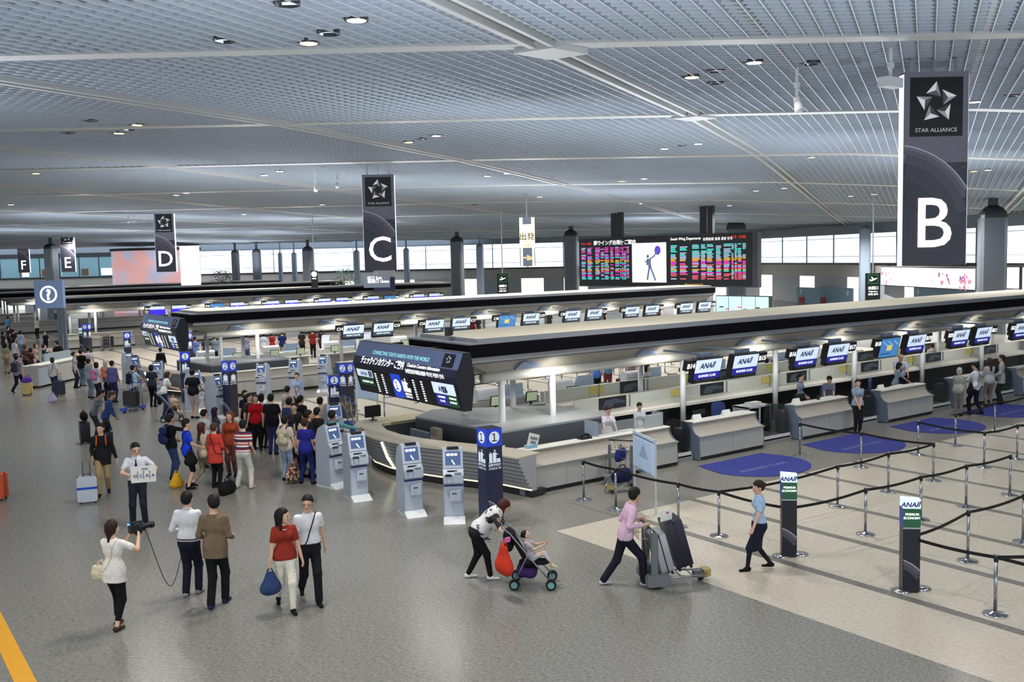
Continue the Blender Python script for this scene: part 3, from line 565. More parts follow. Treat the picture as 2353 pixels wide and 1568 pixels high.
def display(num, side, kind, label, group):
    # origin: top middle of the front face; tilts forward at the top like the real ones
    t = thing('counter_display', label, 'display', group=group)
    A = math.radians(14); R = Matrix.Rotation(A, 4, 'X'); w, h = 1.0, .62
    def mbx(): q = MB(); q.M = R; return q
    x0 = -w/2; mbx().box((x0-.03,0,-h-.03),(x0+w+.03,.16,.03)).box((x0+.1,.14,-h+.1),(x0+w-.1,.3,-.05)).build('housing', BLACK, t)
    nx = x0-.36 if side < 0 else x0+w+.0
    mbx().box((nx,.0,-.27),(nx+.36,.12,.02), 0).text(num, (nx+.18,-.012,-.2), (1,0,0), (0,0,1), .13, 1, .03, w=.29).build('number_plate', [BLACK, NUMB], t)
    b = mbx(); y = -.002
    if kind == 'business':
        slab(b, x0, -.36, x0+w, 0, y, 0); slab(b, x0, -.55, x0+w, -.36, y, 1); slab(b, x0, -h, x0+w, -.55, y, 2)
        airline(b, x0+w/2, -.24, .15, y-.012, 3); b.text('BUSINESS CLASS', (x0+w/2,y-.012,-.485), (1,0,0), (0,0,1), .065, 4, .015, w=.66); b.text('STAR ALLIANCE GOLD', (x0+w/2,y-.012,-.6), (1,0,0), (0,0,1), .035, 5, .01, w=.8)
    elif kind == 'support':
        slab(b, x0, -.38, x0+w, 0, y, 0); slab(b, x0, -.56, x0+w, -.38, y, 6); slab(b, x0, -h, x0+w, -.56, y, 2)
        airline(b, x0+w/2, -.25, .16, y-.012, 3); b.text('SUPPORT COUNTER', (x0+w/2,y-.012,-.49), (1,0,0), (0,0,1), .06, 4, .015, w=.68)
    elif kind == 'blue':
        slab(b, x0, -.2, x0+w, 0, y, 0); slab(b, x0, -h, x0+w, -.2, y, 7); b.ball((x0+w/2,y-.01,-.36), (.11,.012,.11), 0, 12)
    elif kind == 'plainblue': slab(b, x0, -.22, x0+w, 0, y, 0); slab(b, x0, -h, x0+w, -.22, y, 7)
    elif kind == 'map':
        slab(b, x0, -h, x0+w, 0, y, 8); slab(b, x0+.35, -.4, x0+.62, -.22, y-.006, 9)
        for k in range(9): slab(b, x0+.08+k*.1, -.12-.05*(k % 3), x0+.14+k*.1, -.1-.05*(k % 3), y-.006, 0); slab(b, x0+.08+.06*k, -.52, x0+.1+.06*k, -.48, y-.006, 3)
    b.build('screen', [SWH, NAVY, BLACK, LOGO, NUMB, mat('gold_text', (150,150,120), .5), SGR, SBL, MAPB, MAPY], t)
    ARM = mat('arm_blue_grey', (110,126,150), .4, .3)
    MB().box((-.25,.12,-.02),(.25,.24,.16)).box((-.03,.15,.1),(.03,1.72,.15)).build('arm', ARM, t)
    return t
def row_displays(Y, letter, kinds, lab, group, z=2.56):
    for j, (ka, kb) in enumerate(kinds):
        xa = 18.5+4.2*j+.86; na, nb = '%s%d' % (letter, 14+2*j), '%s%d' % (letter, 15+2*j)
        for x, nn, s_, k in ((xa, na, -1, ka), (xa+1.5, nb, 1, kb)):
            if k is None: continue
            o = display(nn, s_, k, lab(nn, k), group); o.location = (x, Y, z)
BS = 'business'
row_displays(17.8, 'B', [(BS,BS),(BS,BS),('map',BS),(BS,BS),(BS,None)], lambda n, k: ('hanging screen with a route map' if k == 'map' else 'hanging blue and white business class screen')+' numbered '+n, 'screens over the nearest counters')
row_displays(38.8, 'C', [('support','support'),('support','support'),('map','support'),('support','support'),('support','support'),('support','support')], lambda n, k: ('small hanging map screen' if k == 'map' else 'white and slate support counter screen')+' numbered '+n, 'screens over the second counter row')
row_displays(68.9, 'D', [('plainblue','plainblue'),('map','blue'),('blue','blue'),('blue','blue'),('blue','map'),('plainblue','plainblue')], lambda n, k: ('pale map screen' if k == 'map' else 'tiny deep blue screen')+' of the third row, numbered '+n, 'screens over the third counter row')
# ================================================================ counters
CF = mat('counter_panel', (196,194,188), .5); CRB = mat('counter_ribbed', (178,172,162), .5); wave_bump(CRB, 9, 'Z', .5); CTOP = mat('counter_top_white', (236,234,226), .4)
CEND = mat('counter_end', (108,122,140), .45); DSK = mat('desk_grey', (150,152,150), .5); TOE = mat('toe_kick', (44,44,46), .6); SMK = mat('smoked_glass', (60,66,70), .1, alpha=.55)
def counter(L, label, group, loc):
    t = thing('check_in_counter', label, 'counter', loc, 0, group)
    MB().box((0,.05,0),(L,.5,.1)).build('toe_kick', TOE, t)
    b = MB(); n = max(1, round(L/1.25))
    for k in range(n): b.box((L*k/n+.006,0,.1),(L*(k+1)/n-.006,.05,.60))
    b.box((0,.03,.1),(L,.5,.6)).build('front_panel', CF, t)
    MB().box((-.02,-.03,.6),(L+.02,.1,.64)).build('ledge', DSK, t)
    pr = [(.0,.64)]+[(.30*math.sin(q*math.pi/2/8), .64+.31*(1-math.cos(q*math.pi/2/8))) for q in range(9)]+[(.30,.95),(.45,.95),(.45,.64)]
    MB().prism(pr, 0.01, L-.01, 0).build('ribbed_panel', CRB, t, 'auto')
    MB().rbox((-.01,.27,.945),(L+.01,.62,.985), .015, axis=0).build('worktop', CTOP, t); MB().box((.03,.45,.70),(L-.03,1.0,.74)).box((.03,.45,.1),(.06,1.0,.7)).box((L-.06,.45,.1),(L-.03,1.0,.7)).build('staff_desk', DSK, t)
    for x in (-.03, L): MB().prism([(-.01,.02),(.62,.02),(.62,.97),(.25,.99)]+[(p[0]-.015, p[1]) for p in pr[9:1:-1]], x, x+.03, 0).build('end_panel', CEND, t)
    return t
BN = [('long service counter of the nearest island, beside the white notice board',12.75,4.86),('counter behind the nearest blue mat, under screen B14',18.45,2.5),('counter behind the second blue mat, under screen B16',22.65,2.5),('counter behind the third blue mat, left of the bald attendant',26.85,2.5),('counter where the white-shirted customers stand',31.05,2.5),('last counter before the right edge of the photo',35.25,2.5)]
for lab, x, L in BN: counter(L, lab, 'front counters of the nearest island', (x, 17.3, 0))
GLP = mat('clear_screen', (210,225,230), .05, alpha=.22)
for k, x in enumerate((17.75, 21.1, 25.3, 29.5, 33.7)):
    t = thing('baggage_scale', 'low steel baggage scale in the gap %s' % ['right of the long service counter','right of the counter under screen B14','right of the counter under screen B16','in front of the bald attendant','near the right edge of the photo'][k], 'baggage scale', (x, 17.5, 0), 0, 'baggage scales between counters')
    w = .62 if k == 0 else 1.3
    MB().box((0,0,0),(w,1.0,.16)).build('platform', DSK, t); MB().box((.1,.05,.16),(w-.1,.95,.19)).box((.05,.0,.12),(w-.05,.03,.24), 1).build('roller_bed', [STEEL, WHITE], t)
    MB().rbox((w-.02,.1,.16),(w+.02,.98,1.0), .25, axis=0).build('glass_side', SMK, t)
# long conveyor panels behind the counters
YN = mat('yellow_notice', (228,214,120), .6); BAGG = mat('bag_picture', (70,84,100), .4); BAGD = mat('bag_dark', (26,30,38), .4)
def bagband(Y, x0, x1, z0, z1, label, ph):
    t = thing('baggage_conveyor', label, 'conveyor', (x0, Y, 0), 0, 'baggage conveyors inside the nearest island'); L = x1-x0
    MB().box((0,0,z0),(L,.06,z1)).build('white_panel', mat('conveyor_white', (226,228,218), .45), t); MB().box((0,-.75,z0-.08),(L,0,z0)).build('ledge', CTOP, t); MB().box((0,-.55,0),(L,.05,z0-.08)).build('base', BLACK, t)
    k = ph
    while k < L-1.2:
        b = MB().box((k,-.02,z0+.01),(k+1.05,.0,z1), 0).prism([(k+.1,z0+.05),(k+.9,z0+.05),(k+1.0,z0+.2),(k+.6,z0+.3),(k+.2,z0+.26)], -.03, -.021, 1, 1).prism([(k+.5,z0+.05),(k+1.0,z0+.04),(k+1.0,z0+.14),(k+.6,z0+.16)], -.04, -.031, 1, 0)
        b.build('bag_chute', [BAGD, BAGG], t); MB().box((k-1.3,-.02,z0+.1),(k-.7,0,z1-.03)).build('yellow_notice', YN, t) if k > 1.4 else None
        k += 4.2
    k = 2.1
    while k < L: MB().box((k-.02,-.03,z0),(k+.02,0,z1)).build('joint', DSK, t); k += 2.1
bagband(20.9, 17.2, 43, .95, 1.3, 'front white conveyor panel running behind the staff', .9)
bagband(22.75, 17.6, 43, 1.0, 1.38, 'rear white conveyor panel partly hidden by the front one', 3.0)
# raised plinth at the head of the island and the curved ribbed desk
def plinth(yo, lab):
    t = thing('island_plinth', lab, 'plinth', (0, yo, 0)); P_ = [(13.3,0),(16.95,.05),(16.95,2.3),(13.9,4.2),(12.9,3.4)]
    MB().prism([(x, y) for x, y in P_], .02, 1.14, 2, 0).build('side_wall', mat('plinth_side', (88,94,102), .5), t); MB().prism([(x, y) for x, y in P_], 1.14, 1.19, 2, 0).build('top', mat('plinth_top', (166,170,172), .35, noise=.08, nscale=60), t)
plinth(19.0, 'grey block with a speckled top between the white posts of the nearest island'); plinth(40.0, 'grey block between the posts of the second island')
def curved_desk(yo, lab):
    t = thing('curved_desk', lab, 'desk', (0, yo, 0)); path = [(12.35,17.0),(12.2,17.8),(11.9,18.6),(11.55,19.4),(11.25,20.3),(11.1,21.3),(11.15,22.3),(11.45,23.2),(12.0,24.0)]
    pts = []
    for i in range(len(path)-1):
        for q in range(4): a, b = Vector(path[i]), Vector(path[i+1]); pts.append(a.lerp(b, q/4))
    pts.append(Vector(path[-1])); nr = []
    for i in range(len(pts)): d = pts[min(i+1, len(pts)-1)]-pts[max(0, i-1)]; d.normalize(); nr.append(Vector((-d.y, d.x)))   # outward = left of travel
    def loft(prof, name, m, smooth=False):
        vs = [(p.x+n.x*o, p.y+n.y*o, z) for p, n in zip(pts, nr) for o, z in prof]; k = len(prof)
        fs = [(i*k+j, (i+1)*k+j, (i+1)*k+(j+1) % k, i*k+(j+1) % k) for i in range(len(pts)-1) for j in range(k)]
        MB().add(vs, fs+[tuple(range(k)), tuple(range((len(pts)-1)*k, len(pts)*k))[::-1]]).build(name, m, t, smooth)
    loft([(-.45,.02),(-.45,.16),(-.9,.16),(-.9,.02)], 'toe_kick', TOE)
    pf = []
    for q in range(8):
        z = .16+q*.098; o = -.42+.42*(q/8)**.8; pf += [(o, z), (o+.02, z+.075), (o-.01, z+.08), (o-.01, z+.095)]
    loft(pf+[(0,.95),(-.6,.95),(-.6,.16)], 'ribbed_front', mat('desk_ribbed', (176,178,182), .4), 'auto')
    loft([(.02,.95),(.02,.99),(-.75,.99),(-.75,.95)], 'worktop', mat('desk_top_stone', (190,184,168), .45, noise=.08, nscale=60)); loft([(-.45,.17),(-.40,.17),(-.40,.20),(-.45,.20)], 'light_line', mat('warm_line', (255,240,215), .5, emit=1.0))
    a = pts[19]; n = nr[19]; MB().tube([(a.x-n.x*.38,a.y-n.y*.38,.2),(a.x-n.x*.16,a.y-n.y*.16,.52),(a.x+n.x*.0,a.y+n.y*.0,.92)], .035, 8).build('lit_slot', mat('slot_light', (255,250,220), .5, emit=1.2), t)
curved_desk(0, 'curved ribbed self check-in desk behind the three nearest kiosks')
curved_desk(21.0, 'curved ribbed desk at the head of the second island')
t = thing('side_desk', 'cream lit desk top behind the plinth, left of the dark monitor', 'desk', (12.25,23.2,0)); MB().box((0,0,.9),(2.0,.9,.98)).build('worktop', mat('desk_cream', (236,222,176), .5), t); MB().box((.2,.15,0),(1.9,.8,.9)).build('base', DSK, t)
t = thing('storage_boards', 'stored grey panels and a brown board behind the curved desk', 'panels', (12.55,19.2,0))
BRW = mat('board_brown', (140,118,90), .7)
MB().box((0,2.0,0),(.1,2.9,.95)).build('grey_panel', CEND, t); MB().box((.05,1.6,0),(.2,1.95,1.1)).build('leaning_board', mat('board_tan', (170,160,140), .6), t); MB().box((.1,.8,.0),(.2,1.55,.8)).build('brown_board', BRW, t); MB().box((.1,-.2,0),(.15,.75,.85)).build('grey_panel', CEND, t)
o = MB().cyl((0,0,0),(.1,-.05,1.05), .09, 16).cyl((.1,-.05,1.0),(.101,-.051,1.056), .045, 10, 1).build('paper_roll', [WHITE, BLACK]); o.location = (12.62,18.2,0.0); tag(o, 'white paper roll standing upright beside the first pillar', 'roll')
# rear counters of the nearest island: desks, monitors, machines
SCG = mat('monitor_green', (190,205,170), .4, emit=.35)
def rear_station(x, y, lab, g='rear desks of the nearest island'):
    t = thing('rear_desk', lab, 'desk', (x, y, 0), 0, g)
    MB().box((0,.1,0),(2.5,.7,.98)).build('cabinet', CF, t); MB().box((-.05,-.5,.74),(2.5,.12,.78)).build('staff_desk', DSK, t); MB().rbox((.2,.2,.98),(1.0,.55,1.35), .08, axis=0).build('machine', WHITE, t)
    MB().box((1.25,.2,.98),(2.3,.6,1.02), 0).add([(1.3,.55,1.0),(2.2,.55,1.0),(2.1,.45,1.38),(1.4,.45,1.38),(1.3,.6,1.0),(2.2,.6,1.0),(2.1,.5,1.38),(1.4,.5,1.38)], [(0,1,2,3),(5,4,7,6),(0,4,5,1),(1,5,6,2),(2,6,7,3),(3,7,4,0)], 0).build('counter_screen', mat('pale_blue_panel', (178,196,214), .4), t)
    for k, sx in enumerate((.55, 1.9)):
        m = MB(); m.M = Matrix.Translation((sx,-.25,.78)) @ Matrix.Rotation(math.radians(8), 4, 'X'); m.box((-.22,-.02,.1),(.22,.02,.42), 0).box((-.2,-.025,.12),(.2,-.02,.4), 1).box((-.03,0,0),(.03,.03,.12), 0); mo = m.build('monitor', [BLACK, SCG], t)
for k, x in enumerate((16.2, 19.2, 22.4, 25.8, 29.6, 33.4)): rear_station(x, 24.4, ['rear desk with two machines behind the nearest left posts','rear desk seen between the posts right of the curved desk','rear desk behind screen B14','rear desk behind screen B16','rear desk behind screen B18','rear desk toward the right edge'][k])
for k, x in enumerate((14.2, 17.4, 20.6, 24.6, 28.6)): rear_station(x, 44.9, ['first','second','third','fourth','fifth'][k]+' rear desk from the left inside the second island', 'rear desks of the second island')
# second island front counters and wall
for k, (x, L) in enumerate([(12.9,4.6),(18.45,2.5),(22.65,2.5),(26.85,2.5),(31.05,2.5),(35.25,2.5),(39.4,2.5)]):
    counter(L, ['long counter of the second island behind the standing kiosks','counter of the second island under screen C14','counter of the second island under screen C16','counter of the second island under screen C18','counter of the second island under screen C20','counter of the second island under screen C22','last counter of the second island'][k], 'front counters of the second island', (x, 38.3, 0))
for i, nm in ((2,'third'),(3,'fourth'),(4,'fifth')):
    for k, (x, L) in enumerate([(13.0,4.6),(18.45,10),(30,12)]):
        if i == 4 and k: continue
        counter(L, '%s stretch of counter under the %s canopy' % (['left','middle','right'][k], nm), 'far counters', (x, ISL[i]-2.2, 0))
# small things on the front counters
def desk_item(kind, x, y, z, lab):
    if kind == 'phone': t = thing('desk_phone', lab, 'phone', (x,y,z)); MB().box((-.16,-.1,0),(.16,.1,.05)).build('base', BLACK, t); MB().tube([(-.12,-.02,.08),(-.05,-.02,.11),(.05,-.02,.11),(.12,-.02,.08)], .03).build('handset', BLACK, t)
    if kind == 'sign': tag(MB().add([(-.15,0,0),(.15,0,0),(.15,.06,.14),(-.15,.06,.14),(-.15,.12,0),(.15,.12,0)], [(0,1,2,3),(5,4,3,2),(0,3,4),(1,5,2),(0,4,5,1)]).build('desk_sign', PAPER, loc=(x,y,z)), lab, 'sign')
    if kind == 'paper': tag(MB().box((-.35,-.1,0),(.35,.12,.012)).box((-.2,-.06,.012),(.25,.1,.03)).build('paper_stack', PAPER, loc=(x,y,z)), lab, 'papers')
    if kind == 'cup': tag(MB().lathe([(.04,0),(.06,.12),(.055,.12),(.035,.01)], n=14).build('pen_cup', BLACK, loc=(x,y,z)), lab, 'cup')
    if kind == 'monitor': t = thing('desk_monitor', lab, 'monitor', (x,y,z)); MB().box((-.24,-.02,.1),(.24,.02,.42)).build('screen', BLACK, t); MB().box((-.1,-.08,0),(.1,.08,.02)).box((-.02,0,0),(.02,.03,.15)).build('stand', BLACK, t)
WT = .985
for k in [('phone',14.9,17.75,WT,'black desk phone on the long service counter'),('paper',16.3,17.8,WT,'papers on the right half of the long service counter'),('sign',18.85,17.75,WT,'small white sign on the left end of the counter under B14'),('sign',20.0,17.75,WT,'small white sign on the middle of the counter under B14'),('paper',20.5,17.8,WT,'papers on the counter under screen B14'),
 ('sign',23.0,17.75,WT,'small white sign on the counter under screen B16'),('cup',24.0,17.78,WT,'dark pen cup on the counter under screen B16'),('paper',24.5,17.8,WT,'papers beside the pen cup under screen B16'),('sign',27.2,17.75,WT,'small white sign on the third counter with a mat'),('paper',28.2,17.8,WT,'papers on the third counter with a mat'),
 ('monitor',19.3,18.15,.74,'black monitor behind the counter under B14'),('monitor',23.6,18.15,.74,'black monitor behind the counter under B16'),('monitor',12.35,23.8,.98,'dark monitor on the cream side desk'),('phone',27.9,18.1,.74,'black desk phone behind the third counter with a mat')]: desk_item(*k)
o = MB().box((-.13,-.08,0),(.13,.08,.08), 0); o.M = Matrix.Rotation(math.radians(18), 4, 'Y'); o.box((-.14,-.02,.05),(.16,.0,.34), 1).text('NAN', (.01,-.03,.2), (1,0,0), (0,0,1), .07, 2, .02).text('XIA', (.01,-.03,.1), (1,0,0), (0,0,1), .07, 2, .02); o = o.build('leaflet_holder', [mat('holder_blue', (150,190,215), .4), PAPER, BLACK]); o.location = (13.25,17.72,WT); tag(o, 'leaflet holder with white cards on the left end of the long service counter', 'holder')
t = thing('clear_counter_screen', 'clear acrylic screen on the long service counter in front of the clerks', 'screen', (15.3,17.72,WT)); MB().box((0,.0,0),(2.2,.015,.32)).build('clear_panel', GLP, t); MB().box((0,0,0),(.02,.5,.36)).box((2.2,0,0),(2.22,.4,.36)).build('side_panel', mat('panel_frost', (190,205,220), .3, alpha=.7), t); MB().box((1.6,.02,0),(2.2,.03,.34)).build('white_board', mat('board_white', (205,205,200), .5), t)
def office_chair(x, y, rz, lab):
    t = thing('office_chair', lab, 'chair', (x, y, 0), rz, 'blue office chairs behind the counters'); BF = mat('chair_blue', (46,70,128), .7)
    MB().rbox((-.23,-.23,.42),(.23,.23,.5), .06).build('seat', BF, t); MB().rbox((-.22,-.27,.55),(.22,-.2,1.0), .12, axis=1).build('backrest', BF, t); MB().cyl((0,0,.08),(0,0,.43), .03).box((-.02,-.26,.4),(.02,-.22,.7)).build('column', BLACK, t)
    b = MB()
    for k in range(5): a = k*1.2566; b.tube([(0,0,.1),(.28*math.cos(a),.28*math.sin(a),.06)], .02).ball((.28*math.cos(a),.28*math.sin(a),.03), .03)
    b.build('star_base', BLACK, t)
for q in [(21.4,19.2,2.8,'blue office chair beside the drawer unit under screen B15'),(26.6,19.3,2.4,'blue office chair behind the third counter with a mat'),(29.3,19.3,3.6,'blue office chair left of the seated reaching attendant'),(17.0,19.0,3.0,'dark blue chair behind the right end of the long service counter')]: office_chair(*q)
t = thing('drawer_unit', 'white and black letter rack standing between the counters under B15 and B16', 'rack', (21.75,18.5,0)); MB().box((0,0,0),(1.0,.6,.08)).box((0,0,.86),(1.02,.62,.9)).box((0,0,0),(.03,.6,.9)).box((.97,0,0),(1.0,.6,.9)).box((.48,0,0),(.52,.6,.9)).build('frame', WHITE, t)
for k in range(9): MB().box((.04,.02,.1+k*.083),(.47,.58,.15+k*.083)).box((.53,.02,.1+k*.083),(.96,.58,.15+k*.083)).build('drawer', BLACK, t)
tag(MB().box((-.3,-.12,0),(.28,.15,.03)).box((-.2,-.1,.03),(.3,.12,.08)).build('paper_stack', PAPER, loc=(22.25,18.8,.9)), 'loose white papers on top of the letter rack', 'papers')
# ================================================================ mats
MTB = mat('mat_blue', (48,58,138), .9, noise=.25, nscale=40); MTT = mat('mat_lettering', (120,130,175), .9)
for k, x in enumerate((19.15, 23.3, 27.5, 31.6)):
    b = MB(); pl = [(-1.35,1.45),(1.35,1.45)]+[(1.62*math.cos(a), .75+1.55*math.sin(a)*-1) for a in [math.radians(q) for q in range(0, 181, 12)]]
    pl = [(1.2,1.35)]+[(1.42*math.cos(math.radians(q)), .5-1.3*math.sin(math.radians(q))) for q in range(0, 181, 12)]+[(-1.2,1.35)]
    b.prism(pl[::-1], .001, .014, 2, 0)
    o = b.build('carpet_mat', MTB); o.location = (x, 15.55, 0); MB().text('BUSINESS CLASS', (-.1,.1,.017), (1,0,0), (0,1,0), .16, 0, .01, w=1.7).build('lettering', MTT, o); tag(o, 'blue rounded carpet mat '+['nearest the viewer, below the counter under B14','second from the viewer, at the feet of the smiling attendant','third from the viewer','at the right edge, fourth from the viewer'][k], 'mat', 'blue mats before the counters')
# ================================================================ stanchions and belts
PST = mat('post_steel', (165,168,175), .25, .9); BLT = mat('belt_black', (12,12,14), .8)
pz = thing('barrier_post', '', 'barrier post')
MB().lathe([(.0,.0),(.17,.0),(.175,.012),(.16,.02),(.05,.035),(.04,.05),(0,.05)], n=24).build('base', CHROME, pz, True); MB().cyl((0,0,.03),(0,0,.84), .026, 14).build('pole', PST, pz, True)
MB().cyl((0,0,.80),(0,0,.90), .034, 14).cyl((0,0,.895),(0,0,.905), .03, 14, 1).build('belt_head', [BLACK, STEEL], pz, True)
_first = [True]; SP = {}
def post(key, x, y, lab):
    SP[key] = Vector((x, y, 0))
    if _first[0]: pz.location = (x, y, 0); pz['label'] = lab; pz['group'] = 'belt barrier posts'; _first[0] = False; return pz
    return dup(pz, (x, y, 0), 0, lab)
for k in [('a',13.55,16.2,'barrier post nearest the long counter, left end of the belt line'),('b',13.56,15.15,'barrier post left of the white notice board'),('c',13.6,13.35,'barrier post right behind the pink-shirted man'),('d',13.72,12.4,'barrier post where two belts meet, behind the loaded trolley'),
 ('e',15.9,10.7,'barrier post between the two dark airline pillars'),('f',17.6,10.6,'barrier post directly behind the nearer airline pillar'),('g',19.2,10.55,'second post after the nearer pillar along its belt'),('h',20.8,10.45,'end post of the belt above the right edge corner'),
 ('i',17.22,12.26,'first post right of the farther pillar on the upper belt'),('j',19.12,12.3,'second post right of the farther pillar on the upper belt'),('k',20.84,12.25,'post at the sharp corner of the upper belt'),('l',20.82,14.15,'post standing before the second blue mat'),('m',20.83,16.0,'post left of the second blue mat, near the counters'),
 ('n',15.83,8.65,'post right of the nearer pillar where the belt turns'),('o',17.63,8.6,'post at the right edge, middle height'),('p',13.78,7.1,'nearest barrier post, lower right of the photo'),('q',23.2,14.07,'post below the third blue mat'),('r',25.0,14.07,'post right of the third blue mat'),('s',27.7,14.4,'post between the third and fourth mats'),('t',23.0,12.2,'post in the middle of the right-hand queue'),('u',24.5,12.15,'post right of the middle queue post'),('v',29.3,14.3,'post near the right edge with a small blue sign'),('w',22.6,10.3,'post at the right edge of the upper queue'),('x',26.3,12.1,'post in the far right of the queue')]: post(*k)
for r, yy in enumerate((29.2, 31.4, 33.6)):
    for k in range(8): post('q%d%d' % (r, k), 15.6+2.6*k, yy, 'queue post behind the nearest island, %s row, number %d from the left' % (['near','middle','far'][r], k+1))
# the two dark square pillars carry belts too
SP['P1'] = Vector((13.74,10.79,0)); SP['P2'] = Vector((13.74,8.45,0))
def belt(a, b, lab, h=.86, g='belts of the barrier posts'):
    a, b = SP[a]+Vector((0,0,h)), SP[b]+Vector((0,0,h)); n = 8; m = MB(); vs = []
    d = (b-a).normalized(); s_ = Vector((-d.y, d.x, 0))*.004; a, b = a+d*.03, b-d*.03
    for i in range(n+1):
        p = a.lerp(b, i/n); p.z -= .05*math.sin(math.pi*i/n)*((b-a).length/2.5)
        vs += [p-s_-Vector((0,0,.025)), p+s_-Vector((0,0,.025)), p+s_+Vector((0,0,.025)), p-s_+Vector((0,0,.025))]
    m.add(vs, [(i*4+j, i*4+(j+1) % 4, (i+1)*4+(j+1) % 4, (i+1)*4+j) for i in range(n) for j in range(4)]+[(3,2,1,0),(n*4,n*4+1,n*4+2,n*4+3)])
    tag(m.build('barrier_belt', BLT), lab, 'belt', g)
for a, b, l in [('a','b','black belt at the left end of the barrier line'),('b','c','black belt passing behind the white notice board'),('c','d','black belt right behind the pink-shirted man'),('d','P1','black belt passing behind the walking attendant in a skirt'),('d','i','black belt rising from the corner post toward the upper row'),
 ('P1','e','black belt from the farther airline pillar'),('e','f','black belt between the two airline pillars'),('f','g','black belt just right of the nearer pillar top'),('g','h','last belt of the row ending at the right edge'),('i','j','black belt crossing below the first blue mat'),('j','k','black belt ending at the sharp corner post'),('k','l','black belt returning toward the counters'),('l','m','black belt in front of the standing smiling attendant'),
 ('P2','n','belt rising right from the nearer airline pillar'),('n','o','belt that climbs to the right edge from the turn post'),('P2','p','belt dropping from the nearer pillar to the nearest post'),('r','s','belt crossing behind the third mat'),('s','v','belt leading to the small blue sign'),('q','t','short belt below the third blue mat'),('t','u','belt of the far right queue'),('u','x','farthest belt of the right queue')]: belt(a, b, l)
for r in range(3):
    for k in range(7): belt('q%d%d' % (r, k), 'q%d%d' % (r, k+1), 'belt behind the nearest island, %s row, span %d from the left' % (['near','middle','far'][r], k+1))
SP['edge'] = Vector((16.2,5.9,0)); belt('p', 'edge', 'belt leaving the photo at the lower right'); SP['edge2'] = Vector((14.2,4.3,0)); belt('p', 'edge2', 'lowest belt at the lower right edge')
PIN = mat('pillar_ink', (20,20,34), .35); GRN = mat('pillar_green', (34,92,62), .4, emit=.1); PBL = mat('pillar_blue', (40,50,150), .4, emit=.2)
def air_pillar(key, lab):
    t = thing('queue_pillar', lab, 'pillar', SP[key], math.radians(-28)+math.radians(0), 'dark airline queue pillars'); h = 1.5; w = .13
    # triangular section, two printed faces
    t.rotation_euler = (0,0,rz_of(8)); P_ = [(-w,-.06),(w,-.1),(-.02,.14)]
    b = MB().prism([(-w,-.1),(w,-.1),(w,.02),(-w,.12)], .02, h*.70, 2, 0).prism([(-w,-.1),(w,-.1),(w,.02),(-w,.12)], h*.70, h*.90, 2, 1).prism([(-w,-.1),(w,-.1),(w,.02),(-w,.12)], h*.90, h, 2, 2).box((-w,-.106,h*.685),(w,-.1,h*.70), 3)
    airline(b, 0, h*.92, .075, -.108, 4); b.text('PREMIUM', (0,-.108,h*.83), (1,0,0), (0,0,1), .035, 5, .01).text('ECONOMY', (0,-.108,h*.79), (1,0,0), (0,0,1), .035, 5, .01); b.box((-w-.004,-.1,h*.7),(-w,.12,h*.9), 6)
    arcs(b, -w-.2, -.05, .62, -w, w, .1, .9, -.108, 7, [(.985,1,0),(.95,.985,2),(.88,.95,3),(.78,.88,4)])
    b.build('printed_body', [PIN, GRN, SWH, STEEL, LOGO, BNW, PBL, *PL], t)
    for a in ((-.12,-.02),(.2,.12)): MB().lathe([(.0,.0),(.16,.0),(.165,.012),(.04,.03),(0,.03)], (a[0],a[1],0), n=24).build('base_plate', CHROME, t, True)
    MB().box((-.02,.13,.8),(.02,.15,.9)).build('belt_head', BLACK, t)
air_pillar('P1', 'dark airline pillar with a green band, behind the walking attendant'); air_pillar('P2', 'nearer dark airline pillar with a green band, toward the lower right')
for k, (px, py) in enumerate(((190,808),(206,808))): SP['D%d' % k] = at(px, py); air_pillar('D%d' % k, '%s of two dark airline pillars standing together at the far left counters' % ['left','right'][k])
# ================================================================ numbered check-in pillars
CKB = mat('check_blue', (36,66,200), .35, emit=.25); CKD = mat('check_dark', (28,32,66), .35, emit=.12); CKD2 = mat('check_darker', (34,28,44), .35); CKT = mat('check_type', (215,225,235), .5, emit=.4)
def people_icon(b, c, s, m, suit, o, x, y):
    def Q(u, v): return o + x*(c[0]+u*s) + y*(c[1]+v*s)
    def R_(u0, v0, u1, v1): b.add([Q(u0,v0),Q(u1,v0),Q(u1,v1),Q(u0,v1)], [(0,1,2,3)], m)
    if suit: R_(-.3,-.45,.3,.25); R_(-.42,-.4,-.34,.2); R_(.34,-.4,.42,.2); R_(-.12,.25,-.07,.38); R_(.07,.25,.12,.38); R_(-.12,.35,.12,.4)
    else:
        R_(-.5,-.5,-.22,.25); R_(-.16,-.5,.14,.3); R_(.18,-.5,.5,-.2); R_(-.06,.36,.08,.5); R_(-.45,.3,-.35,.36); R_(.14,.1,.3,.18)
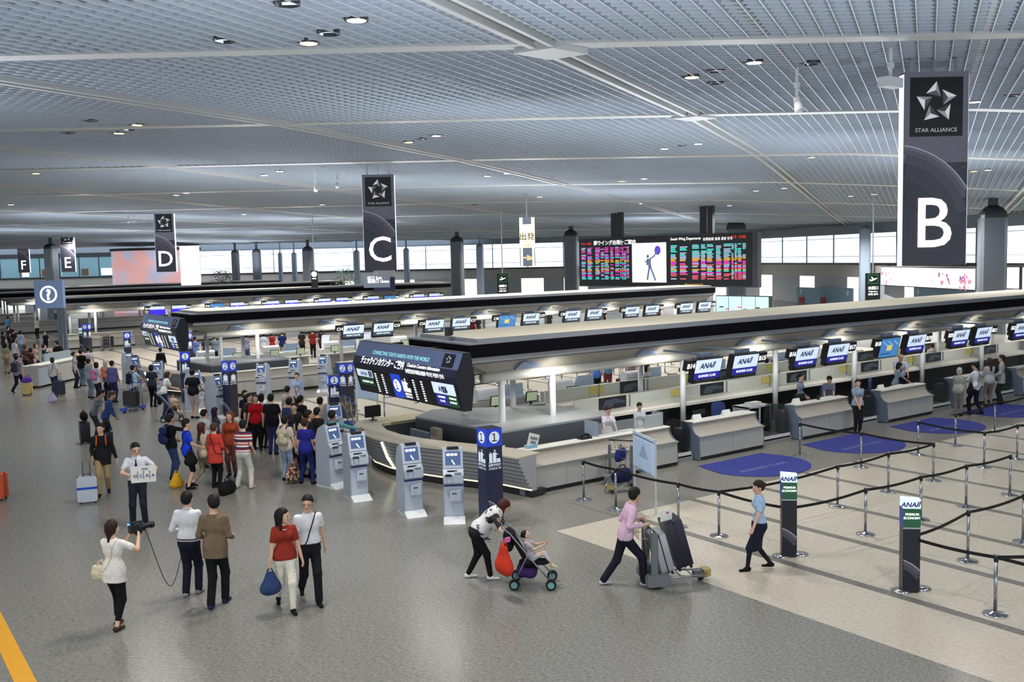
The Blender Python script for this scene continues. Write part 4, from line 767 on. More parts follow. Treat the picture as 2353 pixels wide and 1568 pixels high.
def num_pillar(n, x, y, phi, lab, h=2.0, w=.36):
    t = thing('numbered_pillar', lab, 'pillar', (x, y, 0), rz_of(phi), 'numbered check-in pillars'); w /= 2
    b = MB().box((-w,-w,0),(w,w,h), 1).box((-w-.003,-w-.003,h*.82),(w+.003,w+.003,h+.002), 0).box((-w,-w,h),(w,w,h+.004), 6)
    for k, (o, xd, dk) in enumerate([((0,-w-.006,0),(1,0,0),0),((w+.006,0,0),(0,1,0),1),((-w-.006,0,0),(0,-1,0),0)]):
        o, xd, yd = Vector(o), Vector(xd), Vector((0,0,1)); nn = xd.cross(yd)
        if k: b.add([o-xd*w*.99+nn*-.002, o+xd*w*.99+nn*-.002, o+xd*w*.99+yd*h*.82+nn*-.002, o-xd*w*.99+yd*h*.82+nn*-.002], [(0,1,2,3)], 5 if dk else 1)
        c = o+yd*h*.91; b.add([c+(xd*math.cos(a)+yd*math.sin(a))*w*.68+nn*.001 for a in [i*math.pi/16 for i in range(32)]], [tuple(range(32))], 2)
        b.text({'1':'１','2':'２'}[n], c-yd*.075+nn*.004, xd, yd, .15, 1, .015); people_icon(b, (0,h*.72), .26, 3, n == '2', o+nn*.002, xd, yd)
        b.add([o+yd*h*.655-xd*w*.8+nn*.002, o+yd*h*.655+xd*w*.8+nn*.002, o+yd*h*.66+xd*w*.8+nn*.002, o+yd*h*.66-xd*w*.8+nn*.002], [(0,1,2,3)], 3)
        b.text('自動手続き' if n == '1' else '手荷物預け', o+yd*h*.62+nn*.003, xd, yd, .045, 3, .02, w=w*1.6).text('CHECK IN' if n == '1' else 'BAG DROP', o+yd*h*.587+nn*.003, xd, yd, .04, 3, .02, w=w*1.6)
    arcs(b, -w-.28, -.1, .72, -w, w, .05, 1.0, -w-.008, 7, [(.985,1,0),(.95,.985,1),(.88,.95,3),(.8,.88,4)])
    b.build('printed_body', [CKB, CKD, CKT, CKT, CKT, CKD2, BLACK, *PL], t)
for q in [('1',10.85,15.9,-33,'nearest blue pillar numbered 1, beside the bending woman'),('1',13.6,28.9,-20,'short-looking blue pillar numbered 1 behind the crowd at the kiosks',1.7),('2',14.75,30.3,30,'blue pillar numbered 2 beside the hanging information board',1.9),('2',11.7,33.3,30,'blue pillar numbered 2 standing behind the middle kiosks'),('1',11.7,38.3,-25,'blue pillar numbered 1 behind the stroller and the man in shorts'),
          ('1',13.4,53.6,-20,'farther blue pillar numbered 1 left of the man in shorts',1.9),('2',13.2,62,10,'dark far pillar left of the second information board'),('2',15.2,49.2,25,'far blue pillar numbered 2 seen under the second canopy')]: num_pillar(*q)
# ================================================================ kiosks
KB = mat('kiosk_silver', (176,184,198), .4, .15); KF = mat('kiosk_front', (200,210,226), .4); KS = mat('kiosk_screen', (70,90,130), .3, emit=.5); KW = mat('kiosk_icons', (230,240,255), .4, emit=1.0)
def kiosk_proto():
    t = thing('check_in_kiosk', '', 'kiosk')
    pr = [(-.18,.03),(.34,.03),(.34,1.15),(.22,1.42),(.02,1.52),(-.06,1.5),(-.16,1.1),(-.26,.98),(-.26,.86),(-.18,.80)]
    MB().prism(pr, -.21, .21, 0).build('body', KB, t)
    M_ = Matrix.Translation((0,-.06,1.5)) @ Matrix.Rotation(math.radians(-14), 4, 'X'); b = MB(); b.M = M_
    b.box((-.2,-.012,-.40),(.2,.0,-.01), 0).box((-.155,-.018,-.34),(.155,-.012,-.06), 1).box((-.13,-.022,-.15),(-.06,-.018,-.1), 2).box((-.045,-.022,-.15),(.02,-.018,-.1), 2).box((.035,-.022,-.15),(.09,-.018,-.1), 2).add([(-.02,-.02,-.22),(.05,-.02,-.33),(.02,-.02,-.33),(-.03,-.02,-.25)], [(0,1,2,3)], 2)
    b.build('screen', [KF, KS, KW], t); MB().box((-.12,-.09,1.485),(.12,.0,1.535)).build('camera', BLACK, t)
    MB().box((-.2,-.275,.82),(.2,-.255,.97), 0).box((-.12,-.21,1.04),(.08,-.15,1.07), 1).box((.02,-.27,1.02),(.16,-.14,1.05), 0).torus((-.1,-.3,.99), .06, .018, 2, 1, 14).box((-.2,-.2,.74),(.2,-.19,.77), 2).build('reader_shelf', [KF, BLACK, LOGO], t)
    MB().box((-.19,-.19,.06),(.19,-.175,.74)).build('front_panel', KF, t); MB().rbox((-.08,-.29,.45),(.16,-.19,.68), .03).box((-.03,-.297,.60),(.06,-.29,.62), 1).build('printer_box', [KF, BLACK], t)
    MB().add([(-.22,-.20,.11),(.22,-.20,.11),(.22,-.42,.0),(-.22,-.42,.0),(-.22,-.2,0),(.22,-.2,0)], [(0,3,2,1),(0,4,3),(1,2,5),(3,4,5,2),(0,1,5,4)]).box((-.21,-.2,0),(.21,.36,.03)).build('foot_plate', WHITE, t)
    return t
kp = kiosk_proto(); kfirst = True
for x, y, ph, lab in [(10.5,16.75,-4,'kiosk nearest the first numbered pillar, facing the viewer'),(10.05,17.75,-24,'second kiosk left of the first numbered pillar'),(9.78,19.75,-28,'third kiosk in the near row, by the ribbed desk'),(9.85,21.2,-48,'leftmost kiosk of the near row, seen from the side'),(11.35,24.2,-30,'kiosk in the crowd behind the blue t-shirt person'),
    (14.0,36.1,8,'kiosk standing left in front of the second island wall'),(15.6,36.7,8,'middle kiosk in front of the second island wall'),(17.1,37.2,8,'right kiosk in front of the second island wall'),(11.3,33.6,-65,'kiosk seen from the side left of pillar 2'),(11.2,35.6,-60,'kiosk right of the man in white shorts'),
    (11.2,40.3,-15,'kiosk just left of pillar 1 in the second queue'),(11.1,43.5,-50,'kiosk with rounded top behind the waiting hats'),(11.4,45.6,-40,'farthest kiosk of the second queue'),(24.5,47.5,180,'kiosk with a cream top left behind the second island'),(22.0,47.4,180,'kiosk with a cream top farther left behind the second island')]:
    if kfirst: kp.location = (x,y,0); kp.rotation_euler = (0,0,rz_of(ph)); kp['label'] = lab; kp['group'] = 'self check-in kiosks'; kfirst = False
    else: dup(kp, (x,y,0), rz_of(ph), lab)
# white notice boards on two legs
def notice(x0, y0, x1, y1, z0, z1, lab):
    rz, L = frame((x0,y0,0), (x1,y1,0)); t = thing('notice_board', lab, 'notice board', (x0,y0,0), rz); PB = mat('notice_paper', (190,212,238), .5, emit=.15)
    MB().box((0,-.02,z0),(L,.02,z1), 0).build('frame', mat('notice_frame', (205,215,225), .4, .2), t); b = MB().box((.03,-.026,z0+.03),(L-.03,-.02,z1-.03), 0).box((.05,-.03,z1-.07),(L-.05,-.026,z1-.05), 1)
    for k in range(26): b.box((.09,-.029,z1-.12-k*.028),(L-.09-.12*((k*7) % 3)*.5,-.026,z1-.126-k*.028), 2)
    b.add([(L*.5,-.03,z0+.62),(L*.3,-.03,z0+.3),(L*.7,-.03,z0+.3)], [(0,1,2)], 2).build('notice_sheet', [PB, LOGO, mat('notice_print', (160,182,215), .6)], t)
    for x in (.02, L-.02): MB().box((x-.018,-.018,0),(x+.018,.018,z1)).build('leg', t and mat('notice_frame', (0,0,0)), t)
a, c = at(1458,1150), at(1508,1183)
notice(a.x, a.y, c.x, c.y, .78, 1.56, 'white notice board on two legs behind the pink-shirted man'); notice(14.75,29.6,15.05,28.6,.75,1.6,'white notice board on legs below the left end of the information board')
# ================================================================ hanging information boards at the canopy heads
def info_board(Y, lab, pale=False):
    # lies in the plane X = 12.1, long axis along Y; leans
    t = thing('information_board', lab, 'information board', (12.05, Y+.8, 0)); LB = 5.2
    IB1 = mat('info_top', (84,96,130), .35, emit=.35) if not pale else mat('info_pale', (150,195,225), .4, emit=.7); IB2 = mat('info_dark', (30,34,58), .35, emit=.12) if not pale else IB1; IB3 = mat('info_black', (12,14,22), .4) if not pale else mat('info_pale2', (180,225,235), .4, emit=.8)
    # face toward -X: local axes u=-Y direction (left to right seen by viewer)
    def V(u, z): # z from 1.85 to 3.2, upper part sloping back
        yy = LB-u; off = -(z-2.65)*.0 if z < 2.65 else (z-2.65)*.42
        return Vector((-.0+off-(.20 if z < 2.65 else .20)+(2.65-z)*(-.0 if z >= 2.65 else -.30)*-1*0, yy, z))
    def Vb(u, z): q = V(u, z); q.x += (2.65-z)*.28 if z < 2.65 else 0; return q
    def patch(b, u0, z0, u1, z1, m, lift): n = Vector((-lift,0,0)); b.add([Vb(u0,z0)+n, Vb(u1,z0)+n, Vb(u1,z1)+n, Vb(u0,z1)+n], [(0,1,2,3)], m)
    pr = [(-.20,2.65),(.06,3.22),(.24,3.22),(.34,2.6),(.24,1.85),(.024,1.85)]
    MB().prism([(x, z) for x, z in pr], 0, LB, 1).build('housing', mat('info_housing', (22,24,36), .4), t)
    b = MB(); patch(b, 0, 2.83, LB, 3.215, 0, .004); patch(b, 0, 2.65, LB, 2.85, 1, .003); patch(b, 0, 2.5, LB, 2.65, 1, .003); patch(b, 0, 1.86, LB, 2.5, 2, .003)
    def tx(s, u, z, h, m, w, bold=.012, al=0): q = Vb(u, z)+Vector((-.012,0,0)); up = (Vb(u, z+.05)-Vb(u, z)); b.text(s, q, (0,-1,0), up, h, m, bold, al, w=w)
    tx('CONNECTING TOKYO NARITA WITH THE WORLD', .95, 2.93, .10, 3, 2.9); tx('チェックインカウンター ご案内', .45, 2.68, .16, 4, 2.3, .02); tx('Check-in Counters Information', 2.9, 2.75, .09, 4, 1.55); tx('办理登机手续柜台指南 체크인 카운터 안내', 2.9, 2.6, .09, 4, 1.8)
    patch(b, 4.45, 2.86, 4.95, 3.17, 5, .008); q = Vb(4.7, 3.04)+Vector((-.014,0,0)); star(b, q, (0,-1,0), (Vb(4.7,3.1)-Vb(4.7,3.04)).normalized(), .11, 8, .002)
    c0 = []
    patch(b, 0.1, 2.28, 1.0, 2.48, 6, .01); patch(b, 0.15, 2.05, 1.0, 2.27, 7, .01); tx('ANA', .3, 2.32, .11, 11, .4, .03); tx('ECONOMY CLASS', .3, 2.12, .06, 4, .6)
    patch(b, 2.0, 1.88, 2.5, 2.5, 12, .01); patch(b, 2.5, 1.88, 2.95, 2.5, 1, .01); q = Vb(2.25, 2.2)+Vector((-.016,0,0)); up = (Vb(2.25,2.25)-Vb(2.25,2.2)).normalized()
    b.add([q+Vector((0,-1,0))*.17*math.cos(a)+up*.17*math.sin(a) for a in [i*math.pi/12 for i in range(24)]], [tuple(range(24))], 4); b.text('１', q-up*.1+Vector((-.01,0,0)), (0,-1,0), up, .2, 12, .03)
    people_icon(b, (0,0), .36, 4, False, Vb(2.73,2.25)+Vector((-.016,0,0)), Vector((0,-1,0)), up); tx('自動手続き', 2.56, 1.99, .05, 4, .34); tx('CHECK IN', 2.56, 1.92, .05, 4, .34)
    patch(b, 4.05, 2.2, 5.05, 2.48, 6, .01); patch(b, 4.1, 1.92, 4.6, 2.19, 13, .01); patch(b, 4.6, 1.92, 5.08, 2.19, 7, .01); tx('ANA', 4.3, 2.26, .14, 11, .42, .03)
    tx('BUSINESS', 4.2, 2.1, .05, 4, .32); tx('CLASS', 4.25, 2.0, .05, 4, .22); tx('PREMIUM', 4.7, 2.1, .05, 4, .3); tx('ECONOMY', 4.7, 2.0, .05, 4, .3)
    for u, z in ((1.0,2.3),(4.72,2.24)): patch(b, u-.22, z, u-.14, z+.16, 11, .016); patch(b, u-.12, z, u-.04, z+.16, 11, .016)
    for u in (1.12, 1.5, 3.1, 3.5):
        for k in range(9): patch(b, u, 2.40-k*.06, u+.09, 2.43-k*.06, 4, .012)
    b.build('printed_face', [IB1, IB2, IB3, mat('info_cyan', (150,225,235), .5, emit=.8), BNW, PIN, SWH, GRN, *STG, LOGO, PBL if pale else mat('info_blue_panel', (40,76,220), .4, emit=.5), NAVY], t)
    MB().box((.2,2.0,3.02),(.72,2.1,3.2)).build('bracket', BLACK, t); MB().box((.2,4.0,3.02),(.72,4.1,3.2)).build('bracket', BLACK, t); MB().box((.28,.8,2.2),(.60,1.5,3.0)).build('control_box', BLACK, t)
info_board(17.9, 'large dark tilted information board with Japanese text at the head of the nearest canopy'); info_board(39.1, 'second dark tilted information board, left under the C row canopy'); info_board(88.6, 'small pale blue information board left of the question mark sign', True)
# ================================================================ people: signed-distance bodies turned into meshes
SKIN = mat('skin', (222,178,150), .55); SKIN2 = mat('skin_tan', (196,150,120), .55); SKIN3 = mat('skin_dark', (140,98,76), .55); EYEM = mat('eye_dark', (24,20,20), .3); LIP = mat('lips', (176,98,92), .5)
def smin(a, b, k): h = np.clip(.5+.5*(b-a)/k, 0, 1); return b*(1-h)+a*h-k*h*(1-h)
class Sdf:
    def __init__(s): s.p = []                # primitives
    def cone(s, a, b, ra, rb=None, n=None, q=1.0, k=.02):   # tapered limb; squashed by q along unit n
        s.p.append(('c', np.array(a, float), np.array(b, float), ra, ra if rb is None else rb, None if n is None else np.array(n, float), q, k)); return s
    def ell(s, c, r, k=.02, R=None): s.p.append(('e', np.array(c, float), np.array(r, float), R, k)); return s
    def bounds(s):
        lo = np.full(3, 9.); hi = -lo
        for p in s.p:
            pts = [(p[1], p[3]), (p[2], p[4])] if p[0] == 'c' else [(p[1], max(p[2]))]
            for c, r in pts: lo = np.minimum(lo, c-r); hi = np.maximum(hi, c+r)
        return lo, hi
    def val(s, P):
        d = None
        for p in s.p:
            if p[0] == 'c':
                a, b, ra, rb, n, q, k = p[1:]; v = P-a; w = b-a
                if n is not None: v = v+(v@n)[..., None]*n*(1/q-1); w = w+(w@n)*n*(1/q-1)
                t = np.clip((v@w)/max(w@w, 1e-9), 0, 1); e = np.linalg.norm(v-t[..., None]*w, axis=-1)-(ra+(rb-ra)*t)
                if n is not None: e = e*(.5+.5*q)
            else:
                c, r, R, k = p[1:]; v = P-c
                if R is not None: v = v@R
                l = np.linalg.norm(v/r, axis=-1); e = (l-1)*min(r)*.9+(l-1)*.1*max(r)
            d = e if d is None else smin(d, e, k)
        return d
def surf(f, lo, hi, h):
    lo, hi = lo-2.5*h, hi+2.5*h; n = np.maximum(4, np.ceil((hi-lo)/h).astype(int)+1)
    ax = [lo[i]+h*np.arange(n[i]) for i in range(3)]; G = np.stack(np.meshgrid(*ax, indexing='ij'), -1); D = f(G)
    S = D < 0; c = [slice(None, -1), slice(1, None)]; cnt = np.zeros(n-1, int); acc = np.zeros((*(n-1), 3))
    for axis in range(3):
        for o1 in (0, 1):
            for o2 in (0, 1):
                ot = [i for i in range(3) if i != axis]; i0 = [None]*3; i1 = [None]*3
                i0[axis], i1[axis] = c[0], c[1]; i0[ot[0]] = i1[ot[0]] = c[o1]; i0[ot[1]] = i1[ot[1]] = c[o2]
                a, b = D[tuple(i0)], D[tuple(i1)]; x = (a < 0) != (b < 0); t = np.where(x, a/np.where(x, a-b, 1), 0)
                pt = np.zeros((*(n-1), 3)); pt[..., axis] = t; pt[..., ot[0]] = o1; pt[..., ot[1]] = o2
                acc += pt*x[..., None]; cnt += x
    m = cnt > 0; idx = np.full(n-1, -1); idx[m] = np.arange(m.sum())
    base = np.argwhere(m); V = lo+(base+acc[m]/cnt[m][:, None])*h; Fs = []
    for axis in range(3):
        ot = [(axis+1) % 3, (axis+2) % 3]; sa = [slice(1, -1)]*3; sb = [slice(1, -1)]*3; sa[axis] = slice(0, -1); sb[axis] = slice(1, None)
        A, B = S[tuple(sa)], S[tuple(sb)]; off = np.array([1, 1, 1]); off[axis] = 0
        for sign in (0, 1):
            w = np.argwhere(A & ~B if sign == 0 else B & ~A)+off
            if len(w) == 0: continue
            def I(d1, d2): q = w.copy(); q[:, ot[0]] -= d1; q[:, ot[1]] -= d2; return idx[q[:, 0], q[:, 1], q[:, 2]]
            qd = np.stack([I(1,1), I(0,1), I(0,0), I(1,0)], 1); Fs.append(qd if sign == 0 else qd[:, ::-1])
    Fq = np.concatenate(Fs) if Fs else np.zeros((0, 4), int); Fq = Fq[(Fq >= 0).all(1)]
    return V, Fq
def smesh(name, parts, mats, parent, mi=None):
    vs, fs, ms, n = [], [], [], 0
    for k, (V, Q) in enumerate(parts): vs.append(V); fs.append(Q+n); ms += [mi[k] if mi else 0]*len(Q); n += len(V)
    me = bpy.data.meshes.new(name); V = np.concatenate(vs); Q = np.concatenate(fs).astype(np.int32)
    me.vertices.add(len(V)); me.vertices.foreach_set('co', V.astype(np.float32).ravel()); me.loops.add(Q.size); me.loops.foreach_set('vertex_index', Q.ravel())
    me.polygons.add(len(Q)); me.polygons.foreach_set('loop_start', np.arange(0, Q.size, 4, dtype=np.int32))
    for m in (mats if isinstance(mats, (list, tuple)) else [mats]): me.materials.append(m)
    me.polygons.foreach_set('material_index', np.array(ms, dtype=np.int32)); me.update(calc_edges=True); me.validate(); me.shade_smooth()
    o = bpy.data.objects.new(name, me); COL.objects.link(o); o.parent = parent; return o
def V3(*a): return np.array(a, float)
def ik(a, t, l1, l2, hint):
    d = t-a; L = np.linalg.norm(d); L2 = min(L, (l1+l2)*.999); d = d/max(L, 1e-6); t = a+d*L2
    c = (l1*l1+L2*L2-l2*l2)/(2*L2); h = math.sqrt(max(l1*l1-c*c, 0)); hn = hint-d*(hint@d); hn = hn/max(np.linalg.norm(hn), 1e-6)
    return a+d*c+hn*h, t
_CM = {}
def cloth(c):
    c = tuple(c)
    if c not in _CM:
        m = _CM[c] = mat('cloth_%d_%d_%d' % c, c, .85, spec=.2, noise=.10, nscale=9); nt = m.node_tree
        tc = nt.nodes.new('ShaderNodeTexCoord'); mp = nt.nodes.new('ShaderNodeMapping'); mp.inputs['Scale'].default_value = (1.6, 1.6, 1); nz = nt.nodes.new('ShaderNodeTexNoise'); nz.inputs['Scale'].default_value = 7; nz.inputs['Detail'].default_value = 3; nz.inputs['Distortion'].default_value = 1.2
        bp = nt.nodes.new('ShaderNodeBump'); bp.inputs['Strength'].default_value = .6; bp.inputs['Distance'].default_value = .05
        nt.links.new(tc.outputs['Object'], mp.inputs[0]); nt.links.new(mp.outputs[0], nz.inputs['Vector']); nt.links.new(nz.outputs['Fac'], bp.inputs['Height']); nt.links.new(bp.outputs[0], nt.nodes['Principled BSDF'].inputs['Normal'])
    return _CM[c]
def person(label, loc, phi, H=1.68, sex='m', lean=0.0, twist=0.0, feet=None, hands=None, head=(0, 0), top=(230,230,230), sleeve='short', bottom=(30,32,45), legs='trousers', shoes=(25,25,28),
           hair='short', hc=(22,18,18), skin=0, lod=1, hem=.47, jacket=False, group=None, elbow=None, crouch=0, seat=False, glasses=False, stripes=None, fat=1.0, knees=None, name='person'):
    s = H/1.7; t = thing(name, label, 'person', (loc[0], loc[1], loc[2] if len(loc) > 2 else 0), rz_of(phi), group); sk = [SKIN, SKIN2, SKIN3][skin]
    r = {0: .024, 1: .018, 2: .013}[lod]*1.0; F_ = sex == 'f'
    feet = feet or [(-.09, 0.02), (.09, -.02)]; hd = hands or [(-.27, .05, .80), (.27, .05, .80)]
    hipw = .085*s; L1, L2 = .415*s, .405*s; an = .075*s
    ank = [V3(f[0]*s, f[1]*s, an+(f[2]*s if len(f) > 2 else 0)) for f in feet]
    mid = sum(ank)/2; hz = .90*s-crouch*s
    hc0 = V3(mid[0]*.6, mid[1]*.6 if not seat else -.0, hz)
    for a in ank:
        if not seat:
            hxy = math.hypot(a[0]-hc0[0], a[1]-hc0[1])*.9; hz = min(hz, a[2]+math.sqrt(max((L1+L2)**2*.995-hxy**2, .1)))
    hc0[2] = hz if not seat else .50*s; la = math.radians(lean); up = V3(0, math.sin(la), math.cos(la)); fw = V3(0, math.cos(la), -math.sin(la))
    if lean < 20: hc0[1] -= 0
    else: hc0[1] -= .10*s*math.sin(la)
    X = V3(1, 0, 0); tw = math.radians(twist); Xs = V3(math.cos(tw), -math.sin(tw)*math.cos(la), math.sin(tw)*math.sin(la)); fs_ = np.cross(up, Xs)
    waist = hc0+up*.14*s; chest = hc0+up*.36*s; neck = hc0+up*.535*s; sw = (.148 if F_ else .168)*s; sh = [neck-up*.055*s-Xs*sw, neck-up*.055*s+Xs*sw]
    arms = []
    for i in (0, 1):
        tg = V3(*hd[i])*s; hint = V3(*(elbow[i] if elbow else ((-.28 if i == 0 else .28), -1, -.5))); e, w = ik(sh[i], tg, .275*s, .245*s, hint); arms.append((sh[i], e, w))
    lg = []
    for i in (0, 1):
        h = hc0+X*(hipw*(1 if i else -1))-V3(0, 0, .02*s); hint = V3(.0, 1, .15) if not knees else V3(*knees[i]); k, a = ik(h, ank[i], L1, L2, hint); lg.append((h, k, a))
    g = fat; ta, tb = (.112*g*s, .135*g*s) if not F_ else (.097*g*s, .118*g*s)
    def torso(S, o, bot=-.04):
        hp = (.125 if F_ else .12)+(.016 if o > 0 and hem < .6 else 0)
        S.cone(hc0+up*.02*s-X*.045*s, hc0+up*.02*s+X*.045*s, hp*s*g**.5+o, None, fs_, .82, .03)
        S.cone(waist-Xs*.042*s, waist+Xs*.042*s, ta*1.0+o, None, fs_, .76, .08); S.cone(chest-Xs*.055*s, chest+Xs*.055*s, ta*1.06+o, None, fs_, .74, .08)
        S.cone(neck-up*.08*s-Xs*sw*.62, neck-up*.08*s+Xs*sw*.62, .058*s+o, None, fs_, .95, .07); S.cone(neck-up*.06*s, neck-up*.01*s, .062*s+o, .05*s+o, None, 1, .06)
        if F_: S.ell(chest+fs_*.065*s-Xs*.065*s+up*.02*s, V3(.06, .055, .06)*s+o, .03); S.ell(chest+fs_*.065*s+Xs*.065*s+up*.02*s, V3(.06, .055, .06)*s+o, .03)
    B = Sdf(); torso(B, -.004)
    nt_ = neck+up*.068*s+fw*(.01+.04*math.sin(la))*s; hp_, hy = math.radians(head[0]), math.radians(head[1])   # pitch down, yaw right
    B.cone(neck-up*.04*s, nt_+up*.02*s, .060*s*(.86 if F_ else 1), .053*s*(.86 if F_ else 1), k=.04)
    for a in arms: B.cone(a[0], a[1], .047*s*g**.5, .036*s, k=.03); B.cone(a[1], a[2], .036*s, .025*s, k=.02)
    for l in lg: B.cone(l[0], l[1], .076*s*g**.5, .048*s, k=.04); B.cone(l[1], l[2], .050*s, .034*s, k=.02)
    lo, hi = B.bounds(); parts = [surf(B.val, lo, hi, r)]; mi = [0]
    # head
    hcn = nt_+up*.085*s*.6+V3(0, 0, .085*s*.5)+fw*.012*s
    f3 = V3(math.sin(hy)*math.cos(hp_), math.cos(hy)*math.cos(hp_), -math.sin(hp_)); x3 = V3(math.cos(hy), -math.sin(hy), 0); u3 = np.cross(x3, f3)
    if seat or lean > 15: pass
    R = np.stack([x3, f3, u3], 1); q = s*1.07
    Hd = Sdf().ell(hcn+u3*.035*q-f3*.012*q, V3(.074, .092, .086)*q, .02, R).ell(hcn-u3*.035*q+f3*.022*q, V3(.056, .066, .078)*q, .04, R).ell(hcn-u3*.085*q+f3*.062*q, V3(.026, .02, .02)*q, .03, R)
    Hd.cone(hcn+u3*.012*q+f3*.088*q, hcn-u3*.022*q+f3*.105*q, .007*q, .012*q, k=.012)
    for sd in (-1, 1): Hd.ell(hcn+x3*sd*.076*q-f3*.008*q-u3*.005*q, V3(.008, .018, .03)*q, .008, R); Hd.ell(hcn+x3*sd*.03*q+f3*.07*q-u3*.018*q, V3(.02, .016, .02)*q, .02, R)
    lo, hi = Hd.bounds(); parts.append(surf(Hd.val, lo, hi, {0: .014, 1: .009, 2: .006}[lod])); mi.append(0)
    # hands: palm, four fingers of different length, thumb from the side
    for i in (0, 1):
        e, w = arms[i][1], arms[i][2]; d = (w-e)/np.linalg.norm(w-e); inn = V3(1 if i == 0 else -1, .25, 0); inn = inn-d*(inn@d); inn /= np.linalg.norm(inn); sdv = np.cross(d, inn)
        if sdv[1] < 0: sdv = -sdv
        Hn = Sdf().cone(w-d*.01, w+d*.075*s, .026*s, .034*s, inn, .5, .012)
        for j, (ln, of) in enumerate(((.068, .024), (.077, .008), (.072, -.009), (.056, -.025))):
            p0 = w+d*.078*s+sdv*of*s; p1 = p0+(d*.96+inn*.28)*ln*.5*s; p2 = p1+(d*.75+inn*.66)*ln*.5*s
            Hn.cone(p0, p1, .0092*s, .0085*s, k=.004); Hn.cone(p1, p2, .0085*s, .007*s, k=.003)
        p0 = w+d*.022*s+sdv*.026*s; p1 = p0+(d*.6+sdv*.7+inn*.3)*.036*s; Hn.cone(p0, p1, .012*s, .010*s, k=.008); Hn.cone(p1, p1+(d*.9+inn*.4+sdv*.1)*.03*s, .010*s, .008*s, k=.003)
        lo, hi = Hn.bounds(); parts.append(surf(Hn.val, lo, hi, {0: .012, 1: .0085, 2: .006}[lod])); mi.append(0)
    E_ = []
    if lod:
        def feat(c, rr, m, n=8):
            b = MB(); b.ball((0,0,0), rr, 0, n); Vv = np.array(b.v)@R.T+c; Q = np.array([f if len(f) == 4 else (*f, f[2]) for f in b.f]); E_.append((Vv, b.f, m))
        for sd in (-1, 1):
            feat(hcn+x3*sd*.031*q+f3*.0835*q-u3*.004*q, (.013*q, .006*q, .0065*q), 1); feat(hcn+x3*sd*.032*q+f3*.083*q+u3*.017*q, (.019*q, .006*q, .0035*q), 1)
        feat(hcn+f3*.085*q-u3*.058*q, (.022*q, .007*q, .006*q), 2)
    body = smesh('body', parts, [sk, EYEM, LIP], t, mi)
    if E_:
        import bmesh
        bm = bmesh.new(); bm.from_mesh(body.data)
        for Vv, fl, m in E_:
            vv = [bm.verts.new(p) for p in Vv]
            for f in fl:
                fc = bm.faces.new([vv[k] for k in f]); fc.material_index = m; fc.smooth = True
        bm.to_mesh(body.data); bm.free()
    # ---- clothes
    tc_ = cloth(top) if not stripes else stripes; bc = cloth(bottom)
    hemp = hc0+up*((.0 if not jacket else -.05)*s)+up*((hem-.47)*s)
    T = Sdf(); torso(T, .012*s); 
    if jacket or hem < .45: T.cone(hc0-up*.17*s-X*.06*s, hc0-up*.17*s+X*.06*s, .125*s*g**.5+.016, None, fs_, .88, .08)
    for a in arms:
        if sleeve == 'none': T.cone(a[0], a[0]+(a[1]-a[0])*.12, .05*s, .05*s, k=.03)
        else:
            fr = 1 if sleeve == 'long' else .62; T.cone(a[0], a[0]+(a[1]-a[0])*fr, .056*s*g**.5, (.047 if sleeve == 'long' else .056)*s, k=.03)
            if sleeve == 'long': T.cone(a[1], a[1]+(a[2]-a[1])*.93, .048*s, .036*s, k=.02)
    if sleeve == 'short':
        fT = T.val; cuts = [(a[0]+(a[1]-a[0])*.68, (a[1]-a[0])/np.linalg.norm(a[1]-a[0])) for a in arms]
        def f2(P, fT=fT): return fT(P)
    else: f2 = T.val
    hl = hemp-up*.10*s
    ncut = neck+up*.012*s
    def ft(P):
        d = f2(P)
        dd = np.maximum(d, -((P-hl)@up)); near = np.abs((P-hc0)@X) < .21*s*g     # hem cuts only the torso, not low-hanging sleeves
        d = np.where(near & (((P-hc0)@fs_) < .2*s), dd, d)
        w = P-ncut; r_ = np.linalg.norm(w-(w@up)[..., None]*up, axis=-1)
        return np.where(r_ < .12*s, np.maximum(d, w@up), d)
    lo, hi = T.bounds(); smesh('jacket' if jacket else 'shirt', [surf(ft, lo, hi, r)], tc_, t)
    if legs in ('trousers', 'shorts', 'cropped'):
        L_ = Sdf(); L_.cone(hc0+up*.01*s-X*.045*s, hc0+up*.01*s+X*.045*s, (.132 if F_ else .126)*s*g**.5, None, fw, .84, .04)
        for l in lg:
            L_.cone(l[0], l[1], .090*s*g**.5, .068*s, k=.05)
            if legs != 'shorts': fr = .97 if legs == 'trousers' else .72; L_.cone(l[1], l[1]+(l[2]-l[1])*fr, .067*s, (.060 if not F_ else .047)*s, k=.03)
        top_ = hc0+up*.085*s; f_ = lambda P: np.maximum(L_.val(P), (P-top_)@up); lo, hi = L_.bounds(); smesh('trousers' if legs != 'shorts' else 'shorts', [surf(f_, lo, hi, r)], bc, t)
    elif legs == 'skirt':
        L_ = Sdf(); kz = (lg[0][1]+lg[1][1])/2; dz = V3(0, 0, 1)
        L_.cone(hc0+up*.01*s-X*.04*s, hc0+up*.01*s+X*.04*s, .128*s, None, fw, .85, .05)
        for l in lg: L_.cone(l[0], l[1]-V3(0,0,.04*s), .10*s, .085*s, k=.08)
        m_ = (lg[0][0]+lg[1][0])/2; L_.cone(m_, kz-V3(0,0,.04*s), .11*s, .10*s, k=.06)
        zc = min(lg[0][1][2], lg[1][1][2])-.05*s; top_ = hc0+up*.085*s
        f_ = lambda P: np.maximum(np.maximum(L_.val(P), (P-top_)@up), zc-P[..., 2]); lo, hi = L_.bounds(); smesh('skirt', [surf(f_, lo, hi, r)], bc, t)
        K = Sdf()
        for l in lg: K.cone(l[1], l[2], .053*s, .037*s, k=.02); K.cone(l[0], l[1], .07*s, .052*s, k=.02)
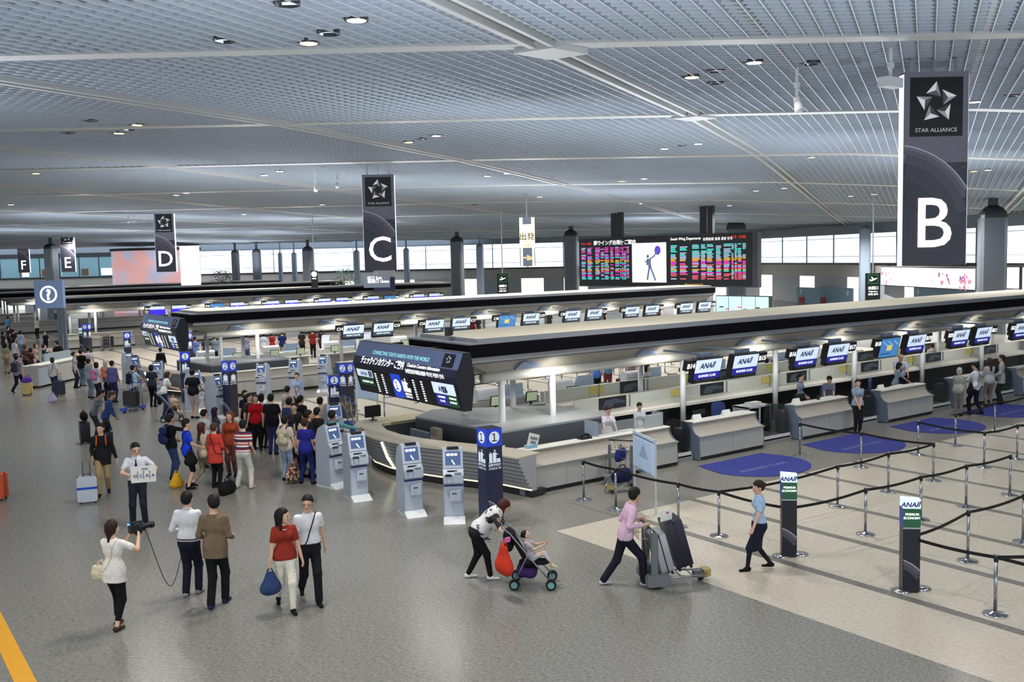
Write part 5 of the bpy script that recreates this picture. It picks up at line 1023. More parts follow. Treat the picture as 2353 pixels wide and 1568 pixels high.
        lo, hi = K.bounds(); smesh('stockings', [surf(K.val, lo, hi, r)], cloth((28,28,34)), t)
    # ---- shoes
    for i, l in enumerate(lg):
        a = l[2]; fd = V3(0.0+(-.12 if i == 0 else .12), 1, 0); fd /= np.linalg.norm(fd); lift = a[2]-an; rise = -.35 if lift > .03 else 0; fd[2] = rise; fd /= np.linalg.norm(fd)
        S_ = Sdf().cone(a+fd*-.03*s-V3(0,0,.03*s), a+fd*.03*s-V3(0,0,.025*s), .042*s, .04*s, k=.02).cone(a-V3(0,0,.045*s), a+fd*.14*s-V3(0,0,.05*s), .036*s, .032*s, V3(0,0,1), .75, .02)
        zb = a[2]-.075*s
        if seat or lift > .03: f_ = S_.val
        else: f_ = lambda P, S_=S_, zb=zb: np.maximum(S_.val(P), zb+.003-P[..., 2])
        lo, hi = S_.bounds(); smesh('shoe', [surf(f_, lo, hi, min(r, .014))], cloth(shoes), t)
    # ---- hair
    if hair != 'bald':
        Hh = Sdf().ell(hcn+u3*.045*q-f3*.022*q, V3(.084, .098, .088)*q, .02, R); pk = .02
        if hair in ('short', 'bun', 'bald_top'): Hh.ell(hcn+u3*.0*q-f3*.05*q, V3(.078, .06, .08)*q, .03, R)
        if hair == 'bun': Hh.ell(hcn+u3*.01*q-f3*.12*q, V3(.04, .035, .04)*q, .01, R)
        if hair == 'bob': Hh.ell(hcn-u3*.03*q-f3*.035*q, V3(.09, .075, .10)*q, .03, R)
        if hair in ('long', 'tail'):
            Hh.ell(hcn-u3*.01*q-f3*.04*q, V3(.088, .07, .09)*q, .03, R); bk = hcn-f3*.075*q; dn = V3(0,0,-1)*.6-up*.4; ln = .30 if hair == 'long' else .2
            Hh.cone(bk, bk+dn*ln*s-fw*.015*s, .07*q if hair == 'long' else .035*q, .05*q if hair == 'long' else .02*q, fw, .6, .05)
            if hair == 'long':
                for sd in (-1, 1): Hh.cone(hcn+x3*sd*.07*q-f3*.02*q, hcn+x3*sd*.085*q-f3*.01*q+dn*.2*s, .03*q, .022*q, k=.03)
        def fh(P):
            v = (P-hcn)@R; d = Hh.val(P); face = np.maximum(np.maximum(.02*q-v[..., 1], v[..., 2]-.058*q-np.maximum(0, .0)), -1)   # front and below the hairline
            face2 = np.maximum(-v[..., 1]+.0*q, np.maximum(v[..., 2]-.052*q, np.abs(v[..., 0])-.062*q)); d = np.maximum(d, -np.maximum(face2, -v[..., 1]+.02*q))
            if hair in ('short', 'bun'): d = np.maximum(d, -(v[..., 2]+.075*q)); ear = np.maximum(np.abs(v[..., 1]+.008*q)-.03*q, v[..., 2]-.0*q); d = np.maximum(d, -np.maximum(ear, -(np.abs(v[..., 0])-.05*q)))
            return d
        lo, hi = Hh.bounds(); smesh('hair', [surf(fh, lo, hi, {0: .016, 1: .011, 2: .008}[lod])], mat('hair_%d_%d_%d' % tuple(hc), hc, .6, spec=.3, noise=.25, nscale=60), t)
    if glasses:
        b = MB(); b.M = Matrix(((x3[0],f3[0],u3[0],hcn[0]),(x3[1],f3[1],u3[1],hcn[1]),(x3[2],f3[2],u3[2],hcn[2]),(0,0,0,1)))
        for sd in (-1, 1): b.torus((sd*.033*q,.098*q,-.004*q), .026*q, .0022, 1, 0, 14, 5); b.tube([(sd*.058*q,.095*q,0),(sd*.082*q,.0,0)], .002, 5)
        b.tube([(-.008*q,.1*q,0),(.008*q,.1*q,0)], .002, 5).build('glasses', BLACK, t)
    t_info = dict(t=t, hand=[arms[0][2]+(arms[0][2]-arms[0][1])/np.linalg.norm(arms[0][2]-arms[0][1])*.09*s, arms[1][2]+(arms[1][2]-arms[1][1])/np.linalg.norm(arms[1][2]-arms[1][1])*.09*s], neck=neck, chest=chest, hip=hc0, up=up, fw=fs_, X=Xs, s=s, sh=sh, head=hcn, R=R, sw=sw, g=g, f=f2)
    return t_info
def W_(p, v):                                  # a point given in a person's own frame, in the world
    t = p['t']; c, s_ = math.cos(t.rotation_euler.z), math.sin(t.rotation_euler.z); return Vector((t.location.x+c*v[0]-s_*v[1], t.location.y+s_*v[0]+c*v[1], t.location.z+v[2]))
def push(p, c, d, off):                        # walks outward from the body axis to the surface of the clothes
    d = d/max(np.linalg.norm(d), 1e-6); t = .03*p['s']
    for _ in range(14):
        v = float(p['f'](np.array([c+d*t]))[0])-off
        if abs(v) < .002: break
        t = min(max(t-v*.9, 0), .4)
    return c+d*t
def ring(p, up_, tilt=0, off=.006, n=24): return [Vector(push(p, p['hip']+p['up']*up_*p['s'], p['fw']*math.cos(a)+p['X']*math.sin(a)+p['up']*tilt, off)) for a in [2*math.pi*i/n for i in range(n+1)]]
def strap(p, side=1, col=(30,28,30), w=.018, name='shoulder_strap', mat_=None):    # crosses the chest from one shoulder to the other hip
    s = p['s']; N, C_, Hh, X, Fw, U = p['neck'], p['chest'], p['hip'], p['X'], p['fw'], p['up']; pts = []
    for k in range(25):
        a = 2*math.pi*k/24; h = .5+.5*math.cos(a); h2 = .5+.5*h if False else h; c0 = Hh+U*(.02+.44*h)*s+X*((2*h-1)*side*.07*s); dr = Fw*math.sin(a)+X*((2*h-1)*side*.55)*(1-abs(math.sin(a)))+U*max(0, 2*h-1)**3*.9; pts.append(Vector(push(p, c0, dr, w*.4)))
    MB().tube(pts, w*.55, 6).build(name, mat_ or cloth(col), p['t'], True)
def backpack(p, col, label, col2=None, size=1.0):
    s = p['s']*size; c = p['chest']-p['fw']*.20*s-p['up']*.04*s; t = thing('backpack', label, 'backpack', W_(p, c), p['t'].rotation_euler.z)
    B = Sdf().cone(V3(-.07,0,-.14)*s, V3(.07,0,-.14)*s, .105*s, None, V3(0,1,0), .8, .05).cone(V3(-.06,0,.1)*s, V3(.06,0,.1)*s, .095*s, None, V3(0,1,0), .75, .08).cone(V3(0,-.06,-.12)*s, V3(0,-.06,0)*s, .07*s, k=.03)
    lo, hi = B.bounds(); smesh('pack', [surf(B.val, lo, hi, .018)], cloth(col), t); m = MB(); X = .085*s
    for sd in (-1, 1): m.tube([(sd*X,.03*s,.16*s),(sd*X,.12*s,.24*s),(sd*X,.25*s,.2*s),(sd*X,.30*s,.05*s),(sd*X*1.25,.2*s,-.1*s),(sd*X,.06*s,-.14*s)], .016*s, 6)
    m.build('strap', cloth(col2 or col), t, True)
def bag(loc, label, col, kind='hand', size=1.0, rz=0, name='handbag', cat='bag'):
    t = thing(name, label, cat, loc, rz); z = size
    if kind == 'hand': B = Sdf().cone(V3(-.10,0,-.24)*z, V3(.10,0,-.24)*z, .06*z, None, V3(0,1,0), .8, .03).cone(V3(-.10,0,-.12)*z, V3(.10,0,-.12)*z, .05*z, None, V3(0,1,0), .8, .06).cone(V3(-.1,0,-.2)*z, V3(.1,0,-.16)*z, .065*z, None, V3(0,1,0), .8, .05)
    elif kind == 'tote': B = Sdf().cone(V3(-.08,0,-.38)*z, V3(-.05,0,-.12)*z, .11*z, .045*z, V3(0,1,0), .7, .1).cone(V3(.08,0,-.38)*z, V3(.05,0,-.12)*z, .11*z, .045*z, V3(0,1,0), .7, .1).cone(V3(-.06,0,-.36)*z, V3(.06,0,-.36)*z, .12*z, None, V3(0,1,0), .7, .06)
    else: B = Sdf().cone(V3(-.13,0,.12)*z, V3(.13,0,.12)*z, .13*z, None, V3(0,1,0), .9, .05).cone(V3(-.1,0,.2)*z, V3(.1,0,.2)*z, .1*z, k=.05)
    lo, hi = B.bounds(); zb = .0
    f = B.val if kind != 'floor' else (lambda P: np.maximum(B.val(P), .002-P[..., 2])); smesh('bag_body', [surf(f, lo, hi, .014)], cloth(col) if not hasattr(col, 'name') else col, t)
    if kind == 'floor': MB().tube([(-.1*z,0,.28*z),(-.06*z,0,.36*z),(.06*z,0,.36*z),(.1*z,0,.28*z)], .012*z, 6).build('handle', cloth((20,20,20)), t)
    else:
        for sd in (-1, 1): MB().tube([(-.06*z,sd*.02,-.1*z),(-.04*z,sd*.02,-.02*z),(0,sd*.01,.01*z),(.04*z,sd*.02,-.02*z),(.06*z,sd*.02,-.1*z)], .008, 6).build('handle', cloth(col) if not hasattr(col, 'name') else col, t)
    return t
def suitcase(loc, label, col, rz=0, h=.62, w=.42, d=.25, handle=.38, strapc=None, rib=True, metal=0, rot=None):
    t = thing('suitcase', label, 'suitcase', loc, rz); m = mat('case_%d_%d_%d' % tuple(col), col, .4, metal, spec=.5); z0 = .05
    if rot: t.rotation_euler = rot
    b = MB().rbox((-w/2,-d/2,z0),(w/2,d/2,z0+h), .05, axis=1); b.build('shell', m, t, 'auto')
    if rib: 
        r_ = MB()
        for k in range(7): x = -w/2+.06+k*(w-.12)/6; r_.box((x-.008,-d/2-.006,z0+.05),(x+.008,d/2+.006,z0+h-.05))
        r_.build('ribs', m, t)
    MB().box((-w/2-.003,-.01,z0),(w/2+.003,.01,z0+h+.003)).build('zip_seam', BLACK, t)
    for x in (-w/2+.05, w/2-.05):
        for y in (-d/2+.04, d/2-.04): MB().cyl((x-.012,y,.026),(x+.012,y,.026), .026, 12).box((x-.015,y-.015,.03),(x+.015,y+.015,.055)).build('wheel', BLACK, t)
    if handle: MB().tube([(-.08,.05,z0+h),(-.08,.05,z0+h+handle),(.08,.05,z0+h+handle),(.08,.05,z0+h)], .010, 6).build('pull_handle', DARK, t)
    MB().tube([(-.07,-.02,z0+h),(-.05,-.02,z0+h+.035),(.05,-.02,z0+h+.035),(.07,-.02,z0+h)], .010, 6).build('grip', BLACK, t)
    if strapc: MB().box((-w/2-.008,-d/2-.01,z0+h*.5),(w/2+.008,d/2+.01,z0+h*.5+.05)).build('luggage_strap', cloth(strapc), t)
    return t
WALK = [(-.08,.30),(.08,-.30,.06)]; WALK2 = [(-.08,-.28,.06),(.08,.28)]; ST = [(-.10,.03),(.10,-.02)]; WIDE = [(-.17,.02),(.17,-.05)]
NV = (24,28,48); BK = (22,22,25); WH = (232,234,238); JN = (58,76,118); KH = (150,132,104)
def foot(x, y): p = at(x, y); return (p.x, p.y)
def hd(x, y, H): p = at(x, y, H); return (p.x, p.y)           # by the top of the head when the feet are hidden
BHI = (20,18,20); BRN = (70,44,34); GRY = (120,120,122)
# ---------------------------------------------------------------- foreground
camw = person('woman in a white t-shirt and black trousers filming with a video camera', foot(270,1444), 14, 1.64, 'f', feet=[(-.07,.10),(.08,-.12)], hands=[(.06,.38,1.40),(.22,.34,1.36)], head=(4,10), top=(238,234,228), bottom=BK, hair='tail', hc=(44,22,22), lod=2, hem=.44, shoes=(70,52,42), legs='cropped')
signm = person('man in a short-sleeved white shirt and navy tie holding a white sign', foot(322,1208), 163, 1.74, 'm', feet=[(-.11,.02),(.13,.0)], hands=[(-.34,.27,1.06),(.10,.27,1.10)], head=(12,-18), top=(226,228,236), bottom=(38,40,54), hem=.64, lod=2, glasses=True, elbow=[(-1,-.3,-.6),(1,-.3,-.6)])
trav = person('traveller in a black jacket with orange backpack straps walking with a suitcase', foot(240,1136), 160, 1.72, 'm', feet=[(-.09,-.18,.03),(.09,.22)], hands=[(-.32,.10,.80),(.20,.16,.95)], head=(5,15), top=(30,30,32), sleeve='long', bottom=(176,150,108), jacket=True, lod=2)
wman = person('man in a long-sleeved white shirt and dark jeans, seen from behind', foot(437,1370), 3, 1.72, 'm', feet=[(-.05,-.04),(.10,.12)], hands=[(-.24,.22,1.02),(.12,.28,1.1)], head=(6,0), top=(236,238,244), sleeve='long', bottom=(30,30,46), hem=.60, lod=2, shoes=(150,150,150), hc=(16,14,14))
jman = person('tall person in a brown tweed jacket and black trousers, seen from behind', foot(500,1392), 4, 1.78, 'm', feet=[(-.04,-.16,.0),(.08,.12)], hands=[(-.22,.20,1.0),(.20,.22,1.0)], head=(14,-30), top=(122,104,84), sleeve='long', bottom=(24,24,28), jacket=True, lod=2, shoes=(40,48,80), hc=(26,18,18), hem=.5)
redw = person('woman in a rust red blouse and white trousers carrying a blue handbag', foot(664,1398), 158, 1.62, 'f', feet=[(-.03,.26),(.12,-.32,.05)], hands=[(.28,.06,.78),(-.24,.05,.80)][::-1], head=(4,-55), top=(150,52,40), bottom=(234,228,212), hair='long', hc=(20,16,18), lod=2, shoes=(24,20,22), hem=.55, glasses=False)
smanw = person('man in a white short-sleeved shirt with a dark strap across the chest, walking', foot(718,1378), 160, 1.74, 'm', feet=[(-.06,.30),(.12,-.30,.06)], hands=[(.27,.14,.80),(-.24,-.12,.84)][::-1], head=(6,18), top=(236,238,244), bottom=(26,26,34), hem=.62, lod=2, glasses=True, shoes=(20,18,20)); strap(smanw, -1, (44,28,26))
def own(o, rz, H_, w, dn=.09):               # a world point in a person's frame, as a wrist target
    d = Vector(w)-Vector((o[0], o[1], 0)); c, s_ = math.cos(-rz), math.sin(-rz); k = 1.7/H_; return ((c*d.x-s_*d.y)*k, (s_*d.x+c*d.y)*k-dn, d.z*k+.03)
pc = at(1218,1345); prz = rz_of(95); TG = Vector((*foot(1545,1338), 0)); TZ = rz_of(82)
def inpush(v, o=pc, rz=prz): c, s_ = math.cos(rz), math.sin(rz); return (o[0]+c*v[0]-s_*v[1], o[1]+s_*v[0]+c*v[1], v[2])
def intr(v): c, s_ = math.cos(TZ), math.sin(TZ); return Vector((TG.x+c*v[0]-s_*v[1], TG.y+s_*v[0]+c*v[1], v[2]))
fb, fp = foot(1108,1330), foot(1444,1345)
bendw = person('woman in black leggings and a patterned white top bending over a pushchair', foot(1108,1330), 82, 1.60, 'f', lean=50, feet=[(-.10,-.24),(.10,.14)], hands=[own(fb, rz_of(82), 1.60, inpush((-.05,-.47,1.05))), own(fb, rz_of(82), 1.60, at(1157,1243,.94), .02)], head=(40,0), top=(36,36,38), sleeve='long', bottom=BK, hair='long', hc=(72,26,22), lod=2, shoes=(236,236,236), hem=.50)
pinkm = person('man in a pink shirt pushing a loaded luggage trolley', foot(1444,1345), 82, 1.70, 'm', lean=13, feet=[(-.10,-.40,.0),(.10,.24)], hands=[own(fp, rz_of(82), 1.70, intr((-.2,-.46,1.02))), own(fp, rz_of(82), 1.70, intr((.2,-.46,1.02)))], head=(12,-35), top=(226,190,214), sleeve='long', bottom=(30,30,44), lod=2, shoes=(200,196,214), hem=.50)
stew = person('airline attendant in a light blue blouse and navy skirt walking to the left', foot(1746,1310), 266, 1.56, 'f', feet=[(-.05,.25),(.05,-.22,.03)], hands=[(-.20,.20,.82),(.22,-.06,.80)], head=(16,0), top=(168,196,228), bottom=(28,30,50), legs='skirt', hair='bun', hc=(40,26,24), lod=2, shoes=(16,16,18), hem=.62)
def scarf(p, col=(190,212,236)):
    s = p['s']; n = p['neck']; b = MB(); M_ = [Vector(n+p['fw']*.066*s*math.cos(a)+p['X']*.07*s*math.sin(a)+p['up']*.012*s) for a in [i*math.pi/8 for i in range(17)]]
    b.tube(M_, .020*s, 8); q = n+p['fw']*.095*s-p['up']*.03*s; b.tube([Vector(q), Vector(q-p['up']*.08*s+p['fw']*.02*s), Vector(q-p['up']*.15*s+p['fw']*.02*s+p['X']*.02*s)], .016*s, 6); b.build('scarf', cloth(col), p['t'], True)
def badge(p): s = p['s']; q = Vector(p['chest']+p['fw']*.125*s-p['up']*.11*s); b = MB(); b.M = Matrix.Translation(q); b.box((-.04,-.004,-.03),(.04,.004,.03)).build('badge', PAPER, p['t'])
scarf(stew); badge(stew)
def tie(p, col=(30,38,84)):
    s = p['s']; q = [Vector(push(p, p['neck']-p['up']*d*s, p['fw'], .004)) for d in (.03,.12,.22,.36)]; MB().tube(q[:2], .014, 6).tube(q[1:], .022, 6).build('tie', cloth(col), p['t'], True)
tie(signm)
# collars give the white shirts a readable neckline
for p in (signm, wman, smanw, pinkm): s_ = p['s']; MB().tube([Vector(p['neck']+p['fw']*.062*s_*math.cos(a)+p['X']*.062*s_*math.sin(a)+p['up']*(.018-.012*math.cos(a))*s_) for a in [i*math.pi/8 for i in range(17)]], .012, 6).build('collar', cloth((236,238,244) if p is not pinkm else (226,190,214)), p['t'], True)
for p in (signm, wman, smanw, pinkm):
    MB().tube(ring(p, .066, off=.0), .012, 6).build('belt', BLACK, p['t'], True) if p is not pinkm else None
# things held in the foreground
q = W_(camw, (.13,.42,1.42)); t = thing('video_camera', 'black video camera with a small lit screen held by the woman filming', 'camera', q, rz_of(40))
t.scale = (.78, .78, .78); MB().rbox((-.06,-.16,-.07),(.06,.16,.07), .02).build('camera_body', BLACK, t); MB().cyl((0,.16,0),(0,.30,0), .05, 16).cyl((0,.28,0),(0,.34,0), .065, 16).build('lens', BLACK, t, True); MB().box((-.05,-.1,.10),(.03,.12,.13)).box((-.03,-.08,.07),(-.01,-.06,.1)).box((-.03,.08,.07),(-.01,.1,.1)).build('top_handle', BLACK, t)
MB().box((-.19,-.10,.02),(-.06,-.09,.10), 0).box((-.18,-.105,.03),(-.07,-.10,.09), 1).build('side_screen', [BLACK, mat('lcd_blue', (80,170,230), .4, emit=1.2)], t); MB().cyl((.07,.0,.03),(.09,.26,.05), .018, 10).build('microphone', DARK, t); MB().ball((.0,.02,-.1), (.05,.08,.05)).build('battery_pack', BLACK, t, True)
a, b = W_(camw, (.17,.56,1.34)), W_(wman, (-.10,.30,1.06)); pts = []
for k in range(25): u = k/24; p_ = a.lerp(b, u); p_.z -= .95*math.sin(math.pi*u)**1.15*(.6+.4*(1-abs(.52-u))); pts.append(p_)
tag(MB().tube(pts, .006, 6).build('microphone_cable', BLACK), 'thin black cable sagging between the video camera and the white-shirted man', 'cable')
q = W_(wman, (-.20,.36,1.12)); tag(MB().cyl((0,0,-.1),(0,0,.04), .014, 10).ball((0,0,.07), .03).build('microphone', BLACK, None, True, loc=q), 'hand-held microphone in front of the white-shirted man', 'microphone')
q = W_(camw, (-.23,.02,.80)); bag(q+Vector((0,0,.22)), 'cream shoulder bag on the hip of the woman filming', (226,212,180), 'hand', 1.05, rz_of(14), 'shoulder_bag'); strap(camw, 1, (226,212,180), .014)
q = W_(signm, (-.15,.40,1.16)); t = thing('hand_sign', 'white card with printed letters held by the man with a navy tie', 'sign', q, rz_of(163)); 
MB().box((-.24,-.004,-.17),(.24,.004,.17)).build('card', PAPER, t); b = MB(); b.M = Matrix.Rotation(math.pi, 4, 'Z')
for k, ch_ in enumerate('OCAA'): b.text(ch_, (-.16+k*.115,-.012,-.06), (1,0,0), (0,0,1), .06, 0, .02)
for k in range(3): b.box((-.115+k*.115,-.009,-.1),(-.105+k*.115,-.005,.07))
b.text('ANA', (.03,-.012,.09), (1,0,0), (0,0,1), .04, 0, .02).build('lettering', LOGO, t)
b = MB(); s_ = signm['s']; b.tube([Vector(signm['neck']+signm['X']*.07*k+signm['fw']*.03) if j == 0 else Vector(signm['chest']+signm['fw']*.13*s_-signm['up']*.06) for k in (-1, 1) for j in ((0,1) if k < 0 else (1,0))], .005, 5).build('lanyard', BLACK, signm['t'])
q = W_(trav, (-.36,.18,0)); suitcase(at(203,1156), 'silver white hard suitcase with a blue luggage strap', (206,214,224), rz_of(160), .58, .42, .25, .34, (36,84,190), True, .3)
for sd in (-1, 1): s_ = trav['s']; n_ = trav['neck']; X_ = trav['X']*sd*.10*s_; MB().tube([Vector(n_-trav['fw']*.08*s_+X_-trav['up']*.02), Vector(n_+X_+trav['up']*.005*s_), Vector(n_+trav['fw']*.115*s_+X_-trav['up']*.09*s_), Vector(trav['chest']+trav['fw']*.13*s_+X_*1.1-trav['up']*.05*s_)], .02, 6).build('backpack_strap', cloth((214,90,50)), trav['t'], True)
q = W_(redw, (-.26,.06,.74)); hp_ = redw['hand'][1]; bag(W_(redw, hp_-V3(0,0,.01)), 'blue snakeskin handbag hanging from the hand of the woman in rust red', (52,72,112), 'tote', .82, rz_of(150))
s_ = redw['s']; MB().tube([Vector(redw['neck']+redw['fw']*.07*s_*math.cos(a)*1.2+redw['X']*.08*s_*math.sin(a)-redw['up']*(.02+.03*math.cos(a))*s_) for a in [i*math.pi/8 for i in range(17)]], .008, 5).build('necklace', PAPER, redw['t'], True)
# cape of the bending woman
s_ = bendw['s']; T_ = Sdf(); c1, c0_ = bendw['neck']-bendw['up']*.03*s_, bendw['hip']+bendw['up']*.02*s_
m_ = bendw['hip']+bendw['up']*.10*s_; fx = bendw['fw']
T_.cone(c1-V3(.10,0,0)*s_, c1+V3(.10,0,0)*s_, .085*s_, k=.12).cone(c1, m_, .11*s_, .125*s_, k=.12).cone(m_-V3(.06,0,0)*s_, m_+V3(.06,0,0)*s_, .125*s_, k=.1).cone(m_+fx*.06*s_, m_+fx*.30*s_-bendw['up']*.02*s_, .125*s_, .035*s_, k=.12).cone(bendw['chest'], bendw['chest']+fx*.2*s_, .12*s_, .09*s_, k=.12)
CP = mat('cape_print', (228,230,228), .8); nt = CP.node_tree; tc = nt.nodes.new('ShaderNodeTexCoord'); nz = nt.nodes.new('ShaderNodeTexNoise'); nz.inputs['Scale'].default_value = 9; nz.inputs['Detail'].default_value = 4; cr = nt.nodes.new('ShaderNodeValToRGB')
for e, (ps, cc) in enumerate([(.36,(60,70,80)),(.42,(230,232,230))]): cr.color_ramp.elements[e].position = ps; cr.color_ramp.elements[e].color = (*lin(cc), 1)
e = cr.color_ramp.elements.new(.62); e.color = (*lin((228,230,226)), 1); e = cr.color_ramp.elements.new(.68); e.color = (*lin((170,120,90)), 1)
nt.links.new(tc.outputs['Object'], nz.inputs['Vector']); nt.links.new(nz.outputs['Fac'], cr.inputs[0]); nt.links.new(cr.outputs[0], nt.nodes['Principled BSDF'].inputs['Base Color'])
lo, hi = T_.bounds(); smesh('cape', [surf(T_.val, lo, hi, .014)], CP, bendw['t']); MB().ball(tuple(bendw['head']+bendw['R'][:, 2]*.06-bendw['R'][:, 1]*.085), .035).build('hair_clip', mat('clip_yellow', (220,190,50), .5), bendw['t'], True)
# ---------------------------------------------------------------- pushchair builder
SFR = mat('pushchair_frame', (150,158,165), .3, .7); TEALW = mat('wheel_hub', (120,170,170), .5)
def pushchair(loc, rz, label, col=(26,24,30), hub=TEALW, colb=(60,40,90)):
    t = thing('pushchair', label, 'pushchair', loc, rz)          # local +Y forward
    for x in (-.19, .19): MB().tube([(x,-.42,1.02),(x,-.30,.92),(x,.10,.42),(x,.36,.12)], .013, 8).tube([(x,-.24,.10),(x,-.02,.55),(x,.12,.62)], .013, 8).build('side_frame', SFR, t, True)
    MB().tube([(-.19,-.42,1.02),(-.06,-.47,1.05),(.06,-.47,1.05),(.19,-.42,1.02)], .018, 8).build('push_handle', BLACK, t, True)
    MB().tube([(-.19,-.24,.11),(.19,-.24,.11)], .01, 6).tube([(-.19,.33,.13),(.19,.33,.13)], .01, 6).build('axle', SFR, t)
    for x in (-.24, .24):
        for y in (-.24, .36):
            for dx in (-.022, .022): MB().cyl((x+dx-.012,y,.085),(x+dx+.012,y,.085), .085, 18, 0).cyl((x+dx-.015,y,.085),(x+dx+.015,y,.085), .055, 16, 1).build('wheel', [RUBBER, hub], t)
    S = Sdf().cone(V3(-.12,-.28,.86), V3(.12,-.28,.86), .05, None, V3(0,1,0), .8, .03).cone(V3(-.12,-.02,.42), V3(.12,-.02,.42), .055, k=.03).cone(V3(0,-.27,.84), V3(0,-.04,.42), .16, .17, V3(0,.85,.5), .25, .03).cone(V3(0,-.02,.40), V3(0,.2,.40), .16, .14, V3(0,0,1), .3, .03)
    lo, hi = S.bounds(); smesh('seat', [surf(S.val, lo, hi, .018)], cloth(col), t); S = Sdf().cone(V3(-.1,.02,.24), V3(.1,.02,.24), .11, None, V3(0,0,1), .8, .05).cone(V3(-.1,-.12,.26), V3(.1,-.12,.26), .1, k=.05); lo, hi = S.bounds(); smesh('basket', [surf(S.val, lo, hi, .02)], cloth(colb), t)
    S = Sdf().cone(V3(-.13,-.36,.84), V3(.13,-.36,.84), .09, None, V3(0,1,.3)/np.linalg.norm([0,1,.3]), .6, .05).cone(V3(-.12,-.33,.68), V3(.12,-.33,.68), .08, k=.05); lo, hi = S.bounds(); smesh('folded_hood', [surf(S.val, lo, hi, .018)], cloth((20,20,22)), t)
    return t
pushchair((pc.x, pc.y, 0), prz, 'black pushchair with pale teal wheels, pushed by the bending woman')
def child(loc, phi, label, top, bottom, hair='bun', headp=(-25,0), shoes=(220,214,170)):
    return person(label, loc, phi, .98, 'f', lean=-12, feet=[(-.10,.60,.22),(.12,.62,.30)], hands=[(-.12,.38,.92),(.14,.34,.90)], head=headp, top=top, bottom=bottom, legs='cropped', hair=hair, lod=2, seat=True, shoes=shoes, skin=0, hem=.45)
kid = child(inpush((0,.02,.17)), 95, 'small child sitting in the pushchair, looking up at the bending woman', (190,180,190), (200,200,204)); kid['t'].location.z = .17
bag(at(1157,1243,.92), 'orange red tote bag hanging between the bending woman and the pushchair', (206,58,38), 'tote', 1.12, rz_of(60), 'tote_bag')
tag(MB().box((-.05,-.01,-.04),(.05,.01,.04)).build('name_tag', mat('tag_pink', (230,110,190), .6), loc=at(1166,1241,.90)), 'small pink tag hanging at the pushchair handle', 'tag')
# ---------------------------------------------------------------- luggage trolleys
TRM = mat('trolley_metal', (160,164,166), .3, .8); TRB = mat('trolley_blue', (52,84,190), .45); BRS = mat('trolley_brass', (190,168,110), .3, .7)
def trolley(loc, rz, label, blue=False, group='luggage trolleys'):
    t = thing('luggage_trolley', label, 'trolley', loc, rz, group)
    if not blue:
        for x in (-.27, .27): MB().rbox((x-.025,-.44,.12),(x+.025,-.32,.92), .03).build('side_plate', mat('cover_grey', (110,114,118), .5), t); MB().rbox((x-.07,-.52,.05),(x+.07,-.12,.24), .05, axis=0).build('bumper_cover', mat('cover_grey', (110,114,118), .5), t)
    ac = TRB if blue else DARK      # local +Y forward, handle at -Y
    for x in (-.24, .24): MB().tube([(x,-.35,.16),(x,-.38,.6),(x,-.42,1.0)], .018, 8).tube([(x,-.4,.14),(x*.8,.1,.14),(x*.55,.55,.14)], .018, 8).build('side_rail', TRM, t, True)
    MB().tube([(-.30,-.46,1.02),(.30,-.46,1.02)], .018, 8).build('push_bar', ac, t, True); b = MB()
    for z in (.35, .6, .8): b.tube([(-.24,-.39,z),(.24,-.39,z)], .009, 6)
    for x in (-.12, 0, .12): b.tube([(x,-.37,.2),(x,-.41,.9)], .008, 6)
    b.build('back_grille', TRM, t); b = MB()
    for k in range(5): y = -.3+k*.19; w = .24-.12*(y+.35)/.9; b.tube([(-w,y,.16),(w,y,.16)], .010, 6)
    b.build('deck', TRM, t); b = MB()
    for z in (.82, 1.0): b.tube([(-.2,-.44,z),(-.2,-.62,z),(.2,-.62,z),(.2,-.44,z)], .006, 5)
    for k in range(6): b.tube([(-.2+k*.08,-.62,.82),(-.2+k*.08,-.62,1.0)], .005, 5)
    b.build('basket', BRS, t); MB().rbox((-.10,.5,.09),(.10,.64,.2), .03).build('front_bumper', ac if blue else BRS, t)
    for x, y in ((-.27,-.32),(.27,-.32),(0,.48)): MB().rbox((x-.05,y-.14,.06),(x+.05,y+.14,.18), .04).build('wheel_cover', ac if blue else mat('cover_grey', (110,114,118), .5), t); MB().cyl((x-.02,y,.06),(x+.02,y,.06), .06, 14).build('wheel', RUBBER, t)
    return t
trolley(TG, TZ, 'steel luggage trolley carrying two suitcases, pushed by the pink-shirted man')
suitcase(intr((.02,-.12,.19)), 'silver ribbed suitcase with a black band, leaning on the trolley', (176,180,186), 0, .66, .46, .22, 0, None, True, .4, rot=(math.radians(15), 0, TZ))
suitcase(intr((-.06,.19,.24)), 'black soft suitcase with a white mark, on top of the trolley load', (24,24,44), 0, .80, .48, .28, 0, None, False, 0, rot=(math.radians(15), 0, TZ))
MB().box((-.06,.141,.68),(.06,.147,.75)).box((-.02,.141,.62),(.02,.147,.8)).build('white_mark', PAPER, [o for o in bpy.data.objects if o.get('label','').startswith('black soft suitcase')][0])
tag(MB().box((-.13,-.004,-.09),(.13,.004,.09)).box((.0,-.006,.02),(.05,.006,.05), 1).build('boarding_papers', [PAPER, mat('stamp_red', (200,50,40), .6)], loc=W_(pinkm, (.10,.62,1.16))), 'white papers held above the trolley handle', 'papers')
# a folded pushchair and trolley standing behind the notice board
trolley((14.9,16.6,0), rz_of(200), 'trolley with dark luggage standing behind the white notice board'); bag((14.7,16.2,.22), 'dark blue bag on the trolley behind the notice board', (30,34,70), 'floor', 1.1, 0, 'travel_bag'); bag((15.3,16.9,.9), 'blue bag hanging behind the notice board, right side', (40,48,120), 'hand', 1.3, .3, 'hanging_bag')
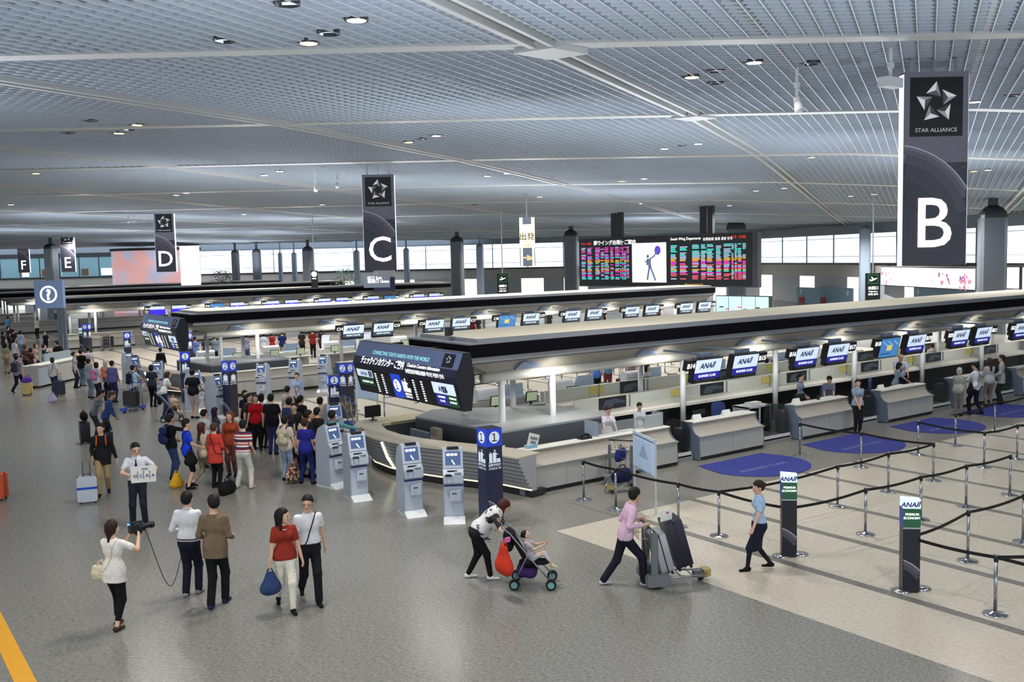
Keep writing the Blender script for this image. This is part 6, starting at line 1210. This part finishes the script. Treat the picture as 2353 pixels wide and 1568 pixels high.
# ---------------------------------------------------------------- counter staff and customers on the right
UNI = (150,164,184)
att = person('smiling attendant in a blue-grey blouse standing at the nearest counters', foot(1970,995), 182, 1.58, 'f', feet=[(-.07,0),(.07,.02)], hands=[(-.03,.17,.90),(.03,.19,.88)], head=(4,10), top=UNI, bottom=(34,32,40), hair='bun', lod=2, hem=.56); scarf(att)
st2 = person('attendant in a grey vest standing behind the counter, head turned right', (24.6,18.9), 120, 1.6, 'f', head=(5,10), top=(140,150,170), sleeve='long', bottom=NV, hair='bun', hands=[(-.1,.2,.95),(.1,.2,.95)]); scarf(st2, (90,100,180))
st3 = person('attendant with dark hair leaning down to write behind the third counter', (25.6,18.6), 190, 1.58, 'f', lean=28, head=(30,0), top=(130,142,166), bottom=NV, hair='bun', hands=[(-.12,.42,.86),(.14,.40,.86)])
person('attendant with a dark bob reaching over the counter, beside the bald attendant', (29.4,18.7), 100, 1.58, 'f', lean=10, head=(22,0), top=(170,190,206), bottom=NV, hair='bob', hands=[(-.1,.5,.98),(.16,.46,.98)])
bald = person('bald attendant in a pale shirt and dark tie behind the counter', (30.8,19.4), 195, 1.74, 'm', lean=8, head=(30,0), top=(196,212,232), bottom=NV, hair='bald', hands=[(-.2,.42,.98),(.2,.4,.98)], hem=.62); tie(bald)
person('customer with a grey hat leaning on the counter', hd(2203,846,1.55), 40, 1.55, 'f', lean=8, top=(170,168,162), bottom=(140,132,126), hair='bob', hc=(190,184,170), hands=[(-.15,.36,1.0),(.15,.36,1.0)])
whc = person('customer in a white shirt with a black shoulder bag at the counter', foot(2238,952), 320, 1.70, 'm', feet=[(-.1,.1),(.1,-.2)], head=(14,0), top=(232,238,246), sleeve='long', bottom=(28,32,52), hands=[(-.15,.36,1.05),(.15,.36,1.0)]); bag(W_(whc, (-.27,0,1.1)), 'black shoulder bag of the white-shirted customer', (22,24,34), 'tote', .85, 0, 'shoulder_bag'); strap(whc, 1)
ST_ = mat('stripes_white', (225,225,220), .8); 
def stripe_mat(n, cols, sc):
    m = mat(n, cols[0], .85); nt = m.node_tree; tc = nt.nodes.new('ShaderNodeTexCoord'); sx = nt.nodes.new('ShaderNodeSeparateXYZ'); mu = nt.nodes.new('ShaderNodeMath'); mu.operation = 'MULTIPLY'; mu.inputs[1].default_value = sc; fr = nt.nodes.new('ShaderNodeMath'); fr.operation = 'FRACT'
    cr = nt.nodes.new('ShaderNodeValToRGB'); cr.color_ramp.interpolation = 'CONSTANT'; el = cr.color_ramp.elements; el[0].position = 0; el[0].color = (*lin(cols[0]), 1); el[1].position = 1/len(cols); el[1].color = (*lin(cols[1]), 1)
    for i in range(2, len(cols)): e = el.new(i/len(cols)); e.color = (*lin(cols[i]), 1)
    L = nt.links.new; L(tc.outputs['Object'], sx.inputs[0]); L(sx.outputs['Z'], mu.inputs[0]); L(mu.outputs[0], fr.inputs[0]); L(fr.outputs[0], cr.inputs[0]); L(cr.outputs[0], nt.nodes['Principled BSDF'].inputs['Base Color']); return m
person('customer in a grey and white striped top at the right-hand counter', foot(2272,934), 350, 1.64, 'f', top=(200,200,200), sleeve='long', bottom=(128,118,114), hair='long', hc=(60,40,38), hands=[(-.16,.3,1.0),(.18,.3,1.0)], stripes=stripe_mat('stripe_grey', [(220,220,218),(130,132,140)], 22))
person('man in a light grey jacket at the right end of the customers', foot(2300,930), 300, 1.70, 'm', top=(172,170,166), sleeve='long', jacket=True, bottom=(40,44,40), hc=(34,28,28), glasses=True, hands=[(-.2,.25,1.0),(.2,.2,.9)])
person('clerk with dark hair and a pale pink blouse behind the clear counter screen', (16.5,18.7), 165, 1.50, 'f', head=(28,-20), top=(222,214,226), bottom=NV, hair='bun', hc=(60,34,34), hands=[(-.2,.36,.8),(.2,.36,.8)])
person('second clerk, low behind the clear counter screen on the right', (17.9,19.0), 175, 1.40, 'f', head=(25,0), top=(200,206,216), bottom=NV, hair='short', hands=[(-.2,.36,.8),(.2,.36,.8)])
for x, y, H_, ph, c, hr, lab in [(1525,873,1.25,150,(190,190,196),'bob','seated clerk left of screen B14 behind the rear desks'),(1565,845,1.5,20,(60,60,66),'short','customer with black hair seen just left of screen B14'),(1730,838,1.3,200,(214,210,206),'bob','seated clerk in white right of screen B15'),(1778,826,1.5,10,(200,196,190),'short','customer in white left of the post beside screen B16'),(1762,824,1.5,30,(150,140,130),'short','customer raising an arm, right of screen B15'),(1872,826,1.2,200,(205,205,200),'bob','seated clerk between screens B16 and B17'),(1953,812,1.25,200,(214,214,220),'short','seated clerk right of screen B17'),
    (2142,790,1.45,10,(190,180,176),'short','person seen between two white posts right of screen B18')]:
    person(lab, hd(x, y, H_), ph, H_, 'f' if hr == 'bob' else 'm', top=c, bottom=BK, hair=hr, lod=0, group=None)
person('traveller in a bright blue top with a large patterned bag beyond the rear desks', foot(1372,915), 15, 1.62, 'f', top=(90,130,220), bottom=BK, hair='bob', lod=1); person('traveller in a pale blue t-shirt with an orange scarf beyond the rear desks', foot(1398,905), 350, 1.66, 'm', top=(110,160,200), bottom=(120,60,60), legs='shorts', lod=1)
person('traveller in tan shorts with a dark backpack beyond the rear desks', foot(1452,910), 20, 1.66, 'm', top=(150,130,140), bottom=KH, legs='shorts', lod=1); suitcase(at(1428,912), 'dark red suitcase beyond the rear desks', (90,24,34), .5, .66, .44, .28)
person('woman with black hair waiting beyond the rear desks, right of the thin post', hd(1487,838,1.6), 120, 1.6, 'f', top=(190,190,200), bottom=BK, hair='long', lod=1)
# ---------------------------------------------------------------- the crowd at the kiosks
def P_(lab, xy, ph, H_, sex='m', mode='f', **k): return person(lab, foot(*xy) if mode == 'f' else hd(*xy, H_), ph, H_, sex, **k)
pb = P_('man in black with a dark blue backpack raising a phone', (398,1105), 45, 1.68, hands=[(-.2,.2,1.0),(.12,.28,1.48)], top=(26,26,30), sleeve='long', bottom=JN, head=(0,0), skin=1); backpack(pb, (34,44,92), 'dark blue backpack on the man raising a phone')
bm_ = P_('man in a bright blue t-shirt and black shorts with a black shoulder bag', (435,1122), 60, 1.70, top=(36,70,220), bottom=(22,22,26), legs='shorts', shoes=(24,24,26), feet=WIDE, head=(6,0), hands=[(-.26,.1,.82),(.2,.3,1.0)], lod=2); strap(bm_, 1); bag(W_(bm_, (.26,.02,1.0)), 'black shoulder bag of the man in the bright blue t-shirt', (26,26,28), 'tote', .8, 0, 'shoulder_bag')
bag(at(405,1082,.42), 'yellow plastic bag carried at the left of the group', (232,176,40), 'tote', .85, 0, 'plastic_bag')
P_('woman with auburn hair in a beige top and rolled khaki trousers', (470,1118), 45, 1.60, 'f', top=(222,206,176), sleeve='long', bottom=(150,138,112), legs='cropped', hair='long', hc=(74,34,26), feet=WALK2, hands=[(.1,.35,1.0),(-.2,.2,.95)][::-1], lod=2)
cw = P_('woman in a long coral jacket and black leggings seen from behind', (498,1122), 10, 1.58, 'f', top=(216,72,62), sleeve='long', jacket=True, hem=.40, bottom=BK, hair='short', hc=(84,50,40), hands=[(-.2,.18,.9),(.22,.2,.95)], lod=2); strap(cw, -1, (60,24,24))
P_('smiling woman with reddish long hair facing the viewer in the group', (535,1095), 185, 1.66, 'f', top=(170,72,44), sleeve='long', bottom=(96,60,54), hair='long', hc=(120,62,44), lod=2, head=(4,8))
RS = stripe_mat('stripe_red_navy', [(236,232,224),(150,40,50),(40,42,84),(236,232,224),(190,60,60)], 5.5)
P_('man in a red, white and navy striped shirt and cream trousers, from behind', (562,1122), 10, 1.66, top=(200,60,60), stripes=RS, sleeve='short', bottom=(212,208,200), feet=[(-.18,0),(.2,-.04)], lean=6, hem=.6, shoes=(214,206,190), hands=[(-.2,.3,1.0),(.24,.12,.9)], lod=2, fat=1.1)
bag(at(523,1136), 'black travel bag lying on the floor at the feet of the group', (24,22,24), 'floor', 1.05, .6, 'travel_bag')
P_('woman in a white top with hair tied up, left in the group', (475,1075), 30, 1.56, 'f', top=(226,230,236), bottom=JN, hair='bun', hands=[(-.2,.2,.9),(.2,.2,.9)]); P_('woman with very long dark hair and a grey cardigan in the group', (500,1068), 60, 1.55, 'f', top=(70,72,84), sleeve='long', bottom=(60,60,70), hair='long', hc=(30,26,50))
P_('woman in a bright red top and black trousers facing left', (592,1035), 168, 1.62, 'f', top=(190,24,34), bottom=BK, hair='bob', hc=(50,30,30), hands=[(-.2,.15,.9),(.26,.0,.85)], lod=2)
P_('person in a dark dotted top behind the woman in red', (572,1030), 100, 1.56, 'f', top=(44,44,56), bottom=NV, hair='bob'); P_('woman with dark hair left behind the woman in red', (562,898,1.6)[:2], 130, 1.6, 'f', 'h', top=(40,40,50), bottom=BK, hair='bob'); P_('man behind the woman in red, dark hair, orange bag', (572,906)[:2], 120, 1.62, 'm', 'h', top=(60,56,60), bottom=BK)
P_('person in a white t-shirt with a round black bob, from behind', (600,906), 20, 1.60, 'f', 'h', top=(226,228,234), bottom=(70,60,60), hair='bob'); bk = P_('broad man in a black t-shirt and jeans, seen from behind', (628,1045), 5, 1.72, top=(26,26,34), bottom=(50,58,100), fat=1.25, hands=[(-.3,.12,.85),(.3,.12,.85)], lod=2)
mm = P_('person with a cream hooded backpack and pale jeans in front of the kiosks', (660,1105), 12, 1.62, 'f', top=(216,206,190), sleeve='short', bottom=(150,170,196), hair='short', hands=[(.25,.05,.8),(-.2,.25,1.0)][::-1], lod=2); backpack(mm, (196,186,160), 'cream and grey backpack in the middle of the crowd', (60,52,50))
FLR = mat('floral_print', (120,100,84), .8); nt = FLR.node_tree; tc = nt.nodes.new('ShaderNodeTexCoord'); vz = nt.nodes.new('ShaderNodeTexVoronoi'); vz.inputs['Scale'].default_value = 26; cr = nt.nodes.new('ShaderNodeValToRGB'); cr.color_ramp.interpolation = 'CONSTANT'
for i_, (p_, c_2) in enumerate([(0,(40,36,36)),(.3,(150,60,60))]): cr.color_ramp.elements[i_].position = p_; cr.color_ramp.elements[i_].color = (*lin(c_2), 1)
for p_, c_2 in ((.5,(200,186,150)),(.7,(60,50,48)),(.85,(176,150,120))): e = cr.color_ramp.elements.new(p_); e.color = (*lin(c_2), 1)
nt.links.new(tc.outputs['Object'], vz.inputs['Vector']); nt.links.new(vz.outputs['Color'], cr.inputs[0]); nt.links.new(cr.outputs[0], nt.nodes['Principled BSDF'].inputs['Base Color'])
bag(at(672,1055,.62), 'large floral patterned bag held beside the person in blue', FLR, 'tote', 1.15, .3, 'floral_bag')
P_('woman with long dark hair in a cream top behind the cream backpack', (686,950), 40, 1.62, 'f', 'h', top=(226,206,190), sleeve='short', bottom=(60,28,32), hair='long'); 
P_('person dressed all in blue with a blue t-shirt, seen from behind', (706,1112), 8, 1.62, 'f', top=(40,44,140), bottom=(34,38,100), hair='short', hc=(60,34,30), feet=WIDE, hands=[(-.26,.1,.85),(.26,.2,.9)], lod=2, shoes=(30,30,48))
P_('man in black with a profile face just behind the person in blue', (708,944), 70, 1.70, 'm', 'h', top=(30,30,34), bottom=BK, skin=1); P_('dark haired person right of the profile man at the kiosk', (728,938), 30, 1.62, 'm', 'h', top=(46,40,42), bottom=BK)
tl = P_('man in a teal shirt stretching his right arm toward the trolleys', (762,944), 20, 1.70, 'm', 'h', top=(96,156,160), sleeve='long', bottom=(44,44,54), hands=[(-.2,.25,1.0),(.62,.22,1.22)], lod=2, skin=2, fat=1.15); strap(tl, -1, (30,30,34))
stf = P_('attendant in a light blue shirt standing behind the crowd, facing the viewer', (682,858), 178, 1.60, 'f', 'h', top=(170,196,232), bottom=(30,30,40), hair='bun', hands=[(-.05,.18,.92),(.05,.2,.9)]); badge(stf)
P_('person with a dark bun and a pale strap in front of the light blue attendant', (660,888), 20, 1.62, 'f', 'h', top=(214,196,186), bottom=BK, hair='bun'); P_('dark haired person in navy below the attendant', (664,915), 15, 1.66, 'm', 'h', top=(56,64,110), bottom=BK); P_('man in glasses facing the viewer in the crowd', (675,928), 175, 1.66, 'm', 'h', top=(52,46,52), bottom=BK, glasses=True)
P_('person in a beige top beside the numbered pillar behind the crowd', (735,914), 15, 1.62, 'f', 'h', top=(206,190,160), bottom=KH, hair='short'); P_('person in black just left of the profile man', (690,910), 30, 1.62, 'm', 'h', top=(34,34,40), bottom=BK)
for x, y, l in ((803,1003,'first blue-handled trolley standing by the curved desk'),(790,985,'second blue-handled trolley behind the first, by the curved desk')): q = at(x, y); trolley((q.x+.6, q.y, 0), rz_of(60), l, True)
# ---------------------------------------------------------------- middle left
bp = P_('man in a black polo shirt and white shorts seen from behind', (447,962), 8, 1.74, top=(24,26,34), bottom=(216,200,200), legs='shorts', lod=2, hands=[(-.3,.2,1.0),(.2,.3,.95)], fat=1.1)
wl = P_('woman leaning over a pushchair in a white top and navy skirt', (378,955), 50, 1.60, 'f', lean=18, top=(220,222,228), bottom=(40,50,100), hair='tail', hc=(56,36,34), hands=[(-.1,.45,1.0),(.2,.45,1.0)])
q = at(392,968); pushchair((q.x, q.y, 0), rz_of(70), 'grey pushchair with large wheels among the second queue', (50,60,80), mat('hub_white', (210,212,216), .4)); kid2 = child((q.x+.12, q.y-.1, .2), 130, 'child asleep in the grey pushchair of the second queue', (196,170,160), (150,110,90), 'short', (30,0)); kid2['t'].location.z = .2
P_('woman in a dark vest with a white collar standing by the kiosk', (352,936), 5, 1.62, 'f', top=(44,48,66), bottom=BK, hair='bob', hands=[(-.3,.1,.9),(.25,.2,.9)]); lb = P_('person in a light blue shirt with a dark backpack at the far kiosk', (310,938), 30, 1.64, 'm', top=(176,206,226), bottom=(40,44,60), hands=[(-.2,.2,1.0),(.2,.4,1.0)]); backpack(lb, (28,30,50), 'dark backpack on the person in light blue')
q = at(303,945); trolley((q.x, q.y, 0), rz_of(190), 'blue and steel trolley loaded with dark bags in the second queue', True); suitcase((q.x, q.y, .17), 'black case standing on the blue and steel trolley', (24,24,28), rz_of(190), .55, .5, .3, 0, None, False)
b1 = P_('person in a grey t-shirt bending toward the right behind dark suitcases', (214,893), 65, 1.66, 'm', 'h', lean=22, top=(110,118,126), bottom=(60,60,70), head=(25,0), skin=1, hands=[(-.2,.3,.85),(.2,.3,.85)]); b2 = P_('man in a blue denim shirt bending toward the right, beside dark suitcases', (238,898), 65, 1.68, 'm', 'h', lean=18, top=(54,76,130), sleeve='long', bottom=(34,44,84), head=(25,0), skin=1, hands=[(-.2,.3,.85),(.2,.3,.9)], hc=(70,60,56))
for x, y, l in ((196,1018,'black upright suitcase with a bag on top at the far left pair'),(248,1042,'black upright suitcase right behind the traveller in the black jacket')):
    q = at(x, y); suitcase(q, l, (26,26,34), rz_of(60), .62, .42, .28, .3, None, False); bag((q.x, q.y, .7), 'black cabin bag on top of the '+('left' if x < 200 else 'right')+' black suitcase', (22,22,28), 'floor', .9, rz_of(60), 'cabin_bag')
pk = P_('person with a pink and white backpack among the waiting group', (226,925), 20, 1.60, 'f', top=(206,200,220), bottom=(40,42,60), hair='bob', hc=BHI); backpack(pk, (196,120,170), 'pink and white backpack in the left waiting group', (230,220,230)); P_('person in a grey t-shirt left of the pink backpack', (208,915), 25, 1.62, 'm', top=(160,164,174), bottom=(120,130,150))
ht = P_('person in a pale hat and plaid shirt with a salmon backpack', (247,922), 5, 1.64, 'm', top=(150,160,190), bottom=(44,40,60), hair='bob', hc=(200,192,176)); backpack(ht, (210,120,96), 'salmon coloured backpack under the pale hat'); P_('person in a dark blue checked shirt beside the pale hat', (262,925), 15, 1.66, 'm', top=(96,96,150), bottom=(44,48,80), sleeve='long')
P_('man in a black t-shirt and jeans in the far left group', (190,888), 5, 1.68, 'm', top=(24,24,28), bottom=(120,136,160)); P_('man in a striped white shirt right of the black t-shirt', (206,880), 340, 1.68, 'm', top=(214,206,214), bottom=(120,130,150)); P_('attendant in a grey vest and dark trousers left of the black t-shirt man', (174,892), 75, 1.62, 'f', top=(170,166,178), bottom=(40,40,70), hair='bun', feet=ST)
g1 = P_('man in a grey t-shirt with a dark patterned backpack walking away', (43,903), 10, 1.68, 'm', top=(150,150,166), bottom=(28,30,48), feet=WALK2); backpack(g1, (66,62,84), 'dark patterned backpack at the far left'); suitcase(at(63,908), 'yellow suitcase with a purple bag on top at the far left', (232,204,130), rz_of(10), .5, .38, .24, .3); bag(at(62,880,.55)+Vector((0,0,0)), 'purple bag on top of the yellow suitcase', (110,70,180), 'floor', .8, 0, 'purple_bag')
P_('woman in a light brown jacket striding right, far left', (85,862), 80, 1.62, 'f', feet=WALK, top=(170,150,128), sleeve='long', bottom=(34,44,84), hair='bob', hc=BRN); P_('woman in a brown dress beside the striding woman', (62,866), 20, 1.60, 'f', top=(96,60,56), bottom=(40,28,30), legs='skirt', hair='bob', hc=BRN); P_('person in a white t-shirt and blue trousers at the far left', (36,845), 30, 1.60, 'f', top=(226,228,234), bottom=(50,60,120), hair='bob')
wt = P_('person in a white t-shirt standing between two bags, seen from behind', (125,905), 5, 1.56, 'f', top=(232,232,234), bottom=(46,60,90), hair='bob', hc=(50,36,34)); strap(wt, 1, (40,36,40)); suitcase(at(137,910), 'dark suitcase right of the person in a white t-shirt', (34,40,60), rz_of(10), .6, .4, .26, .3); bag(at(119,900,.50), 'lilac plastic bag left of the person in a white t-shirt', (190,180,214), 'tote', .9, 0, 'plastic_bag')
mp = P_('man in black with a backpack reading a paper, left of centre far back', (135,858), 280, 1.70, 'm', top=(28,28,32), bottom=(44,44,56), hands=[(-.1,.38,1.15),(.1,.36,1.15)], feet=WALK2); backpack(mp, (20,20,24), 'black backpack of the man reading a paper')
tag(MB().box((-.14,-.003,-.1),(.14,.003,.1)).build('paper_sheet', PAPER, loc=W_(mp, (0,.45,1.2))), 'white sheet in the hands of the man with a black backpack', 'paper')
for x, y, ph, H_, sx, c, bt, lab in [(6,762,30,1.6,'f',(60,50,56),BK,'leftmost person at the edge, dark top'),(18,750,40,1.62,'m',(40,36,40),BK,'dark clothed person second from the left edge'),(12,790,350,1.55,'f',(150,140,120),KH,'person in beige near the left edge'),(30,757,20,1.66,'m',(36,40,60),NV,'man in a navy suit near the left edge'),(46,760,5,1.62,'f',(176,196,226),(120,140,180),'woman in pale blue left of the information counter'),(70,800,30,1.62,'f',(70,44,44),BK,'person with a dark red top at the information counter'),(100,792,50,1.6,'m',(40,60,60),BK,'person in dark green at the information counter'),
    (18,728,10,1.66,'m',(80,140,190),NV,'person in bright blue by the far kiosks'),(84,730,190,1.62,'f',(220,216,214),BK,'attendant in white standing by the far barrier'),(104,762,185,1.45,'f',(24,30,44),BK,'clerk in a dark blazer sitting inside the information counter')]:
    person(lab, hd(x, y, H_), ph, H_, sx, top=c, bottom=bt, hair='bob' if sx == 'f' else 'short', lod=1 if y > 740 else 0)
P_('man in a dark jacket sitting beside a red bag under the second information board', (368,800), 350, 1.5, 'm', 'h', top=(30,28,32), bottom=(120,90,70), sleeve='long')
for x, y, ph, c, bt, lab in [(447,768,10,(90,120,190),JN,'person in blue left of the posts behind the second island'),(472,768,0,(60,60,70),BK,'person in dark clothes between the posts of the second island'),(492,770,5,(110,130,150),NV,'person in a checked shirt between two white posts'),(565,768,20,(130,130,170),JN,'person in pale violet behind the second island'),(605,766,10,(190,200,220),BK,'person in white behind the second island'),(625,770,30,(150,40,50),BK,'person in red behind the second island'),(648,768,350,(30,40,90),KH,'person in navy behind the second island'),(693,770,10,(40,36,40),BK,'tall dark person left of the cream kiosk'),(718,768,350,(120,40,36),BK,'person in dark red beneath the C14 screen'),(738,770,10,(60,40,40),BK,'person in brown left of screen C14'),
    (1085,738,5,(110,30,40),BK,'person in red right of screen C17'),(1098,742,10,(60,60,64),BK,'person in black right of screen C17'),(1262,728,20,(50,50,56),BK,'person in black near screen C18'),(1386,716,10,(40,36,44),BK,'person in dark clothes between screens C20 and C21'),(1512,704,5,(100,30,36),BK,'person in red left of screen C22'),(1822,682,20,(30,34,44),BK,'dark figure at the shuttered doorway on the right wall')]:
    H_ = 1.65; Y_ = {0: 50.5}[0] if y > 690 else 62; p_ = atY(x, y, Y_+ (2 if x > 1000 else 0)); 
    if x == 1822: p_ = deep(x, 684, 60); 
    person(lab, (p_.x, p_.y), ph, H_, 'm' if len(lab) % 2 else 'f', top=c, bottom=bt, hair='short' if len(lab) % 2 else 'bob', lod=0)
# information counter at the far left
t = thing('information_counter', 'long pale information counter behind the travellers at the far left', 'counter', at(97,893)); 
a = at(90,893); b_ = at(150,880); c2 = at(211,865); rz, L = frame((a.x,a.y,0), (c2.x,c2.y,0)); t.location = (a.x,a.y,0); t.rotation_euler = (0,0,rz)
MB().box((0,0,.1),(L,.9,1.0)).build('body', CF, t); MB().box((-.05,-.1,1.0),(L+.05,.4,1.05)).build('worktop', CTOP, t); MB().box((L*.45,.9,0),(L*.95,1.0,1.35)).build('back_panel', mat('info_back', (150,166,180), .4), t); MB().box((.1,-.01,.15),(.8,.0,.9)).build('glass_door', mat('pale_blue_panel', (178,196,214), .4), t)

q = at(250,806); trolley((q.x, q.y, 0), rz_of(0), 'trolley with a black case parked before the far left counter wall'); suitcase((q.x, q.y, .17), 'black case on the trolley before the far left counter wall', (20,20,24), rz_of(0), .7, .6, .3, 0, None, False)
suitcase(at(-5,1150), 'orange suitcase cut off by the left edge of the photo', (206,84,44), rz_of(0), .6, .4, .26, 0)
